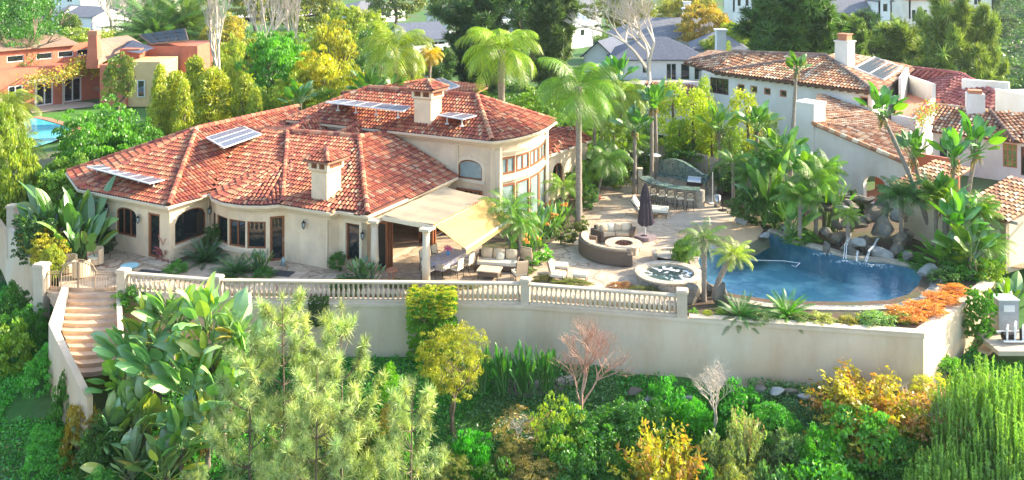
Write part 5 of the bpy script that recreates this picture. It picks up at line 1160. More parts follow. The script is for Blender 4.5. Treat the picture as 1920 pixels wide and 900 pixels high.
# dining set
DT=P(838,508); dr=R(58); t=thing('dining_table',DT,'dining table under a floral cloth on the covered terrace','dining table',rz=dr); mb=MB()
for x in (-.85,.85):
    for y in (-.35,.35): mb.tube([(x,y,0),(x,y,.72)],.03,5)
lpart('legs',mb,'iron',t); mb=MB(); mb.box((0,0,.73),(2.1,1.0,.03)); lpart('table_top',mb,'wood',t)
mb=MB(); mb.box((0,0,.757),(2.2,1.1,.012)); 
for i in range(22):
    for s in (-1,1):
        x0=-1.1+.1*i; w0=.03*math.sin(i*1.7); w1=.03*math.sin((i+1)*1.7); mb.face([(x0,s*.55,.755),(x0+.1,s*.55,.755),(x0+.1,s*(.57+w1),.42),(x0,s*(.57+w0),.42)])
for i in range(11):
    for s in (-1,1):
        y0=-.55+.1*i; w0=.03*math.sin(i*1.9); w1=.03*math.sin((i+1)*1.9); mb.face([(s*1.1,y0,.755),(s*1.1,y0+.1,.755),(s*(1.12+w1),y0+.1,.4),(s*(1.12+w0),y0,.4)])
o=link('tablecloth',mesh_of(mb,'tablecloth'),'cloth',None,DT); o.rotation_euler.z=dr; tag(o,'blue and cream floral cloth draped over the dining table','tablecloth')
def dchair(p,rz,lab):
    t=thing('dining_chair',p,lab,'dining chair','metal dining chairs around the covered table',rz=rz); mb=MB()
    for x in (-.24,.24): mb.tube([(x,-.22,0),(x,-.2,.62)],.016,5); mb.tube([(x,.26,0),(x,.2,.45),(x,.28,.98)],.016,5); mb.tube([(x,-.2,.62),(x,.22,.64)],.016,5)
    mb.tube([(-.24,.28,.98),(0,.29,1.03),(.24,.28,.98)],.016,5); mb.tube([(-.24,-.2,.42),(.24,-.2,.42),(.24,.2,.42),(-.24,.2,.42),(-.24,-.2,.42)],.014,4); lpart('frame',mb,'iron',t)
    mb=MB(); mb.box((0,0,.47),(.5,.46,.08)); lpart('seat_cushion',mb,'creamcush',t); mb=MB(); mb.box((0,.22,.74),(.46,.07,.46),M4=Matrix.Rotation(R(-8),3,'X')); lpart('back_cushion',mb,'creamcush',t); return t
dc=dchair(V(0,0,0),0,'dining chair at the near left end of the cloth-covered table'); ca,sa=math.cos(dr),math.sin(dr)
def dl(x,y): return DT+V(x*ca-y*sa,x*sa+y*ca,0)
cs=[((-1.4,.1),dr+R(90),None),((-.5,-.95),dr+R(180),'dining chair on the patio side of the table, nearer the column'),((.45,-.95),dr+R(180),'dining chair on the patio side of the table, farther from the column'),((-.45,.95),dr,'dining chair on the house side of the table, nearer the balustrade'),((.5,.95),dr,'dining chair on the house side of the table, deeper under the cover'),((1.45,0),dr-R(90),'dining chair at the far end of the cloth-covered table')]
for (x,y),rz,lab in cs:
    if lab is None: dc.location=dl(x,y); dc.rotation_euler.z=rz
    else: dup(dc,dl(x,y),rz,lab)
t=thing('flower_vase',dl(.1,0)+V(0,0,.765),'blue vase with pink flowers on the dining table','vase'); mb=MB(); mb.lathe([(.06,0),(.1,.1),(.06,.2)],seg=10); M['bluevase']=mat('blue_glaze',(.08,.25,.5),None,rough=.2); lpart('vase',mb,'bluevase',t); mb=MB()
for k in range(30): a=rnd.uniform(0,6.28); r_=rnd.uniform(0,.2); mb.box((math.cos(a)*r_,math.sin(a)*r_,.3+rnd.uniform(-.06,.12)),(.06,.06,.05),a)
lpart('flowers',mb,'pink',t)
t=thing('side_table',P(735,527),'small round iron side table with terracotta top by the folding doors','side table'); mb=MB(); mb.lathe([(.3,.52),(.3,.57)],seg=16); lpart('table_top',mb,'pot',t); mb=MB()
for k in range(5): a=k*1.257; mb.tube([(.24*math.cos(a),.24*math.sin(a),0),(.12*math.cos(a),.12*math.sin(a),.28),(.24*math.cos(a),.24*math.sin(a),.52)],.02,4)
lpart('legs',mb,'pot',t)
# left courtyard objects
def rchair(p,rz,lab):
    t=thing('patio_chair',p,lab,'patio chair','round-backed chairs in the left courtyard',rz=rz); mb=MB(); arcsec(mb,.34,.42,-20,200,.1,.85,12); mb.lathe([(.38,.1),(.38,.36)],seg=14); lpart('shell',mb,'cushion',t); mb=MB(); mb.lathe([(.33,.37),(.33,.46),(.2,.48)],seg=14); lpart('seat_cushion',mb,'creamcush',t)
rchair(P(128,512),R(20),'round pale chair behind the gate, farthest left'); rchair(P(178,497),R(-20),'large round pale chair behind the arch of the gate'); rchair(P(152,520),R(180),'low tan chair directly behind the gate')
t=thing('fountain_bowl',P(243,512),'pale blue round bowl standing in front of the arched window','bowl'); mb=MB(); mb.lathe([(.1,0),(.12,.15),(.42,.34),(.45,.38)],seg=20); M['bluebowl']=mat('blue_ceramic',(.25,.5,.55),(.35,.6,.62),3,.3); lpart('bowl',mb,'bluebowl',t)
for px,py,lab in ((277,512,'black door mat in front of the left house door'),(527,513,'black door mat in front of the bay door')):
    mb=MB(); mb.box((0,0,.02),(1.2,.7,.02),R(-15)); o=link('door_mat',mesh_of(mb,'door_mat'),'mat',None,P(px,py)); tag(o,lab,'door mat')
mb=MB(); mb.box((0,0,.06),(1.1,.6,.12),R(-27)); o=link('doorstep',mesh_of(mb,'doorstep'),'coping',None,P(293,497)); tag(o,'stone doorstep at the foot of the left house door','doorstep')
t=thing('water_bottle',P(531,498),'large clear water bottle standing beside the bay door','water bottle'); mb=MB(); mb.lathe([(.13,0),(.13,.3),(.04,.4),(.04,.45)],seg=12); lpart('bottle',mb,'glassblue',t,True)
mb=MB(); c=P(1107,372)
pts=[]; 
for k in range(90): a=k*.42; r_=.25+.006*k*(.5+.5*math.sin(k)); pts.append(c+V(r_*1.3*math.cos(a),r_*math.sin(a),.03+.02*(k%7)/2))
mb.tube(pts,.025,5); single('garden_hose',mb,'red','coiled red garden hose on the flagstones beside the tall palm','hose',origin=tuple(c))
# pool lamp box
t=thing('pump_cabinet',P(1884,618,-1.2),'grey metal pool pump cabinet outside the right wall','cabinet'); mb=MB(); mb.box((0,0,.75),(.9,.7,1.4)); lpart('body',mb,'greymetal',t); mb=MB(); mb.box((0,-.36,1.1),(.5,.03,.3)); mb.box((0,0,1.47),(.96,.76,.05)); lpart('door_panel',mb,'alum',t)
t=thing('pool_piping',P(1905,640,-1.2),'white pool filter pipes beside the grey cabinet','pipes'); mb=MB()
for k in range(4): mb.tube([(-.5+k*.35,-.2,.05),(-.5+k*.35,-.2,.6+.15*(k%2)),(-.2+k*.35,.3,.6+.15*(k%2)),(-.2+k*.35,.3,.05)],.045,6)
mb.tube([(-.7,-.3,.12),(.9,-.3,.12)],.045,6); mb.tube([(-.7,.3,.3),(.9,.3,.3)],.045,6); lpart('pipes',mb,'white',t); mb=MB(); mb.tube([(-.6,0,.25),(-.1,0,.25)],.16,10); mb.lathe([(.22,0),(.22,.5),(.1,.6)],(.4,0,0),12); lpart('pump',mb,'iron',t)
mb=MB(); mb.box((0,0,-.1),(3.2,2.,.2)); o=link('equipment_pad',mesh_of(mb,'equipment_pad'),'concrete',None,P(1905,640,-1.2)+V(.3,0,0)); tag(o,'concrete pad carrying the pool pump equipment','concrete pad')
for i,(px,py) in enumerate(((1842,668),(1830,680),(1815,690),(1806,702),(1850,657))):
    z=-1.5-.1*i; mb=MB(); mb.box((0,0,0),(.9,.5,.14),R(20+i*6)); o=link('stepping_stone',mesh_of(mb,'stepping_stone'),'stonestep',None,P(px,py,z)); p=o.location; p.z=gt(p.x,p.y)+.08; o['group']='stepping stones right of the wall'; tag(o,'stepping stone on the grassy path right of the corner of the wall','stepping stone')
# segmental block wall lower left of centre
t=thing('block_retaining_wall',P(1000,760,-2.5),'low curved wall of grey split-face blocks below the stucco wall','block wall')
mb=MB(); bw=[P(930,715,-2.5),P(960,722,-2.55),P(1000,726,-2.6),P(1040,722,-2.6),P(1075,710,-2.5)]; bw=[p for p in bw]
for r_ in range(5):
    path=[V(p.x,p.y,0) for p in bw]; L=0
    for i in range(len(path)-1):
        a,b=path[i],path[i+1]; n=max(1,round((b-a).length/.42))
        for k in range(n): q=a.lerp(b,(k+.5+(.25 if r_%2 else 0))/n); mb.box(V(q.x,q.y-.02+.03*r_,-3.4+.22*r_+rnd.uniform(-.006,.006)),(.40,.3,.205),math.atan2((b-a).y,(b-a).x)+rnd.uniform(-.04,.04))
part('blocks',mb,'block',t)
for i,(px,py) in enumerate(((1188,722),(1225,731),(1252,728),(1290,728),(1350,735),(1400,738),(1425,738),(1455,742),(1480,741),(1510,746),(1535,748))):
    mb=MB(); boulder_mb(mb,(0,0,0),(.8,.4,.4),200+i,sub=2); p=P(px,py,-2.5); p.z=gt(p.x,p.y)+.12; o=link('edging_stone',mesh_of(mb,'edging_stone'),'palerock' if i%2 else 'rock',None,p); tag(o,'flat edging stone in the row below the stucco wall','edging stone','row of edging stones below the stucco wall')
# ================================================================ VEGETATION
rng=np.random.default_rng(5)
def npmesh(name,v,f4,cols,m):
    me=bpy.data.meshes.new(name); nv=len(v); nf=len(f4); me.vertices.add(nv); me.vertices.foreach_set('co',np.ascontiguousarray(v,dtype=np.float32).ravel())
    me.loops.add(nf*4); me.loops.foreach_set('vertex_index',np.ascontiguousarray(f4,dtype=np.int32).ravel()); me.polygons.add(nf); me.polygons.foreach_set('loop_start',np.arange(0,nf*4,4,dtype=np.int32)); me.update(calc_edges=True)
    a=me.attributes.new('Col','FLOAT_COLOR','FACE'); c=np.ones((nf,4),dtype=np.float32); c[:,:3]=cols; a.data.foreach_set('color',c.ravel()); me.materials.append(M[m]); return me
def unit(a): return a/np.maximum(np.linalg.norm(a,axis=1,keepdims=True),1e-9)
def leaves(cen,size,aspect=.5,bias=None,droop=0.):
    n=len(cen); t=unit(rng.normal(size=(n,3))+(bias if bias is not None else 0)); 
    if droop: t[:,2]-=droop; t=unit(t)
    r=rng.normal(size=(n,3)); r[:,2]*=.6; b=unit(np.cross(t,r)); s=(size*rng.uniform(.6,1.3,(n,1)))
    v=np.stack([cen-t*s*.5,cen+b*s*aspect*.5,cen+t*s*.5,cen-b*s*aspect*.5],axis=1).reshape(-1,3)
    f=np.arange(n*4).reshape(n,4); return v,f
def cvar(n,k=.28,yel=.25):
    b=rng.uniform(1-k,1+k,(n,1)); y=rng.uniform(0,yel,(n,1)); c=np.concatenate([b*(1+y),b*(1+y*.35),b*(1-y*.6)],axis=1); return c
def cloudpts(ncl,per,shape='ball',cr=(.16,.3),flat=.8,seed=0):
    """clump centres inside unit ball (x,y in -1..1; z 0..1) -> leaf centres, cluster id"""
    d=unit(rng.normal(size=(ncl,3))); rad=rng.uniform(.35,1,(ncl,1))**.5*.86
    if shape=='ball': c=d*rad; c[:,2]=.5+c[:,2]*.5
    elif shape=='dome': d[:,2]=np.abs(d[:,2]); c=d*rad; 
    elif shape=='col': a=rng.uniform(0,2*np.pi,ncl); r=np.sqrt(rng.uniform(.2,1,ncl))*.8; z=rng.uniform(0.03,.97,ncl); k=1-np.clip(z-.75,0,1)*1.8; c=np.stack([np.cos(a)*r*k,np.sin(a)*r*k,z],1)
    elif shape=='cone': z=rng.uniform(0.02,.95,ncl)**1.2; a=rng.uniform(0,2*np.pi,ncl); r=(1-z)*rng.uniform(.4,1,ncl)*.95+.05; c=np.stack([np.cos(a)*r,np.sin(a)*r,z],1)
    elif shape=='box': c=rng.uniform(-1,1,(ncl,3)); c[:,2]=(c[:,2]+1)/2
    if shape in ('ball','dome'):
        q=rng.normal(size=(5,3)); ph=rng.uniform(0,6.28,5); cc=c-np.array([0,0,.5 if shape=='ball' else 0]); dd=unit(cc); s_=1+.09*sum(np.sin(3.2*(dd@q[i_])+ph[i_]) for i_ in range(5)); c=cc*s_[:,None]+np.array([0,0,.5 if shape=='ball' else 0])
    rr=rng.uniform(cr[0],cr[1],(ncl,1,1)); dl=rng.normal(size=(ncl,per,3)); dl/=np.linalg.norm(dl,axis=2,keepdims=True); dl[:,:,2]=np.abs(dl[:,:,2])*1.0-.25
    rl=rng.uniform(.5,1,(ncl,per,1)); p=c[:,None,:]+dl*rr*rl*np.array([1,1,flat*(.5 if shape in('ball','col','cone','box') else 1)]); return p.reshape(-1,3),np.repeat(np.arange(ncl),per)
def crown(name,ncl,per,size,shape='ball',cr=(.16,.3),aspect=.5,k=.25,yel=.35,m='leaf',zs=1.,droop=0):
    p,cid=cloudpts(ncl,per,shape,cr); v,f=leaves(p*np.array([1,1,zs]),size,aspect,np.array([0,0,.3]),droop); v=v/np.array([1,1,zs])
    cc=cvar(ncl,k,yel)[cid]*cvar(len(p),.18,.15); return npmesh(name,v,f,cc,m)
CR={}
def C(key,*a,**k):
    CR[key]=[crown('foliage',*a,**k) for _ in range(2)]
C('bushS',40,32,.17,'ball',(.2,.36)); C('bushM',110,42,.09,'ball',(.13,.27)); C('bushL',260,50,.055,'ball',(.09,.19)); 
C('domeM',90,42,.10,'dome',(.14,.28)); C('domeL',230,48,.055,'dome',(.09,.18)); C('treeL',200,55,.06,'ball',(.10,.24),yel=.5)
C('col',110,45,.12,'col',(.2,.42),zs=3.); C('bamboo',210,44,.13,'cone',(.18,.36),aspect=.26,zs=2.2,yel=.6); C('cone',200,42,.08,'cone',(.12,.24),zs=2.2)
C('cyp',300,40,.07,'col',(.14,.26),zs=2.2,aspect=.35,k=.35); C('box',420,34,.11,'box',(.10,.18),zs=2.,k=.2,yel=.15)
C('fine',260,50,.05,'ball',(.08,.2),aspect=.3,yel=.5,k=.35); C('sparse',90,22,.07,'ball',(.1,.2),yel=.5); C('grassy',60,40,.5,'dome',(.2,.4),aspect=.07)
def spray(n,per,size,seed,pinkf=.0):
    r=np.random.default_rng(seed); cs=[];ps=[]
    for i in range(n):
        a=r.uniform(0,6.28); e=r.uniform(.25,1.35); L=r.uniform(.7,1.15); t=np.linspace(.25,1,per)[:,None]; dd=np.array([[math.cos(a)*math.cos(e),math.sin(a)*math.cos(e),math.sin(e)]]); p=dd*t*L*np.array([[1.,1.,1.15]]); p[:,2]-= (t[:,0]**2)*.32*math.cos(e); p=p*np.array([[1,1,.85]])+r.normal(size=p.shape)*.028; k=r.uniform(.65,1.3); ps.append(p); cc=np.ones((per,3))*k*r.uniform(.75,1.25,(per,1))
        if r.random()<.35: cc=cc*np.array([[1.1,.62,1.2]])
        cs.append(cc)
    p=np.concatenate(ps); p[:,2]=np.maximum(p[:,2],0); v,f=leaves(p,size,.45); return npmesh('foliage',v,f,np.concatenate(cs),'leaf')
CR['spray']=[spray(280,44,.075,s) for s in (1,2)]
def mbmesh(mb,name,m,smooth=False):
    me=mesh_of(mb,name); me.materials.append(M[m]); 
    if smooth: me.polygons.foreach_set('use_smooth',[True]*len(me.polygons))
    return me
def branchy(seed,h=1.,depth=4,spread=.55,r0=.035,nb=3,trunk=.3,m='bark',seg=5,up=.35,name='trunk'):
    r=random.Random(seed); mb=MB()
    def rec(p,d,L,rad,k):
        n=3; path=[p]; q=p.copy(); dd=d.copy()
        for i in range(n): dd=(dd+V(r.gauss(0,.12),r.gauss(0,.12),r.gauss(0,.06)+.03)).normalized(); q=q+dd*(L/n); path.append(q.copy())
        mb.tube(path,[rad*(1-.4*i/n) for i in range(n+1)],seg if k==depth else (4 if k>1 else 3),caps=False)
        if k<=0: return
        m_=nb+(1 if r.random()<.4 else 0)
        for j in range(m_):
            a=r.uniform(0,6.28); s=V(math.cos(a),math.sin(a),0)*spread*r.uniform(.6,1.3); nd=(dd+s+V(0,0,up*r.uniform(0,1))).normalized(); st=path[r.choice([-1,-1,-2])]; rec(st,nd,L*r.uniform(.58,.85),rad*.56,k-1)
    rec(V(0,0,0),V(0,0,1),h*trunk,r0,depth); return mbmesh(mb,name,m)
TR={'tree':[branchy(s,1.,3,.6,.03,3,.34) for s in (1,2)],'bare':[branchy(s,1.,6,.8,.019,3,.22,'palebark',up=.25) for s in (3,4)],'bareup':[branchy(s,1.,5,.38,.02,3,.22,'palebark',up=.9) for s in (5,6)],'twigs':[branchy(s,1.,5,.8,.009,3,.2,'palebark',seg=4,up=.4) for s in (7,8)]}
M['pinkbark']=mat('reddish_bark',(.38,.22,.16),(.55,.36,.27),5,.85,.3)
def copyme(me,m): q=me.copy(); q.materials.clear(); q.materials.append(M[m]); return q
TR['bpink']=[branchy(s,1.,5,.8,.010,4,.17,'pinkbark',seg=4,up=.5) for s in (17,18)]
TR['trunkonly']=[]
for s in (1,2):
    mb=MB(); r=random.Random(s); p=V(0,0,0); path=[p.copy()]
    for i in range(6): p+=V(r.gauss(0,.015),r.gauss(0,.015),1/6); path.append(p.copy())
    mb.tube(path,[.03*(1-.5*i/6) for i in range(7)],6); TR['trunkonly'].append(mbmesh(mb,'trunk','bark'))
# --- palms
def frond(mb,az,el,L,nl,ll,lw,droop=1.2,yel=0,two=True,stiff=0.,col=(1,1,1),z0=0,x0=.03):
    az_=V(math.cos(az),math.sin(az),0); side=V(-math.sin(az),math.cos(az),0); p=V(0,0,z0)+az_*x0; e=el; n=10; pts=[p.copy()]; ds=[]
    for i in range(n): d=az_*math.cos(e)+V(0,0,math.sin(e)); p=p+d*(L/n); pts.append(p.copy()); ds.append(d); e-=droop/n*(.5+i/n)
    ds.append(ds[-1]); mb.tube(pts,[.010*L*(1-.85*i/n) for i in range(n+1)],3,col=(col[0]*1.3,col[1]*1.1,col[2]),caps=False)
    for k in range(nl):
        t=.12+.88*k/(nl-1); i=min(n-1,int(t*n)); q=pts[i].lerp(pts[i+1],t*n-i); d=ds[i]; up=side.cross(d); l=ll*(math.sin(math.pi*min(1,t*.8+.16))**.6)*rnd.uniform(.85,1.1)
        for s in (-1,1):
            dirn=(side*s*.9+d*.55+up*(.12+stiff)-V(0,0,.35*(1-stiff*2))*rnd.uniform(.5,1.5)).normalized(); w=d*lw*.5
            m_=q+dirn*l*.55; tip=q+dirn*l-V(0,0,l*.3*(1-stiff*1.8)); kx=rnd.uniform(.75,1.2); cc=(col[0]*kx*(1+yel*rnd.random()),col[1]*kx,col[2]*kx)
            mb.face([q-w*.6,q+w*.6,m_+w,m_-w],cc); mb.face([m_-w,m_+w,tip+w*.1,tip-w*.1],cc)
def palmcrown(seed,nf,L,nl,ll,lw,el=(1.3,-.3),droop=1.3,**k):
    mb=MB(); r=random.Random(seed)
    for i in range(nf): t=i/(nf-1); kk=r.uniform(.6,1.4); frond(mb,i*2.4+r.uniform(-.2,.2),el[0]+(el[1]-el[0])*t+r.uniform(-.1,.1),L*r.uniform(.85,1.1),nl,ll,lw,droop*r.uniform(.8,1.2),col=(kk,kk,kk),z0=-.05*t*L,**k)
    return mbmesh(mb,'fronds','leaf')
PC={'queen':[palmcrown(s,24,1.,52,.40,.010,(1.35,-.3),2.0,yel=.5) for s in (1,2)],'pygmy':[palmcrown(s,24,1.,36,.25,.013,(1.25,-.15),1.5,yel=.25) for s in (3,4)],'canary':[palmcrown(s,60,1.,50,.16,.012,(1.45,-.7),.9,yel=.1,stiff=.2) for s in (5,)],'cycad':[palmcrown(s,48,1.,40,.15,.014,(1.3,-.1),.9,stiff=.35) for s in (6,)],'kentia':[palmcrown(s,24,1.,44,.34,.016,(1.4,.0),1.4,yel=.3) for s in (7,8)]}
def fancrown(seed):
    mb=MB(); r=random.Random(seed)
    for i in range(22):
        az=i*2.4; el=1.2-1.6*i/22; d=V(math.cos(az)*math.cos(el),math.sin(az)*math.cos(el),math.sin(el)); base=d*.5; mb.tube([(0,0,0),tuple(base)],.008,3,caps=False); sd=V(-math.sin(az),math.cos(az),0); k=r.uniform(.7,1.2)
        for j in range(15):
            a=(j-7)/7*1.9; q=(d*math.cos(a)+sd*math.sin(a)); tip=base+q*.5-V(0,0,.12); w=q.cross(d.cross(sd)).normalized()*.02; mb.face([base,base+q*.3+w,tip,base+q*.3-w],(k,k,k))
    return mbmesh(mb,'fronds','leaf')
PC['fan']=[fancrown(1)]
def palmtrunk(h,r0,r1,lean=0,ax=0,seg=9,seed=0,swell=0):
    mb=MB(); n=14; path=[];rad=[]; r=random.Random(seed)
    for i in range(n+1):
        t=i/n; path.append(V(lean*t*t*math.cos(ax)+lean*.35*t*math.cos(ax),lean*t*t*math.sin(ax),h*t)); rad.append((r0*(1-t)+r1*t)*(1+.07*(-1)**i)+(swell if t>.8 else 0)+(r0*.4*max(0,1-t*9)))
    mb.tube(path,rad,seg); return mb,path[-1]
def palm(kind,px,topy,Y,R_,lab,base=None,r0=.13,r1=.1,lean=0,ax=0,col=(.10,.2,.03),grp=None,cat='palm tree',name='palm_tree',tm='palmbark',crownz=.25,bpx=None,swell=.03,hang=True):
    b=V((bpx if bpx is not None else px)*1.,0,0); X=((bpx if bpx is not None else px)-960)*Y/F; z=g(X,Y) if base is None else base; tz=CH-(topy-YH)*Y/F; h=max(.3,tz-z-R_*.75)
    t=thing(name,(X,Y,z),lab,cat,grp,0); mb,top=palmtrunk(h,r0,r1,lean,ax,seed=int(px),swell=swell); lpart('trunk',mb,tm,t,True)
    me=rnd.choice(PC[kind]); o=bpy.data.objects.new('crown',me); COL.objects.link(o); o.parent=t; o.location=top; o.scale=(R_,R_,R_); o.rotation_euler.z=rnd.uniform(0,6); o.color=c4(col); return t
# --- paddle leaf plants (bird of paradise / banana)
def paddle(mb,base,az,lean,stalk,L,W,col,curl=.9,tear=0):
    d0=V(math.cos(az)*math.sin(lean),math.sin(az)*math.sin(lean),math.cos(lean)); top=base+d0*stalk; mb.tube([base,base.lerp(top,.5)+V(0,0,.02),top],[.022,.018,.014],4,col=(col[0]*1.1,col[1]*1.05,col[2]*1.2),caps=False)
    n=7; p=top.copy(); e=lean; pts=[p.copy()];dirs=[]
    for i in range(n): d=V(math.cos(az)*math.sin(e),math.sin(az)*math.sin(e),math.cos(e)); dirs.append(d); p=p+d*(L/n); pts.append(p.copy()); e+=curl/n*(.4+1.2*i/n)
    dirs.append(dirs[-1]); tw=rnd.uniform(-.9,.9); side0=V(-math.sin(az),math.cos(az),0)
    prof=[.25,.78,1,1,.95,.8,.52,.04]; prev=None
    for i in range(n+1):
        up=side0.cross(dirs[i]).normalized(); s=(side0*math.cos(tw)+up*math.sin(tw)).normalized(); nn=s.cross(dirs[i]); w=W*.5*prof[i]; a=pts[i]-s*w-nn*w*.25*-1; b=pts[i]+s*w+nn*w*.25; cur=(a,pts[i],b)
        if prev:
            g_=.92 if (tear and rnd.random()<tear) else 1
            k=rnd.uniform(.93,1.07); cc=(col[0]*k,col[1]*k,col[2]*k); pa=prev[1].lerp(prev[0],1 if g_==1 else .85)
            mb.face([prev[1],cur[1],cur[0],prev[0]],cc); mb.face([prev[1],prev[2],cur[2],cur[1]],cc)
            if g_<1: pass
        prev=cur
def paddlecluster(seed,n,stalk,L,W,lean=(.05,.75),spread=.15,dead=.1,fan=None,z0=0,curl=.9):
    st=rnd.getstate(); rnd.seed(seed); mb=MB()
    for i in range(n):
        t=i/max(1,n-1); az=rnd.uniform(0,6.28) if fan is None else (fan+(0 if i%2 else math.pi)+rnd.gauss(0,.25)); ln=lean[0]+(lean[1]-lean[0])*t*rnd.uniform(.8,1.15); k=rnd.uniform(.65,1.25)
        if rnd.random()<dead and t>.6: col=(2.2,1.1,.6)
        elif rnd.random()<.18: col=(1.9*k,1.35*k,.6)
        else: col=(k,k,k)
        base=V(rnd.gauss(0,spread),rnd.gauss(0,spread),z0+.0); paddle(mb,base,az,ln,stalk*rnd.uniform(.6,1.2),L*rnd.uniform(.5,1.15),W*rnd.uniform(.6,1.15),col,curl*rnd.uniform(.6,1.3))
    rnd.setstate(st); return mbmesh(mb,'leaves','paddle')
PD={'giant':[paddlecluster(s,24,.9,.95,.46,(.03,1.05),.1,.1,fan=s*1.1 if s%2 else None) for s in (1,2,3,4)],'bird':[paddlecluster(s,40,.6,.38,.13,(.05,.8),.16,.05,curl=.5) for s in (5,6)],'banana':[paddlecluster(s,22,.55,.75,.26,(.05,.9),.16,.08) for s in (7,8,9)]}
def skirt(seed):
    mb=MB(); st=rnd.getstate(); rnd.seed(seed)
    for i in range(26):
        az=rnd.uniform(0,6.28); p=V(.06*math.cos(az),.06*math.sin(az),rnd.uniform(-.3,.1)); q=p+V(math.cos(az)*rnd.uniform(.1,.35),math.sin(az)*rnd.uniform(.1,.35),-rnd.uniform(.2,.6)); w=V(-math.sin(az),math.cos(az),0)*.035; k=rnd.uniform(.5,1.3); m_=p.lerp(q,.45)+V(math.cos(az),math.sin(az),0)*.08
        mb.face([p-w*.4,p+w*.4,m_+w,m_-w],(k,k,k)); mb.face([m_-w,m_+w,q+w*.3,q-w*.3],(k,k,k))
    rnd.setstate(st); me=mesh_of(mb,'dead_leaves'); me.materials.append(M['leaf']); return me
SK=[skirt(1),skirt(2)]
def put(me,name,par,loc,sc,col=None,rz=None):
    o=bpy.data.objects.new(name,me); COL.objects.link(o); o.parent=par; o.location=loc; o.scale=sc if hasattr(sc,'__len__') else (sc,sc,sc); o.rotation_euler.z=rnd.uniform(0,6.28) if rz is None else rz
    if col: o.color=c4(col)
    return o
def giant(px,topy,Y,S,lab,lean=0,ax=0,bpx=None,nfan=1,col=(.075,.19,.05),r=.1,grp=None,base=None,cat='bird of paradise tree',tm='palmbark'):
    """tall trunk + fan of paddle leaves; S=leaf fan size (m)"""
    X=((bpx if bpx is not None else px)-960)*Y/F; z=g(X,Y) if base is None else base; tz=CH-(topy-YH)*Y/F; h=max(.2,tz-z-S*1.25); t=thing('bird_of_paradise_tree',(X,Y,z),lab,cat,grp)
    tx=(px-960)*Y/F-X
    mb=MB(); n=10; path=[V(tx*(i/n)**1.2,lean*(i/n),h*i/n) for i in range(n+1)]; mb.tube(path,[r*(1.15-.35*i/n)*(1+.08*(-1)**i) for i in range(n+1)],8); lpart('trunk',mb,tm,t,True)
    put(rnd.choice(PD['giant']),'leaf_crown',t,path[-1]-V(0,0,.1*S),S*.72,col); put(rnd.choice(SK),'dead_leaves',t,path[-1],S*.7,(.22,.15,.08)); return t
def clump(kind,px,topy,Y,w,lab,cat='plant',name='plant',col=(.06,.17,.04),grp=None,base=None):
    X=(px-960)*Y/F; z=g(X,Y) if base is None else base; h=CH-(topy-YH)*Y/F-z; W=w*Y/F; t=thing(name,(X,Y,z),lab,cat,grp); hs={'banana':1.2,'bird':.95,'cycad':1.,'kentia':1.2,'pygmy':1.,'fan':1.,'queen':1.1,'giant':1.75}[kind]; s=h/hs
    me=rnd.choice((PD if kind in PD else PC)[kind]); put(me,'leaves',t,(0,0,.02),(W/1.5 if kind!='giant' else s,W/1.5 if kind!='giant' else s,s) if kind in PD else (W/1.9,W/1.9,s),col); return t
GRN=(.065,.15,.025)
def veg(kind,px,topy,Y,w,lab,cat=None,col=GRN,name=None,trunk=None,grp=None,base=None,cb=0.,depth=1.,tm=None,emb=.0):
    """crown kind with width w px, top at topy; cb = crown bottom as fraction of height"""
    X=(px-960)*Y/F; z=(g(X,Y) if base is None else base)-emb; h=max(.25,CH-(topy-YH)*Y/F-z); W=w*Y/F/2; nm=name or ('tree' if trunk else 'shrub'); t=thing(nm,(X,Y,z),lab,cat or nm.replace('_',' '),grp)
    me=rnd.choice(CR[kind]); zb=h*cb; put(me,'crown' if trunk else 'foliage',t,(0,0,zb),(W,W*depth,(h-zb)),col,0 if depth<.8 else None)
    if trunk: 
        tk='tree' if trunk is True else trunk; put(rnd.choice(TR[tk]),'trunk',t,(0,0,0),(h*.9,h*.9,h*.85))
    return t
def bare(kind,px,topy,Y,w,lab,cat='bare tree',name='bare_tree',base=None,leafc=None,grp=None):
    X=(px-960)*Y/F; z=g(X,Y) if base is None else base; h=max(.3,CH-(topy-YH)*Y/F-z); W=w*Y/F/2; t=thing(name,(X,Y,z),lab,cat,grp)
    me=rnd.choice(TR[kind]); co=np.zeros(len(me.vertices)*3,dtype=np.float32); me.vertices.foreach_get('co',co); co=co.reshape(-1,3); mx=np.abs(co[:,:2]).max(); mz=co[:,2].max()
    W*=1.3; put(me,'branches',t,(0,0,0),(W/mx,W/mx,h/mz))
    if leafc: put(rnd.choice(CR['sparse']),'foliage',t,(0,0,h*.3),(W,W,h*.7),leafc)
    return t
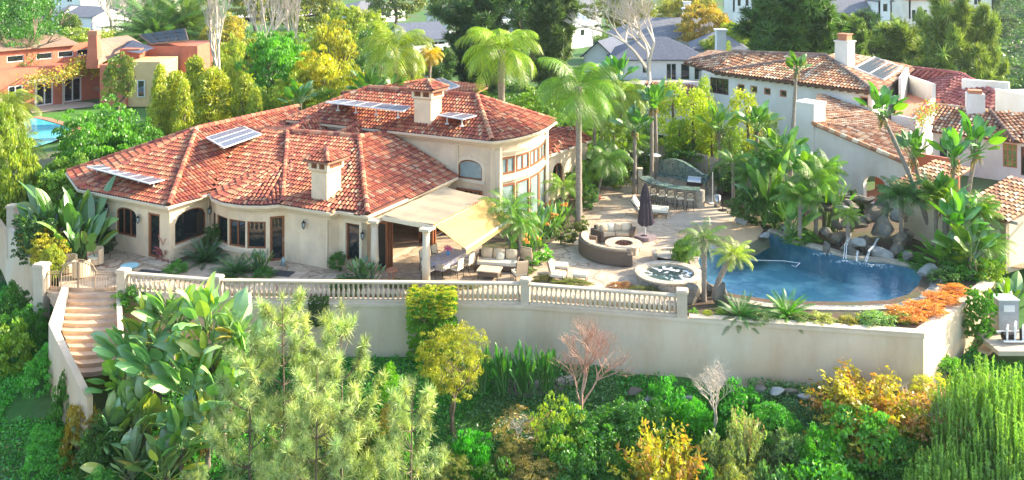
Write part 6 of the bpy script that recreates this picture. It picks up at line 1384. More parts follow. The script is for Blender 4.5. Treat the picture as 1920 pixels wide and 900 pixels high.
# --- pines
def tuft(n,L,w,up=.0):
    d=unit(rng.normal(size=(n,3))+np.array([0,0,.55+up])); s=unit(np.cross(d,rng.normal(size=(n,3)))); l=L*rng.uniform(.75,1.1,(n,1)); b=d*L*.05
    v=np.stack([b-s*w,b+s*w,b+d*l+s*w*.25,b+d*l-s*w*.25],axis=1).reshape(-1,3); return v
def pine_mesh(seed,h,R_,nwh,needle,w,per,kind='young'):
    """returns (trunk mesh, needle mesh)"""
    r=random.Random(seed); mb=MB(); tips=[]
    top=V(r.uniform(-.2,.2),r.uniform(-.2,.2),h); mb.tube([V(0,0,0),top*.5+V(.05,0,0),top],[.035*h*.35,.02*h*.35,.015],6); tips.append((top,V(0,0,1)))
    for i in range(nwh):
        z=h*(.06+.9*i/nwh); p=top*(z/h); L0=R_*(1-.72*(z/h)**1.3) if kind=='young' else R_*(.35+.65*math.sin(math.pi*min(1,.15+z/h*.85)))*r.uniform(.6,1.15)
        for j in range(r.choice((4,5,6))):
            a=r.uniform(0,6.28); el=r.uniform(.15,.5) if kind=='young' else r.uniform(-.05,.35); L=L0*r.uniform(.6,1.1); q=p.copy(); path=[q.copy()]; e=el; n=5
            for k in range(n): d=V(math.cos(a)*math.cos(e),math.sin(a)*math.cos(e),math.sin(e)); q=q+d*(L/n); path.append(q.copy()); e+=.18
            mb.tube(path,[.016*L*.6+.01,.014*L*.5+.008,.012,.01,.008,.006],4,caps=False)
            tips.append((q,d)); 
            for k in (2,3,4,5):
                for s_ in ((0,1,2)[:3 if k<5 else 2] if kind=='old' else ((0,) if k in (3,5) else ((0,) if k==4 and r.random()<.85 else ()))):
                    a2=a+r.choice((-1,1))*r.uniform(.4,1.1); l2=L*r.uniform(.12,.32); d2=V(math.cos(a2)*.8,math.sin(a2)*.8,.55).normalized(); q2=path[k]+d2*l2; mb.tube([path[k],q2],[.01,.006],3,caps=False); tips.append((q2,d2))
                    if l2>.3: tips.append((path[k]+d2*l2*.5,d2))
    vs=[];cs=[]
    for p,d in tips:
        v=tuft(per,needle*r.uniform(.8,1.1),w); dz=np.array([d.x,d.y,max(0,d.z)]); v=v+np.repeat(np.ones((per,1))*0,4,axis=0)
        k=r.choice((r.uniform(.45,.75),r.uniform(.8,1.35),r.uniform(.8,1.35))); y=r.uniform(0,.25); vs.append(v+np.array([p.x,p.y,p.z])+0*dz); cs.append(np.tile(np.array([[k*(1+y),k,k*(1-y)]]),(per,1))*rng.uniform(.8,1.2,(per,1)))
    v=np.concatenate(vs); c=np.concatenate(cs); f=np.arange(len(v)).reshape(-1,4); return mbmesh(mb,'trunk','bark'),npmesh('needles',v,f,c,'needle')
def pine(me2,px,topy,Y,lab,h0,col,sxy=1.,grp=None,base=None,cat='pine tree',name='pine_tree'):
    X=(px-960)*Y/F; z=g(X,Y) if base is None else base; h=CH-(topy-YH)*Y/F-z; t=thing(name,(X,Y,z),lab,cat,grp); s=h/h0
    rz=rnd.uniform(0,6); put(me2[0],'trunk',t,(0,0,0),(s*sxy,s*sxy,s),None,rz); put(me2[1],'needles',t,(0,0,0),(s*sxy,s*sxy,s),col,rz); return t
YP=[pine_mesh(s,7.,2.7,9,.40,.0115,50) for s in (1,2,3)]
FP_=[pine_mesh(s,12.,3.2,17,.75,.05,22,'old') for s in (4,5,6)]
# ---------------- placement
# foreground young pines
PNC=(.36,.45,.32)
pine(YP[0],535,556,34.5,'tall pale green young pine in the foreground, left of the clipped ivy',7.,PNC,.8)
pine(YP[1],640,580,33.5,'pale green young pine in the foreground, reaching the pale stucco wall',7.,PNC,.72)
pine(YP[2],468,650,33.,'young pine in the foreground overlapping the giant leaves',7.,PNC,.8)
pine(YP[0],590,690,31.6,'middle young pine in the foreground cluster',7.,PNC,.8)
pine(YP[2],770,720,31.6,'low spreading pine right of the foreground pines',7.,PNC,.75)
pine(YP[1],375,868,31,'round tuft of pine at the bottom edge, below the giant leaves',7.,PNC,.6)
# giant white bird of paradise group in the left foreground
GC=(.24,.38,.20)
for i,(px,ty,Y,S,bp,lab) in enumerate(((250,575,38.2,1.75,250,'giant leaf fan nearest the garden steps'),(330,512,38.8,1.8,320,'tallest giant leaf fan rising in front of the balustrade'),(385,515,38.3,1.8,385,'giant leaf fan in front of the stone balustrade pillar'),(440,540,37.8,1.8,430,'right giant leaf fan beside the foreground pine'),(300,600,37.2,1.8,300,'middle giant leaf fan below the tallest one'),(225,640,37.4,1.6,235,'lower giant leaf fan at the foot of the garden steps'),(360,635,36.6,1.8,360,'giant leaf fan with dry brown skirt in the middle of the group'),(420,650,36.4,1.8,420,'giant leaf fan half behind the pine needles'),(270,700,36,1.7,270,'dark lower leaf fan left of the brown stems'),(340,740,35.4,1.7,340,'lowest dark leaf fan of the group'),(210,740,36.,1.6,210,'dark leaf fan at the left edge of the group'),(285,545,38.4,1.7,285,'giant leaf fan between the two tallest ones'),(470,600,37.2,1.6,465,'giant leaf fan half hidden by the foreground pines'),(395,580,37.2,1.7,395,'pale giant leaf fan just below the stone pillar'),(240,690,36.6,1.7,245,'broad dark leaf fan below the steps'),(390,720,35.5,1.7,390,'low leaf fan with brown dead leaves near the pine'),(310,800,34.6,1.6,310,'giant leaf fan at the bottom edge of the group'),(240,800,34.8,1.5,240,'dark giant leaf fan at the bottom left of the group'))):
    giant(px,ty,Y,S,lab,bpx=bp,grp='giant white birds of paradise in the left foreground',col=(GC[0]*rnd.uniform(.8,1.15),GC[1]*rnd.uniform(.85,1.15),GC[2]*rnd.uniform(.8,1.2)),r=.1)
# garden wall hedges
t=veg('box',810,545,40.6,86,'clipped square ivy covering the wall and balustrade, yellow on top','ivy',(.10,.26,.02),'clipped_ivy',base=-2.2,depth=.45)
h_=3.15; put(CR['box'][1],'sunlit_yellow_growth',t,(0,-.02,h_*.62),(1.06,.48,h_*.38),(.42,.42,.03),0)  # yellow growth of the ivy, with its sunlit top put into the colour
veg('box',597,556,41.0,36,'dark ivy hanging over the balustrade behind the pine','ivy',(.03,.08,.03),'hanging_ivy',base=-.9,depth=.4)
veg('box',1838,546,40.9,50,'tall clipped bright green shrub outside the right end of the wall','shrub',(.07,.22,.02),'column_shrub',base=-1.4,depth=.9)
veg('bushM',812,720,37.5,20,'x') if False else None
# shrubs under wall / slope
YG=(0.200,0.300,0.030)
veg('fine',850,602,37.0,150,'yellow-green tree in front of the ivy, leaning right','tree',(0.240,0.270,0.050),'small_tree',trunk=True,cb=.3)
veg('sparse',890,690,36.2,90,'x') if False else None
veg('bushM',724,680,38.3,52,'small round bright green shrub below the stucco wall','shrub',(0.140,0.360,0.040),depth=.9)
veg('fine',720,755,35.5,120,'brown and green scrub between the foreground pines','shrub',(0.186,0.186,0.078)); veg('bushM',740,800,34.6,110,'dark green scrub beside the low pine at the bottom','shrub',(0.062,0.186,0.046))
for px,w,ty in ((900,70,655),(940,70,648),(985,70,648),(1025,60,655)):
    clump('bird',px,ty,38.6,w*1.1,{900:'strappy dark green clump beside the yellow-green tree',940:'strappy dark green clump below the wall, second from the yellow-green tree',985:'strappy dark green clump left of the reddish bare shrub',1025:'strappy dark green clump behind the reddish bare shrub'}[px],'plant','strappy_plant',(.05,.19,.05),base=-2.7)
bare('bpink',1085,590,37.2,175,'reddish leafless tree in front of the grey-white wall','bare tree','bare_tree'); bare('bare',1335,672,36.5,95,'small white leafless tree on the green slope')
bare('twigs',975,770,36.2,105,'pale twiggy shrub with pink buds beside the grey block wall','shrub','twiggy_shrub',leafc=(0.300,0.240,0.140)); veg('fine',1000,850,34.5,130,'pale dead brush at the bottom below the grey block wall','shrub',(0.310,0.264,0.202)) 
veg('domeL',1090,760,35.6,230,'broad dark green shrub in front of the reddish bare tree','shrub',(0.054,0.186,0.046)); veg('domeL',1195,735,36.4,180,'dark green mound right of the reddish bare tree','shrub',(0.054,0.186,0.054)); veg('sparse',1045,735,35.4,110,'loose light green sprays on top of the dark mound','shrub',(0.200,0.320,0.060))
veg('spray',1245,800,33.6,280,'yellow-pink flowering shrub at the bottom centre','flowering shrub',(0.420,0.360,0.050),'flowering_shrub',depth=.9); 
veg('spray',1395,760,34.8,120,'grey-green bush with orange tips right of the yellow-pink shrub','shrub',(0.310,0.372,0.202)); veg('domeM',1350,815,33.8,140,'grey-blue brush at the bottom right of centre','shrub',(0.155,0.217,0.155))
veg('domeL',1540,790,34.2,130,'bright green leafy shrub at the bottom, right of centre','shrub',(0.080,0.300,0.030)); veg('bushM',1620,760,34.6,150,'green bush below the orange-yellow shrub','shrub',(0.093,0.279,0.062)); veg('domeM',1560,840,33.2,200,'bright green mound at the bottom edge right of centre','shrub',(0.090,0.300,0.040)); veg('domeL',1690,800,34.2,170,'dark green bush between orange-yellow shrub and spiky shrub','shrub',(0.062,0.202,0.046))
veg('spray',1625,690,36.2,270,'orange-yellow arching shrub below the corner of the wall','flowering shrub',(0.440,0.340,0.050),'flowering_shrub')
bare('twigs',1775,735,35.2,150,'grey leafless shrub with pink flowers left of the spiky shrub','shrub','twiggy_shrub',leafc=(0.340,0.200,0.160))
veg('bushM',880,800,34.8,80,'vivid green bush below the yellow-green tree','shrub',(0.050,0.300,0.030)); veg('domeM',930,860,34,120,'dark scrub at the bottom, left of the dead brush','shrub',(0.062,0.155,0.046)); veg('domeM',1460,690,37.4,90,'x') if False else None
boulder(P(1050,893,-5),(0.800,0.600,0.500),91,'pale blue-grey boulder at the bottom edge below the dark mound','palerock')
for px,ty,Y,w,k,c_,lab in ((1255,705,37.6,90,'domeM',(0.078,0.341,0.062),'low green mound right of the second dark mound, below the wall'),(1300,735,36.8,80,'domeM',(0.093,0.372,0.062),'bright green ground bush left of the small white tree'),(1380,715,37.2,110,'domeM',(0.062,0.279,0.062),'green bush behind the small white tree'),(1450,745,36.2,120,'domeL',(0.078,0.310,0.054),'dense green ground bush between white tree and yellow shrub'),(1480,800,34.8,100,'domeM',(0.139,0.232,0.155),'grey-green brush right of the orange-tipped bush'),(1150,830,34.2,120,'domeL',(0.046,0.155,0.046),'dark leafy bush left of the yellow-pink shrub'),(1080,850,34,120,'domeM',(0.078,0.217,0.078),'dark green bush at the bottom edge beside the dead brush'),(850,845,34,90,'fine',(0.155,0.186,0.124),'grey-brown scrub at the bottom edge right of the pines'),(960,820,35.2,80,'fine',(0.217,0.217,0.155),'greyish twiggy scrub below the block wall'),(1380,860,33.4,120,'fine',(0.217,0.264,0.186),'blue-grey brush at the bottom edge beside the yellow-pink shrub'),(1450,850,33.4,110,'domeM',(0.093,0.217,0.124),'dark blue-green brush at the bottom edge, right of the blue-grey one'),(1700,755,35.8,110,'domeM',(0.217,0.403,0.078),'light green bush under the orange twigs'),(1745,700,37.2,90,'fine',(0.372,0.403,0.124),'yellow-green scrub just right of the wall corner'),(1800,720,36.6,90,'domeM',(0.186,0.372,0.062),'green scrub on the path right of the wall corner'),(1780,660,39.4,80,'domeM',(0.100,0.280,0.040),'grassy bright green bank against the right wall'),(1320,870,33.2,80,'domeM',(0.078,0.310,0.062),'small green bush at the bottom edge between yellow-pink shrub and brush')):
    veg(k,px,ty,Y,w,lab,'shrub',c_)
for px,ty,Y,w,k,c_,lab in ((90,780,35.6,110,'domeL',(0.078,0.310,0.078),'green bush on the left slope below the stair wall'),(80,650,39,90,'domeM',(0.078,0.310,0.078),'rounded green bush left of the stair wall'),(190,850,33.4,110,'domeL',(0.062,0.232,0.078),'dark bush at the bottom edge under the giant leaves')):
    veg(k,px,ty,Y,w,lab,'shrub',c_)
# spiky rosemary-like shrub bottom right
def spikes(n,seed):
    r=np.random.default_rng(seed); mb=MB(); vs=[];cs=[]
    for i in range(n):
        a=r.uniform(0,6.28); q=math.sqrt(r.uniform(0,1)); x,y=math.cos(a)*q,math.sin(a)*q; h=(1-.45*q*q)*r.uniform(.75,1.05); m_=20; z=np.linspace(h*.45,h,m_); lean=np.array([x*.12,y*.12]); k=r.uniform(.7,1.25)
        c=np.stack([x*.9+lean[0]*z,y*.9+lean[1]*z,z],1).repeat(3,axis=0); v,f=leaves(c,.075,.28,np.array([0,0,.8])); vs.append(v); cs.append(np.ones((len(c),3))*k*r.uniform(.85,1.15,(len(c),1)))
    v=np.concatenate(vs); c=np.concatenate(cs); return npmesh('foliage',v,np.arange(len(v)).reshape(-1,4),c,'leaf')
SPK=spikes(420,1)
for px,ty,Y,w,lab in ((1860,670,34.2,220,'tall spiky light green shrub at the bottom right edge'),(1900,760,32.6,200,'lower spiky green shrub in the bottom right corner'),(1780,830,32.4,170,'spiky green shrub at the bottom, left of the tall one')):
    X=(px-960)*Y/F; z=gt(X,Y)-.3; h=CH-(ty-YH)*Y/F-z; t=thing('spiky_shrub',(X,Y,z),lab,'shrub'); W=w*Y/F/2; put(SPK,'foliage',t,(0,0,0),(W,W,h),(.26,.40,.12))
# left slope & left wall plants
for px,ty,Y,w,k,c,lab in ((25,515,44.0,80,'domeL',(.05,.17,.03),'green ground shrub outside the left garden wall'),(50,560,42.,110,'domeL',(.06,.22,.03),'green bush on the slope left of the gate pillar'),(20,600,40.5,100,'domeM',(.16,.28,.04),'sunlit light green bush at the left edge'),(120,690,37.2,60,'domeM',(.05,.17,.03),'small green bush against the stair wall'),(150,735,36.,90,'domeM',(.26,.20,.04),'yellow-orange tipped bush at the foot of the stair wall'),(190,775,35.2,120,'domeL',(.05,.14,.04),'dark bush below the foot of the stair wall')):
    veg(k,px,ty,Y,w,lab,'shrub',c)
veg('box',66,408,46.6,56,'dark clipped hedge on top of the left garden wall','hedge',(.05,.13,.05),'hedge',base=.2,depth=1.6)
veg('bushM',88,435,45.3,75,'yellow-orange flowering bush behind the gate pillar','shrub',(.34,.32,.05),base=.1); veg('bushM',75,412,47,80,'yellow-topped bush behind the gate pillar','shrub',(.30,.26,.05),base=.3); veg('bushM',100,455,44.3,50,'round yellow-green bush left of the gate','shrub',(.25,.30,.06),base=-.2)
veg('domeM',250,535,42.3,80,'green bush beside the pillar right of the gate','shrub',(.07,.22,.03),base=-.6); 
for px,ty,Y,w,lab in ((110,330,49,120,'tall banana-like plant at the left corner of the villa'),(140,345,47.5,110,'large-leaved plant in front of the left corner of the villa'),(150,400,46.3,80,'lower large-leaved plant before the left villa wall'),(95,375,48,100,'large-leaved plant beside the hedge on the left wall')):
    clump('banana',px,ty,Y,w*1.15,lab,'plant','large_leaved_plant',(.08,.20,.05))
veg('bushM',200,424,47.7,40,'dark shrub against the left villa wall','shrub',(.03,.07,.03)); veg('domeM',330,488,45.4,50,'bright green shrub right of the left house door','shrub',(.06,.22,.03)); 
clump('cycad',385,440,46.8,90,'dark spiky plant under the arched window beside the round bay','plant','spiky_plant',(.04,.10,.05)); veg('bushM',400,418,47.8,36,'dark shrub between the arched window and round bay','shrub',(.04,.10,.03)); clump('cycad',445,474,45.2,100,'dark cycad in front of the round bay window','cycad','cycad',(.04,.12,.04)); clump('bird',488,470,45.4,60,'upright-leaved plant left of the bay door','plant','leafy_plant',(.06,.15,.06)); veg('domeM',495,500,44.7,50,'low green plant at the foot of the bay door','shrub',(.05,.17,.04))
veg('domeM',420,512,44.2,50,'low green shrub below the dark cycad','shrub',(.04,.12,.03)); clump('cycad',312,430,47.2,44,'pink spiky cordyline beside the left house door','plant','cordyline',(.35,.06,.13)); clump('cycad',160,470,46.5,36,'small pink cordyline before the left villa wall','plant','cordyline',(.3,.06,.12))
veg('bushM',632,470,45.4,36,'round green shrub left of the narrow window','shrub',(.04,.15,.03)); clump('bird',680,482,43.9,80,'bird of paradise plant beside the corner column','plant','bird_of_paradise',(.06,.16,.07)); veg('domeM',650,520,43.2,90,'low shrubs in front of the villa corner','shrub',(.05,.12,.04))
M['orangefl']=mat('orange_flowers',(.75,.25,.04),(.85,.35,.06),9,.7)
# bed by the curved bay
AR=(.11,.26,.03)
palm('pygmy',957,345,47.2,1.75,'feathery palm beside the yellow awning',col=AR,r0=.07,r1=.06,crownz=0); palm('pygmy',1055,320,54,1.3,'small yellow-green palm by the curved glass bay',col=(.18,.32,.04)); palm('queen',1120,262,58,1.7,'leaning slender palm behind the tall grey palm',col=(.09,.22,.04),r0=.08,r1=.08,lean=.5); palm('pygmy',975,390,46.6,1.2,'low feathery palm below the awning edge',col=AR)
for px,ty,Y,w,lab in ((1000,392,49,90,'orange flowering bird of paradise in the bed by the glass bay'),(1030,385,51,80,'orange flowering bird of paradise nearer the tall palm'),(985,425,47.2,90,'orange flowering bird of paradise behind the wicker sofa'),(1050,375,53,70,'dark leafy bird of paradise beside the tall palm')):
    t=clump('bird',px,ty,Y,w,lab,'plant','bird_of_paradise',(.09,.22,.05)); mb=MB()
    for k in range(14):
        mb=MB(); a=rnd.uniform(0,6.28); r_=rnd.uniform(.2,.8); q=V(math.cos(a)*r_,math.sin(a)*r_,rnd.uniform(.95,1.35)); mb.hexa([q+V(x,y,z) for z in (0,.12) for x,y in ((-.09,-.03),(.09,-.03),(.13,.03),(-.05,.03))]); lpart('flower',mb,'orangefl',t)
for px,ty,Y,w,c,lab in ((1020,462,46.8,40,(.14,.36,.05),'small bright green shrub at the edge of the flower bed'),(998,475,46.2,34,(.14,.34,.06),'small light green shrub beside the patio edge'),(1062,428,49.6,46,(.09,.12,.05),'reddish flowering shrub at the foot of the tall palm'),(1090,408,51.5,34,(.10,.14,.06),'low shrub right of the tall palm trunk'),(985,500,45.2,40,(.10,.16,.05),'low plant by the awning sofa')):
    veg('bushS',px,ty,Y,w,lab,'shrub',c)
# tall queen palm on the patio and others
palm('queen',1085,92,52.6,2.9,'tall palm with smooth grey trunk on the patio beside the curved bay',col=(.11,.25,.035),r0=.2,r1=.17,swell=.06)
palm('queen',940,26,66,3.5,'broad sunlit palm behind the villa roof',col=(.20,.34,.03),r0=.28,r1=.26); palm('queen',742,30,72,3.4,'palm with yellowing fronds behind the rear roof',col=(.22,.33,.03),r0=.2,r1=.18); palm('queen',1165,128,64,2.6,'slender palm behind the patio, right of the tall grey palm',col=(.16,.27,.03)); palm('queen',806,80,73,1.25,'short palm with orange-yellow fronds above the parked van',col=(.42,.34,.03)); palm('queen',1115,150,62,2.2,'slender palm behind the tall grey palm',col=(.14,.27,.04))
for px,ty,Y,S,lab,bp in ((1160,90,66,1.9,'giant leaf tree behind the patio with broad grey-green leaves',1165),(1125,118,67,1.6,'giant leaf tree above the slender palm',1130),(1222,150,61,1.5,'slim giant leaf tree behind the stone bar, left',1222),(1190,190,60,1.5,'low giant leaf tree behind the heater',1190),(1228,145,62,1.5,'slim giant leaf tree with upright leaves behind the bar',1232),(1348,186,60,1.7,'grey-green giant leaf tree between yellow hedges',1352),(1420,184,59,1.6,'giant leaf tree in front of the white villa wall, left',1418),(1493,90,57.5,1.2,'slim giant leaf tree rising against the tan roof',1480),(1465,225,54,1.7,'giant leaf tree at the white chimney wall',1470),(1510,262,52.5,1.7,'giant leaf tree in front of the gabled white wall',1505),(1655,150,50,1.6,'leaning giant leaf tree with grey trunk rising above the gable roof',1750),(1712,230,51,1.5,'giant leaf tree between roof terrace and palm trunks',1745),(1830,205,50,1.8,'tall giant leaf tree in front of the right hand roof',1802),(1790,235,49,1.6,'giant leaf tree left of the stained glass window',1775),(1770,310,48,1.7,'broad-leaved giant in the middle of the right palm group',1775),(1800,350,45.8,1.8,'low giant leaf tree right of the waterfall',1800),(1820,400,44.5,1.7,'bright giant leaf tree above the right garden wall',1820),(1770,420,45.2,1.5,'low bright giant leaf tree behind the flat grey boulder',1770)):
    giant(px,ty,Y,S,lab,bpx=bp,col=(.085*rnd.uniform(.8,1.4),.22*rnd.uniform(.85,1.2),.05),r=.13)
for px,ty,Y,R_,lab,c in ((1375,275,55,1.3,'dark feathery palm left of the waterfall bed',(.07,.18,.05)),(1440,270,54,1.5,'dark fine-leaved palm behind the pool',(.09,.24,.05)),(1530,300,50.5,1.6,'dense light green palm left of the waterfall',(.15,.30,.05)),(1500,330,50,1.5,'low dense palm above the pool rim rocks',(.14,.29,.05)),(1405,300,54,1.3,'fan-like palm behind the fence',(.10,.22,.05)),(1590,380,48.6,.9,'small yellow-green palm in front of the rock waterfall',(.2,.33,.05)),(1690,330,48.5,1.5,'dark palm right of the rock waterfall',(.06,.17,.05)),(1850,420,45,1.4,'bright palm by the right garden building',(.16,.32,.05)),(1620,215,56,1.0,'x',(.1,.2,.05))):
    if lab!='x': palm('kentia' if R_>1.4 else 'pygmy',px,ty,Y,R_,lab,col=c,r0=.12,r1=.1)
palm('pygmy',1320,412,41.6,1.2,'upright pygmy date palm between hot tub and pool',col=(.10,.2,.05),r0=.11,r1=.13,base=-.1,swell=.05,bpx=1320)
palm('pygmy',1378,445,41.9,1.1,'leaning pygmy date palm with sunlit fronds over the pool',col=(.30,.40,.05),r0=.12,r1=.14,base=-.1,lean=.75,ax=.2,bpx=1338,swell=.05)
clump('cycad',1387,548,39.8,100,'dark green cycad in front of the pool edge, left of the pair','cycad','cycad',(.035,.13,.03)); clump('cycad',1475,540,39.9,105,'sunlit green cycad in front of the pool edge, right of the pair','cycad','cycad',(.08,.22,.03))
veg('fine',1293,440,46.8,60,'feathery green shrub between patio and pool beach','shrub',(.12,.24,.04)); veg('bushS',1280,450,46,50,'low green shrub behind the hot tub','shrub',(.10,.20,.04)); veg('bushM',1603,355,52.,36,'dark round shrub beside the arched porch','shrub',(.03,.07,.03)); 
for px,ty,Y,w,c,lab in ((1492,440,50,60,(.07,.18,.05),'low green plants among the pool rim rocks'),(1515,430,50.2,50,(.1,.24,.05),'light plants among the rocks left of the waterfall'),(1712,470,46.8,60,(.10,.28,.05),'bright strappy plants right of the waterfall'),(1735,490,45.5,60,(.07,.2,.04),'low green plants behind the pool coping at right'),(1800,480,44.8,90,(.08,.26,.04),'bright green undergrowth below the right palms'),(1770,500,44.,70,(.05,.14,.04),'dark undergrowth behind the flat grey boulder'),(1850,480,44.5,70,(.20,.32,.04),'yellow-green undergrowth inside the right wall end')):
    veg('domeM',px,ty,Y,w,lab,'shrub',c)
# low flower strip in front of the pool
i=0
for px,py,w,c,k,lab in ((1300,588,22,(.12,.28,.05),'bushS','small green plant right of the balustrade pillar'),(1326,592,22,(.3,.36,.05),'bushS','small yellow-green plant in the strip before the pool'),(1352,590,24,(.16,.28,.05),'bushS','small spiky plant in the strip, left of the cycads'),(1425,600,60,(.16,.24,.2),'domeM','grey-blue succulents between the two cycads'),(1540,603,60,(.30,.34,.2),'domeM','pale flowering succulents right of the sunlit cycad'),(1590,606,50,(.25,.24,.08),'domeM','brownish low plants in the strip before the pool'),(1640,604,80,(.18,.32,.18),'domeM','pale green ground plants before the pool'),(1690,600,60,(.22,.30,.1),'domeM','green plants left of the orange flowers'),(1500,600,50,(.2,.26,.2),'domeM','silvery low plants right of the sunlit cycad'),(1610,600,20,(.3,.3,.06),'bushS','yellow tuft in the strip before the pool')):
    p=P(px,py,0); veg(k,px,py-w*.28,p.y,w,lab,'plant',c,'low_plant',base=-.02)
for px,py,w,lab in ((1700,598,70,'bed of orange-red flowers inside the wall corner'),(1735,588,70,'orange-red flowers along the right wall'),(1765,570,60,'orange flowers farther along the right wall'),(1795,552,50,'orange flowers at the far end of the right wall')):
    p=P(px,py,0); veg('bushM',px,py-21,p.y,w*1.25,lab,'flowers',(.55,.24,.12),'flower_bed',base=-.1)
for px,py,w,lab,c in ((1165,548,60,'pink flowers along the inside of the balustrade',(.3,.16,.14)),(1070,542,90,'mixed low plants behind the balustrade, near the lounge chairs',(.16,.20,.08)),(1210,556,80,'low plants behind the balustrade at the foot of the hot tub',(.12,.14,.08)),(860,548,90,'low plants behind the balustrade before the dining terrace',(.14,.15,.07)),(760,545,100,'ground plants behind the balustrade, left of the dining terrace',(.10,.14,.06)),(1020,535,50,'low plants behind the bend of the balustrade',(.2,.2,.08))):
    p=P(px,py-8,0); veg('domeM',px,py-22,p.y,w,lab,'plant',c,'low_plant',base=-.02,depth=.35)
# hedges behind patio
for k,(px,ty,Y,w,c,lab) in enumerate(((1260,158,67,70,(.26,.36,.03),'yellow-green column hedge left of the heaters'),(1300,170,65,70,(.30,.38,.03),'yellow-green column shrub behind the stone bar'),(1335,195,65,60,(.24,.34,.03),'yellow-green shrub behind the grill'),(1395,175,64,70,(.30,.36,.03),'yellow column shrub in front of the villa french window'),(1275,225,65,60,(.18,.30,.03),'lower green column shrub behind the bar'),(1440,215,61,50,(.2,.3,.04),'yellow-green shrub left of the white chimney'),(1320,150,68,40,(.24,.33,.04),'slim yellow-green shrub at the villa corner'),(1210,235,65,50,(.08,.18,.04),'green shrub behind the left heater'),(1150,230,62,70,(.16,.26,.03),'yellow-green shrub behind the slender palms'),(1370,240,60,60,(.14,.24,.04),'green shrub behind the fence'))):
    veg('col',px,ty,Y,w,lab,'shrub',c,'column_shrub',trunk='trunkonly')
for px,ty,Y,w,c,lab in ((1130,285,61,90,(.04,.11,.04),'dark undergrowth at the far left corner of the patio'),(1175,268,63.5,60,(.04,.10,.04),'dark white-flowered shrub behind the bar'),(1290,270,64.0,90,(.05,.13,.04),'dark green shrub with red flowers behind the grill'),(1370,300,60.,80,(.05,.13,.04),'dark shrub above the wooden fence'),(1400,350,53.3,70,(.05,.13,.03),'low dark plants before the wooden fence'),(1450,350,52.6,70,(.07,.17,.04),'low green plants above the pool rim'),(1100,345,56,50,(.05,.13,.04),'dark leafy plant beside the tall palm trunk'),(1085,300,58,60,(.10,.22,.04),'green shrub behind the tall palm trunk')):
    veg('bushM',px,ty,Y,w,lab,'shrub',c)
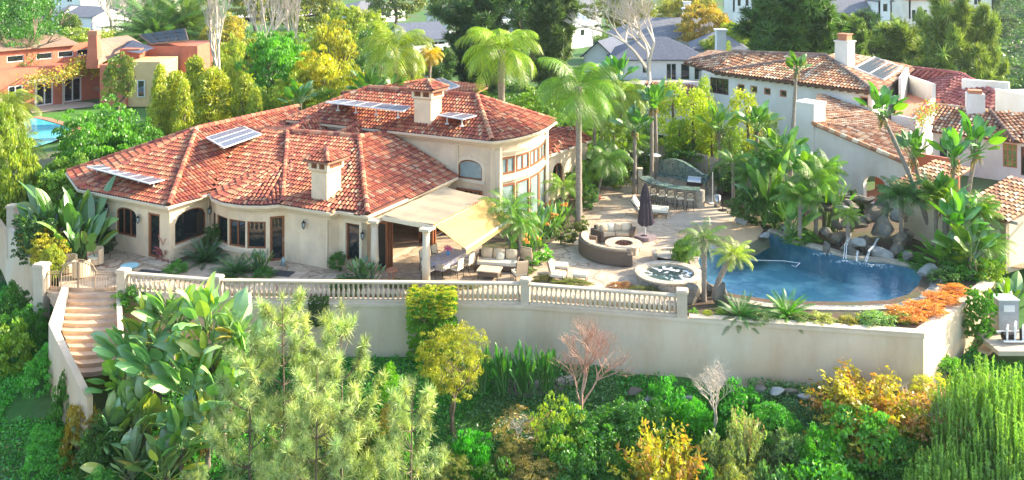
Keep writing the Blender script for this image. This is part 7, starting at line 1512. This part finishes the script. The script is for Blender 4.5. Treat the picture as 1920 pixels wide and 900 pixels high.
# ---- background left
BG=[('cyp',50,-60,100,150,(.05,.17,.03),'dense dark green tree in the top left corner','tree',0),('treeL',-5,160,60,120,(.16,.24,.04),'large light green tree at the left edge beside the turquoise pool','tree',.1),('bushL',30,235,56,130,(.20,.28,.04),'yellow-green bush at the left edge below the turquoise pool','shrub',0),('domeL',45,318,56,160,(.10,.22,.04),'green bush behind the left garden wall','shrub',0),
('bushL',190,192,60,190,(.08,.24,.03),'large bright green bush between turquoise pool and villa roof','shrub',0),('domeL',120,270,56,160,(.12,.24,.04),'green hedge in front of the turquoise pool','shrub',0),('bushL',250,215,61,120,(.06,.19,.03),'green bush behind the left villa roof','shrub',0),
('bamboo',330,135,72,110,(.26,.32,.04),'tall yellow-green bamboo left of the villa roof','bamboo',0),('bamboo',400,128,71,130,(.28,.33,.04),'broad yellow-green bamboo behind the blue solar panel','bamboo',0),('bamboo',460,140,71,90,(.25,.31,.04),'bamboo at the right end of the bamboo screen','bamboo',0),('bamboo',300,160,70,70,(.24,.30,.04),'short bamboo at the left end of the bamboo screen','bamboo',0),('bamboo',365,105,80,90,(.22,.29,.04),'taller bamboo standing behind the screen','bamboo',0),
('treeL',225,95,84,70,(.14,.20,.05),'leafy tree in front of the red house side wall','tree',.3),('treeL',520,45,80,140,(.08,.27,.03),'bright green tree left of the yellow shrubs','tree',.1),('treeL',595,80,78,130,(.36,.36,.04),'yellow flowering tree behind the villa roof','tree',.1),('treeL',620,25,92,120,(.3,.32,.05),'loose yellow-green tree above the yellow flowering one','tree',.1),('bushL',560,130,76,120,(.22,.30,.04),'yellow-green bush between bamboo and yellow tree','shrub',0),('bushL',655,120,74,110,(.32,.34,.04),'bright yellow-green bush left of the rear palm','shrub',0),('col',690,60,85,60,(.05,.13,.04),'dark round tree behind the rear palm','tree',0),
('bushL',500,155,70,80,(.14,.22,.04),'green shrub behind the right end of the bamboo','shrub',0),('bushL',620,160,70,100,(.14,.24,.04),'green shrub just behind the villa ridge','shrub',0),('treeL',1000,-30,112,120,(.05,.12,.04),'dark leafy tree left of the white clapboard house','tree',.3),('treeL',825,75,96,80,(.07,.15,.05),'small dark tree before the garage','tree',.2),
('bushL',870,180,80,90,(.12,.2,.05),'low shrubs on the bank behind the parked van','shrub',0),('bushL',1000,160,76,130,(.14,.26,.04),'green mass of shrubs behind the broad palm','shrub',0),('bushL',1090,195,70,90,(.12,.22,.04),'shrubs behind the slender palms','shrub',0),('treeL',1330,0,130,130,(.28,.22,.05),'orange-tinged tree behind the bare tree, right','tree',.1),('treeL',1290,-25,150,130,(.22,.22,.05),'olive tree at the top, right of the bare tree','tree',.1),('treeL',1385,30,122,110,(.18,.27,.05),'green tree left of the big pine','tree',.1),('treeL',1340,60,118,70,(.2,.27,.06),'small green tree above the white chimney','tree',.1),
('bushL',245,110,90,60,(.1,.16,.05),'x','shrub',0),('domeL',100,235,88,60,(.08,.2,.04),'x','shrub',0),
('bushL',250,45,150,110,(.10,.17,.06),'dark bushes right of the white sunroom house','shrub',0),('bushL',170,48,132,140,(.22,.28,.06),'light green hedge below the white sunroom house','hedge',0),('treeL',420,20,118,110,(.3,.28,.06),'pale yellow tree behind the bare white tree','tree',.1),('treeL',470,60,95,80,(.2,.27,.05),'yellow-green tree right of the bare white tree','tree',.1),('bushL',60,65,118,120,(.26,.26,.12),'pale feathery grass mound below the top left tree','shrub',0),
('treeL',570,-40,170,160,(.18,.22,.07),'olive tree at the top edge left of the driveway','tree',.1),('treeL',700,10,130,70,(.2,.28,.05),'green tree beside the low grey-roofed house','tree',.1),('bushL',760,95,92,80,(.2,.24,.06),'bush left of the garage','shrub',0),('treeL',860,-60,150,130,(.1,.16,.06),'dark tree top behind the white house','tree',.1),('treeL',1170,-40,170,160,(.2,.22,.08),'olive trees at the top centre behind the lawn','tree',.1),('treeL',1060,-60,190,140,(.12,.17,.07),'distant tree above the white clapboard house','tree',.1),('treeL',350,-70,180,160,(.14,.19,.07),'distant tree at the top edge above the date palms','tree',.1),('treeL',480,-70,190,130,(.2,.22,.09),'distant pale tree at the top edge','tree',.1),('treeL',740,-80,200,160,(.12,.17,.07),'distant tree at the top edge right of the driveway','tree',.1)]
for k,px,ty,Y,w,c,lab,cat,cb in BG:
    if lab=='x': continue
    veg(k,px,ty,Y,w,lab,cat,c,'bamboo' if cat=='bamboo' else cat,trunk=(True if cat=='tree' else ('trunkonly' if k=='bamboo' else None)),cb=cb)
palm('canary',292,-5,118,6.6,'large date palm behind the red house, left of the pair',col=(.07,.15,.05),r0=.45,r1=.4); palm('canary',348,-12,121,6.,'large date palm behind the red house, right of the pair',col=(.10,.16,.05),r0=.45,r1=.4)
palm('queen',8,150,62,2.6,'palm with drooping fronds at the left edge',col=(.20,.28,.05)); palm('pygmy',15,230,58,2.4,'yellow-green palm at the left edge above the hedge',col=(.24,.32,.05))
bare('bareup',402,-45,86,120,'tall white leafless tree between red house and bright green tree'); bare('bareup',500,-80,105,110,'pale multi-stemmed bare tree at the top, behind the bright green tree'); bare('bareup',555,-90,108,90,'pale bare tree at the top beside the driveway'); bare('bare',1222,-60,88,260,'large spreading bare tree in front of the grey-roofed house'); bare('bareup',205,-60,150,80,'pale bare tree beside the white sunroom house'); bare('bareup',235,-50,155,70,'thin pale bare tree left of the date palms')
for px,ty,Y,w,lab in ((560,140,68,50,'banana plant behind the villa ridge, left'),(690,125,70,60,'banana plant left of the rear palm trunk'),(735,130,70,60,'banana plant right of the rear palm trunk'),(1010,230,62,60,'x')):
    if lab!='x': giant(px,ty,Y,1.7,lab,col=(.10,.24,.05),cat='banana plant')
# ---- pines in the distance
DP=(.07,.14,.055)
pine(FP_[0],1500,-75,98,'big spreading dark pine behind the white villa roof',12.,(.08,.17,.06),1.25); pine(FP_[1],1450,-40,104,'dark pine left of the big spreading pine',12.,(.06,.13,.05),1.2)
pine(FP_[2],1600,30,112,'light green pine behind the black solar array',12.,(.15,.24,.08),.9); pine(FP_[0],1680,38,118,'sunlit pine between the grey house and red roof',12.,(.2,.27,.09),1.,base=-11); pine(FP_[1],1785,-2,104,'tall sunlit pine right of the red roof, left of the pair',12.,(.2,.27,.10),.75,base=-9); pine(FP_[2],1845,15,106,'tall slim sunlit pine right of the red roof, right of the pair',12.,(.19,.26,.10),.6,base=-9); pine(FP_[1],1640,60,124,'small pine beyond the white villa chimney',12.,(.08,.16,.07),.7,base=-11); pine(FP_[0],1625,20,150,'dark pine below the grey hillside house',12.,(.05,.11,.06),.9,base=-13)
pine(FP_[2],900,-60,100,'dark pine standing before the white house at the top centre',12.,(.05,.11,.05),1.1); pine(FP_[0],1035,-55,103,'dark open pine left of the white clapboard house',12.,(.08,.14,.05),.9)
hr=random.Random(11)
DW=['dark','blue-green','olive','dense','rounded','low','broad','shaded']
for k in range(46):
    px=hr.uniform(1545,1990); Y=hr.uniform(125,290); X=(px-960)*Y/F; z=gt(X,Y); hh=hr.uniform(5,9); py=-90+(16-z-hh)*F/Y
    if py>190: continue
    t=thing('hillside_tree',(X,Y,z-.5),'dark tree on the far blue-green hillside at the top right','tree','trees on the far hillside'); W=hr.uniform(3.5,6.5); put(hr.choice(CR['treeL']),'crown',t,(0,0,.5),(W,W,hh),(.045*hr.uniform(.7,1.6),.10*hr.uniform(.7,1.4),.045)); put(TR['tree'][0],'trunk',t,(0,0,0),hh*.7)
for px,ty,Y,w,lab in ((1445,300,53,110,'bright banana-like clump below the white chimney wall'),(1560,300,51.5,80,'bright broad-leaved clump in front of the gabled wall'),(1480,350,51,90,'low broad-leaved clump at the back of the pool'),(1790,440,45.6,110,'bright broad-leaved clump behind the right wall flowers'),(1840,470,44.6,80,'low broad-leaved clump inside the right wall end'),(1890,520,44,110,'broad-leaved clump outside the right wall beside the cabinet')):
    clump('banana',px,ty,Y,w,lab,'plant','large_leaved_plant',(.13,.30,.06))
for px,ty,Y,w,lab in ((300,120,76,60,'slim yellow-green bamboo beside the ochre wall'),(430,112,78,60,'slim bamboo rising above the middle of the screen'),(345,150,69,60,'low bamboo tuft in front of the screen, left'),(480,165,68,60,'low bamboo tuft in front of the screen, right')):
    veg('bamboo',px,ty,Y,w,lab,'bamboo',(.26,.33,.05),'bamboo',trunk='trunkonly')
for px,ty,Y,R_,lab in ((1462,255,55.5,1.5,'light green palm beside the white chimney wall'),(1545,285,52.,1.4,'full light green palm in front of the gabled wall, left of the small window'),(1420,290,56,1.4,'feathery palm above the wooden fence'),(1755,330,48,1.4,'dark feathery palm among the tall right-hand leaf trees'),(1835,360,46.5,1.3,'feathery palm in front of the garden building roof'),(1180,235,63,1.6,'feathery palm behind the left patio heater')):
    palm('kentia',px,ty,Y,R_,lab,col=(.15*rnd.uniform(.8,1.3),.30,.05),r0=.1,r1=.09)
for k,px,ty,Y,w,c_,lab in (('cyp',25,-50,96,120,(.05,.18,.03),'dark green conifer-like tree left of the white sunroom house'),('treeL',130,15,150,60,(.12,.2,.06),'small tree in front of the white sunroom house'),('treeL',1050,50,125,60,(.16,.22,.06),'small olive tree before the white clapboard house'),('treeL',1745,-5,150,90,(.08,.16,.07),'dark tree below the white hillside mansion'),('treeL',1560,15,140,80,(.07,.15,.06),'dark round tree left of the grey hillside house'),('treeL',650,-5,125,90,(.22,.3,.06),'green-yellow tree before the low grey-roofed house'),('treeL',560,60,90,90,(.16,.3,.05),'green tree between bright green and yellow trees'),('treeL',430,60,92,80,(.24,.32,.06),'yellow-green tree behind the bamboo screen')):
    veg(k,px,ty,Y,w,lab,'tree',c_,'tree',trunk=True,cb=.08)
# ---- background undergrowth as stuff + ground cover
def scatter(name,n,fx,size,cols,aspect=.5,lift=.15,m='leaf'):
    pts=[];cs=[]
    while len(pts)<n:
        q=fx()
        if q is None: continue
        pts.append(q[0]); cs.append(q[1])
    c=np.array(pts); v,f=leaves(c,size,aspect,np.array([0,0,.2])); col=np.array(cs)*rng.uniform(.65,1.35,(n,1)); me=npmesh(name,v,f,col,m); o=bpy.data.objects.new(name,me); COL.objects.link(o); o['kind']='stuff'; return o
sr=random.Random(3)
from mathutils import noise as mn
def fxs():
    X=sr.uniform(-32,30); Y=sr.uniform(28.5,44); 
    if abs(X)>Y*.62: return None
    yw=interp(X,WX,WY)
    if Y>yw-.35 and X>-21.5: return None
    if -21.3<X<-16.4 and Y>37.6: return None
    n=mn.noise(V(X*.35,Y*.35,0)); n2=mn.noise(V(X*1.1,Y*1.1,3)); h=sr.random()**1.5*(.18+.35*max(0,n2))
    if n<-.3 and sr.random()<.4: return None
    if X>21 and Y>40: return None
    k=mn.noise(V(X*.2+9,Y*.25,1)); c=(.08,.34,.05) if k>.1 else ((.10,.22,.12) if k<-.2 else (.07,.27,.06))
    if sr.random()<.04: c=(.3,.3,.12)
    return ((X,Y,gt(X,Y)+h),c)
scatter('ground_cover',125000,fxs,.15,None)
def fxl():
    X=sr.uniform(-34,-21.2); Y=sr.uniform(36,54)
    if abs(X)>Y*.62: return None
    n2=mn.noise(V(X*.8,Y*.8,3)); h=sr.random()*(.25+.5*max(0,n2)); k=mn.noise(V(X*.3+9,Y*.3,1)); c=(.09,.34,.06) if k>.05 else (.05,.20,.08); return ((X,Y,gt(X,Y)+h),c)
scatter('ground_cover',38000,fxl,.13,None)
def fxb():
    Y=62+130*sr.random()**1.3; X=sr.uniform(-.62,.62)*Y; 
    px=960+X*F/Y
    n2=mn.noise(V(X*.12,Y*.12,3)); 
    if n2<-.12: return None
    # keep houses, drives, pools and lawns clear
    for a,b,c_,d in CLEAR:
        if a<px<b and c_<Y<d: return None
    h=sr.random()**.7*(.5+3.*max(0,n2)); k=mn.noise(V(X*.06+9,Y*.06,1)); c=(.16,.24,.04) if k>.1 else ((.05,.12,.04) if k<-.2 else (.09,.18,.04)); return ((X,Y,gt(X,Y)+h),c)
CLEAR=[(-200,310,76,118),(640,1110,62,74),(760,900,74,150),(440,780,112,175),(1080,1470,82,140),(1280,2200,62,100),(1020,1140,118,165),(60,230,160,215),(1180,1330,60,74),(-200,160,60,90),(1130,1360,62,118)]
scatter('undergrowth',120000,fxb,.42,None)
def fxh():
    Y=sr.uniform(100,330); X=Y*sr.uniform(.30,.62); n2=mn.noise(V(X*.1,Y*.1,3)); 
    h=sr.random()*(.6+3*max(0,n2)); k=mn.noise(V(X*.04+9,Y*.04,1)); c=(.06,.12,.04) if k>0 else (.035,.08,.04); return ((X,Y,gt(X,Y)+h),c)
scatter('hillside_scrub',45000,fxh,1.1,None)
# vine on pergola, bougainvillea on terrace
t=thing('pergola_vine',P(120,150,3.2),'yellow and orange vine growing over the white pergola','vine')
def vinemesh(n,path,r,size,cols):
    i=rng.integers(0,len(path)-1,n); u=rng.uniform(0,1,(n,1)); a=np.array([tuple(p) for p in path]); c=a[i]*(1-u)+a[i+1]*u+rng.normal(size=(n,3))*r; v,f=leaves(c,size,.6); k=np.array(cols)[rng.integers(0,len(cols),n)]; return npmesh('foliage',v,f,k*rng.uniform(.7,1.3,(n,1)),'leaf')
o=put(vinemesh(2600,[V(*q)-t.location for q in (P(50,155,3.3),P(120,142,3.4),Q(150,120,96),P(184,131,3.4),Q(185,115,97))],.45,.24,[(.45,.33,.04),(.4,.2,.05),(.3,.32,.05)]),'foliage',t,(0,0,0),1,(1,1,1),0)
t=thing('bougainvillea',P(1735,212,4),'pink and green flowering planter along the roof terrace of the white villa','flowers'); put(vinemesh(900,[V(*q)-t.location for q in (P(1722,226,4.3),P(1750,196,4.5))],.28,.16,[(.55,.08,.12),(.12,.26,.04),(.4,.3,.08)]),'foliage',t,(0,0,0),1,(1,1,1),0)
# ================================================================ CAMERA, LIGHT
cam=bpy.data.cameras.new('camera'); co=bpy.data.objects.new('camera',cam); COL.objects.link(co); co.location=(0,0,CH); co.rotation_euler=(R(90),0,0)
cam.sensor_width=36; cam.lens=36*F/1920; cam.shift_y=-(450-YH)/1920; cam.clip_end=3000; cam.clip_start=.5; SC.camera=co
EL=R(27); AZX,AZY=math.cos(R(14)),math.sin(R(14))   # towards the sun
sun=bpy.data.lights.new('sun','SUN'); sun.energy=3.7; sun.angle=R(.5); sun.color=(1,.87,.66); so=bpy.data.objects.new('sun',sun); COL.objects.link(so)
sd=V(AZX*math.cos(EL),AZY*math.cos(EL),math.sin(EL)); so.rotation_euler=sd.to_track_quat('Z','Y').to_euler(); so.location=(40,0,60)
w=bpy.data.worlds.new('World'); SC.world=w; w.use_nodes=True; nt=w.node_tree; sk=nt.nodes.new('ShaderNodeTexSky'); sk.sky_type='NISHITA'; sk.sun_disc=False; sk.sun_elevation=EL; sk.sun_rotation=math.atan2(AZX,AZY); sk.air_density=1.; sk.dust_density=1.5
bgn=nt.nodes['Background']; nt.links.new(sk.outputs[0],bgn.inputs[0]); bgn.inputs[1].default_value=.15
SC.view_settings.view_transform='Standard'; SC.view_settings.look='None'; SC.view_settings.exposure=EXPO; SC.view_settings.gamma=1
SC.cycles.max_bounces=6; SC.cycles.diffuse_bounces=3; SC.cycles.glossy_bounces=2; SC.cycles.transmission_bounces=3; SC.cycles.transparent_max_bounces=8; SC.cycles.volume_bounces=0; SC.cycles.caustics_reflective=False; SC.cycles.caustics_refractive=False; SC.cycles.use_denoising=True

HZ=mat('x',(1,1,1)); bpy.data.materials.remove(HZ)
hm,nt_,ho=newmat('haze_air'); pv=nt_.nodes.new('ShaderNodeVolumePrincipled'); pv.inputs['Color'].default_value=(.80,.90,1,1); pv.inputs['Density'].default_value=.00013; pv.inputs['Anisotropy'].default_value=.2; nt_.links.new(pv.outputs[0],ho.inputs['Volume']); M['haze']=hm
mb=MB(); mb.box((0,300,40),(900,640,150)); o=link('haze',mesh_of(mb,'haze'),'haze'); o['kind']='stuff'
SC.cycles.volume_step_rate=4
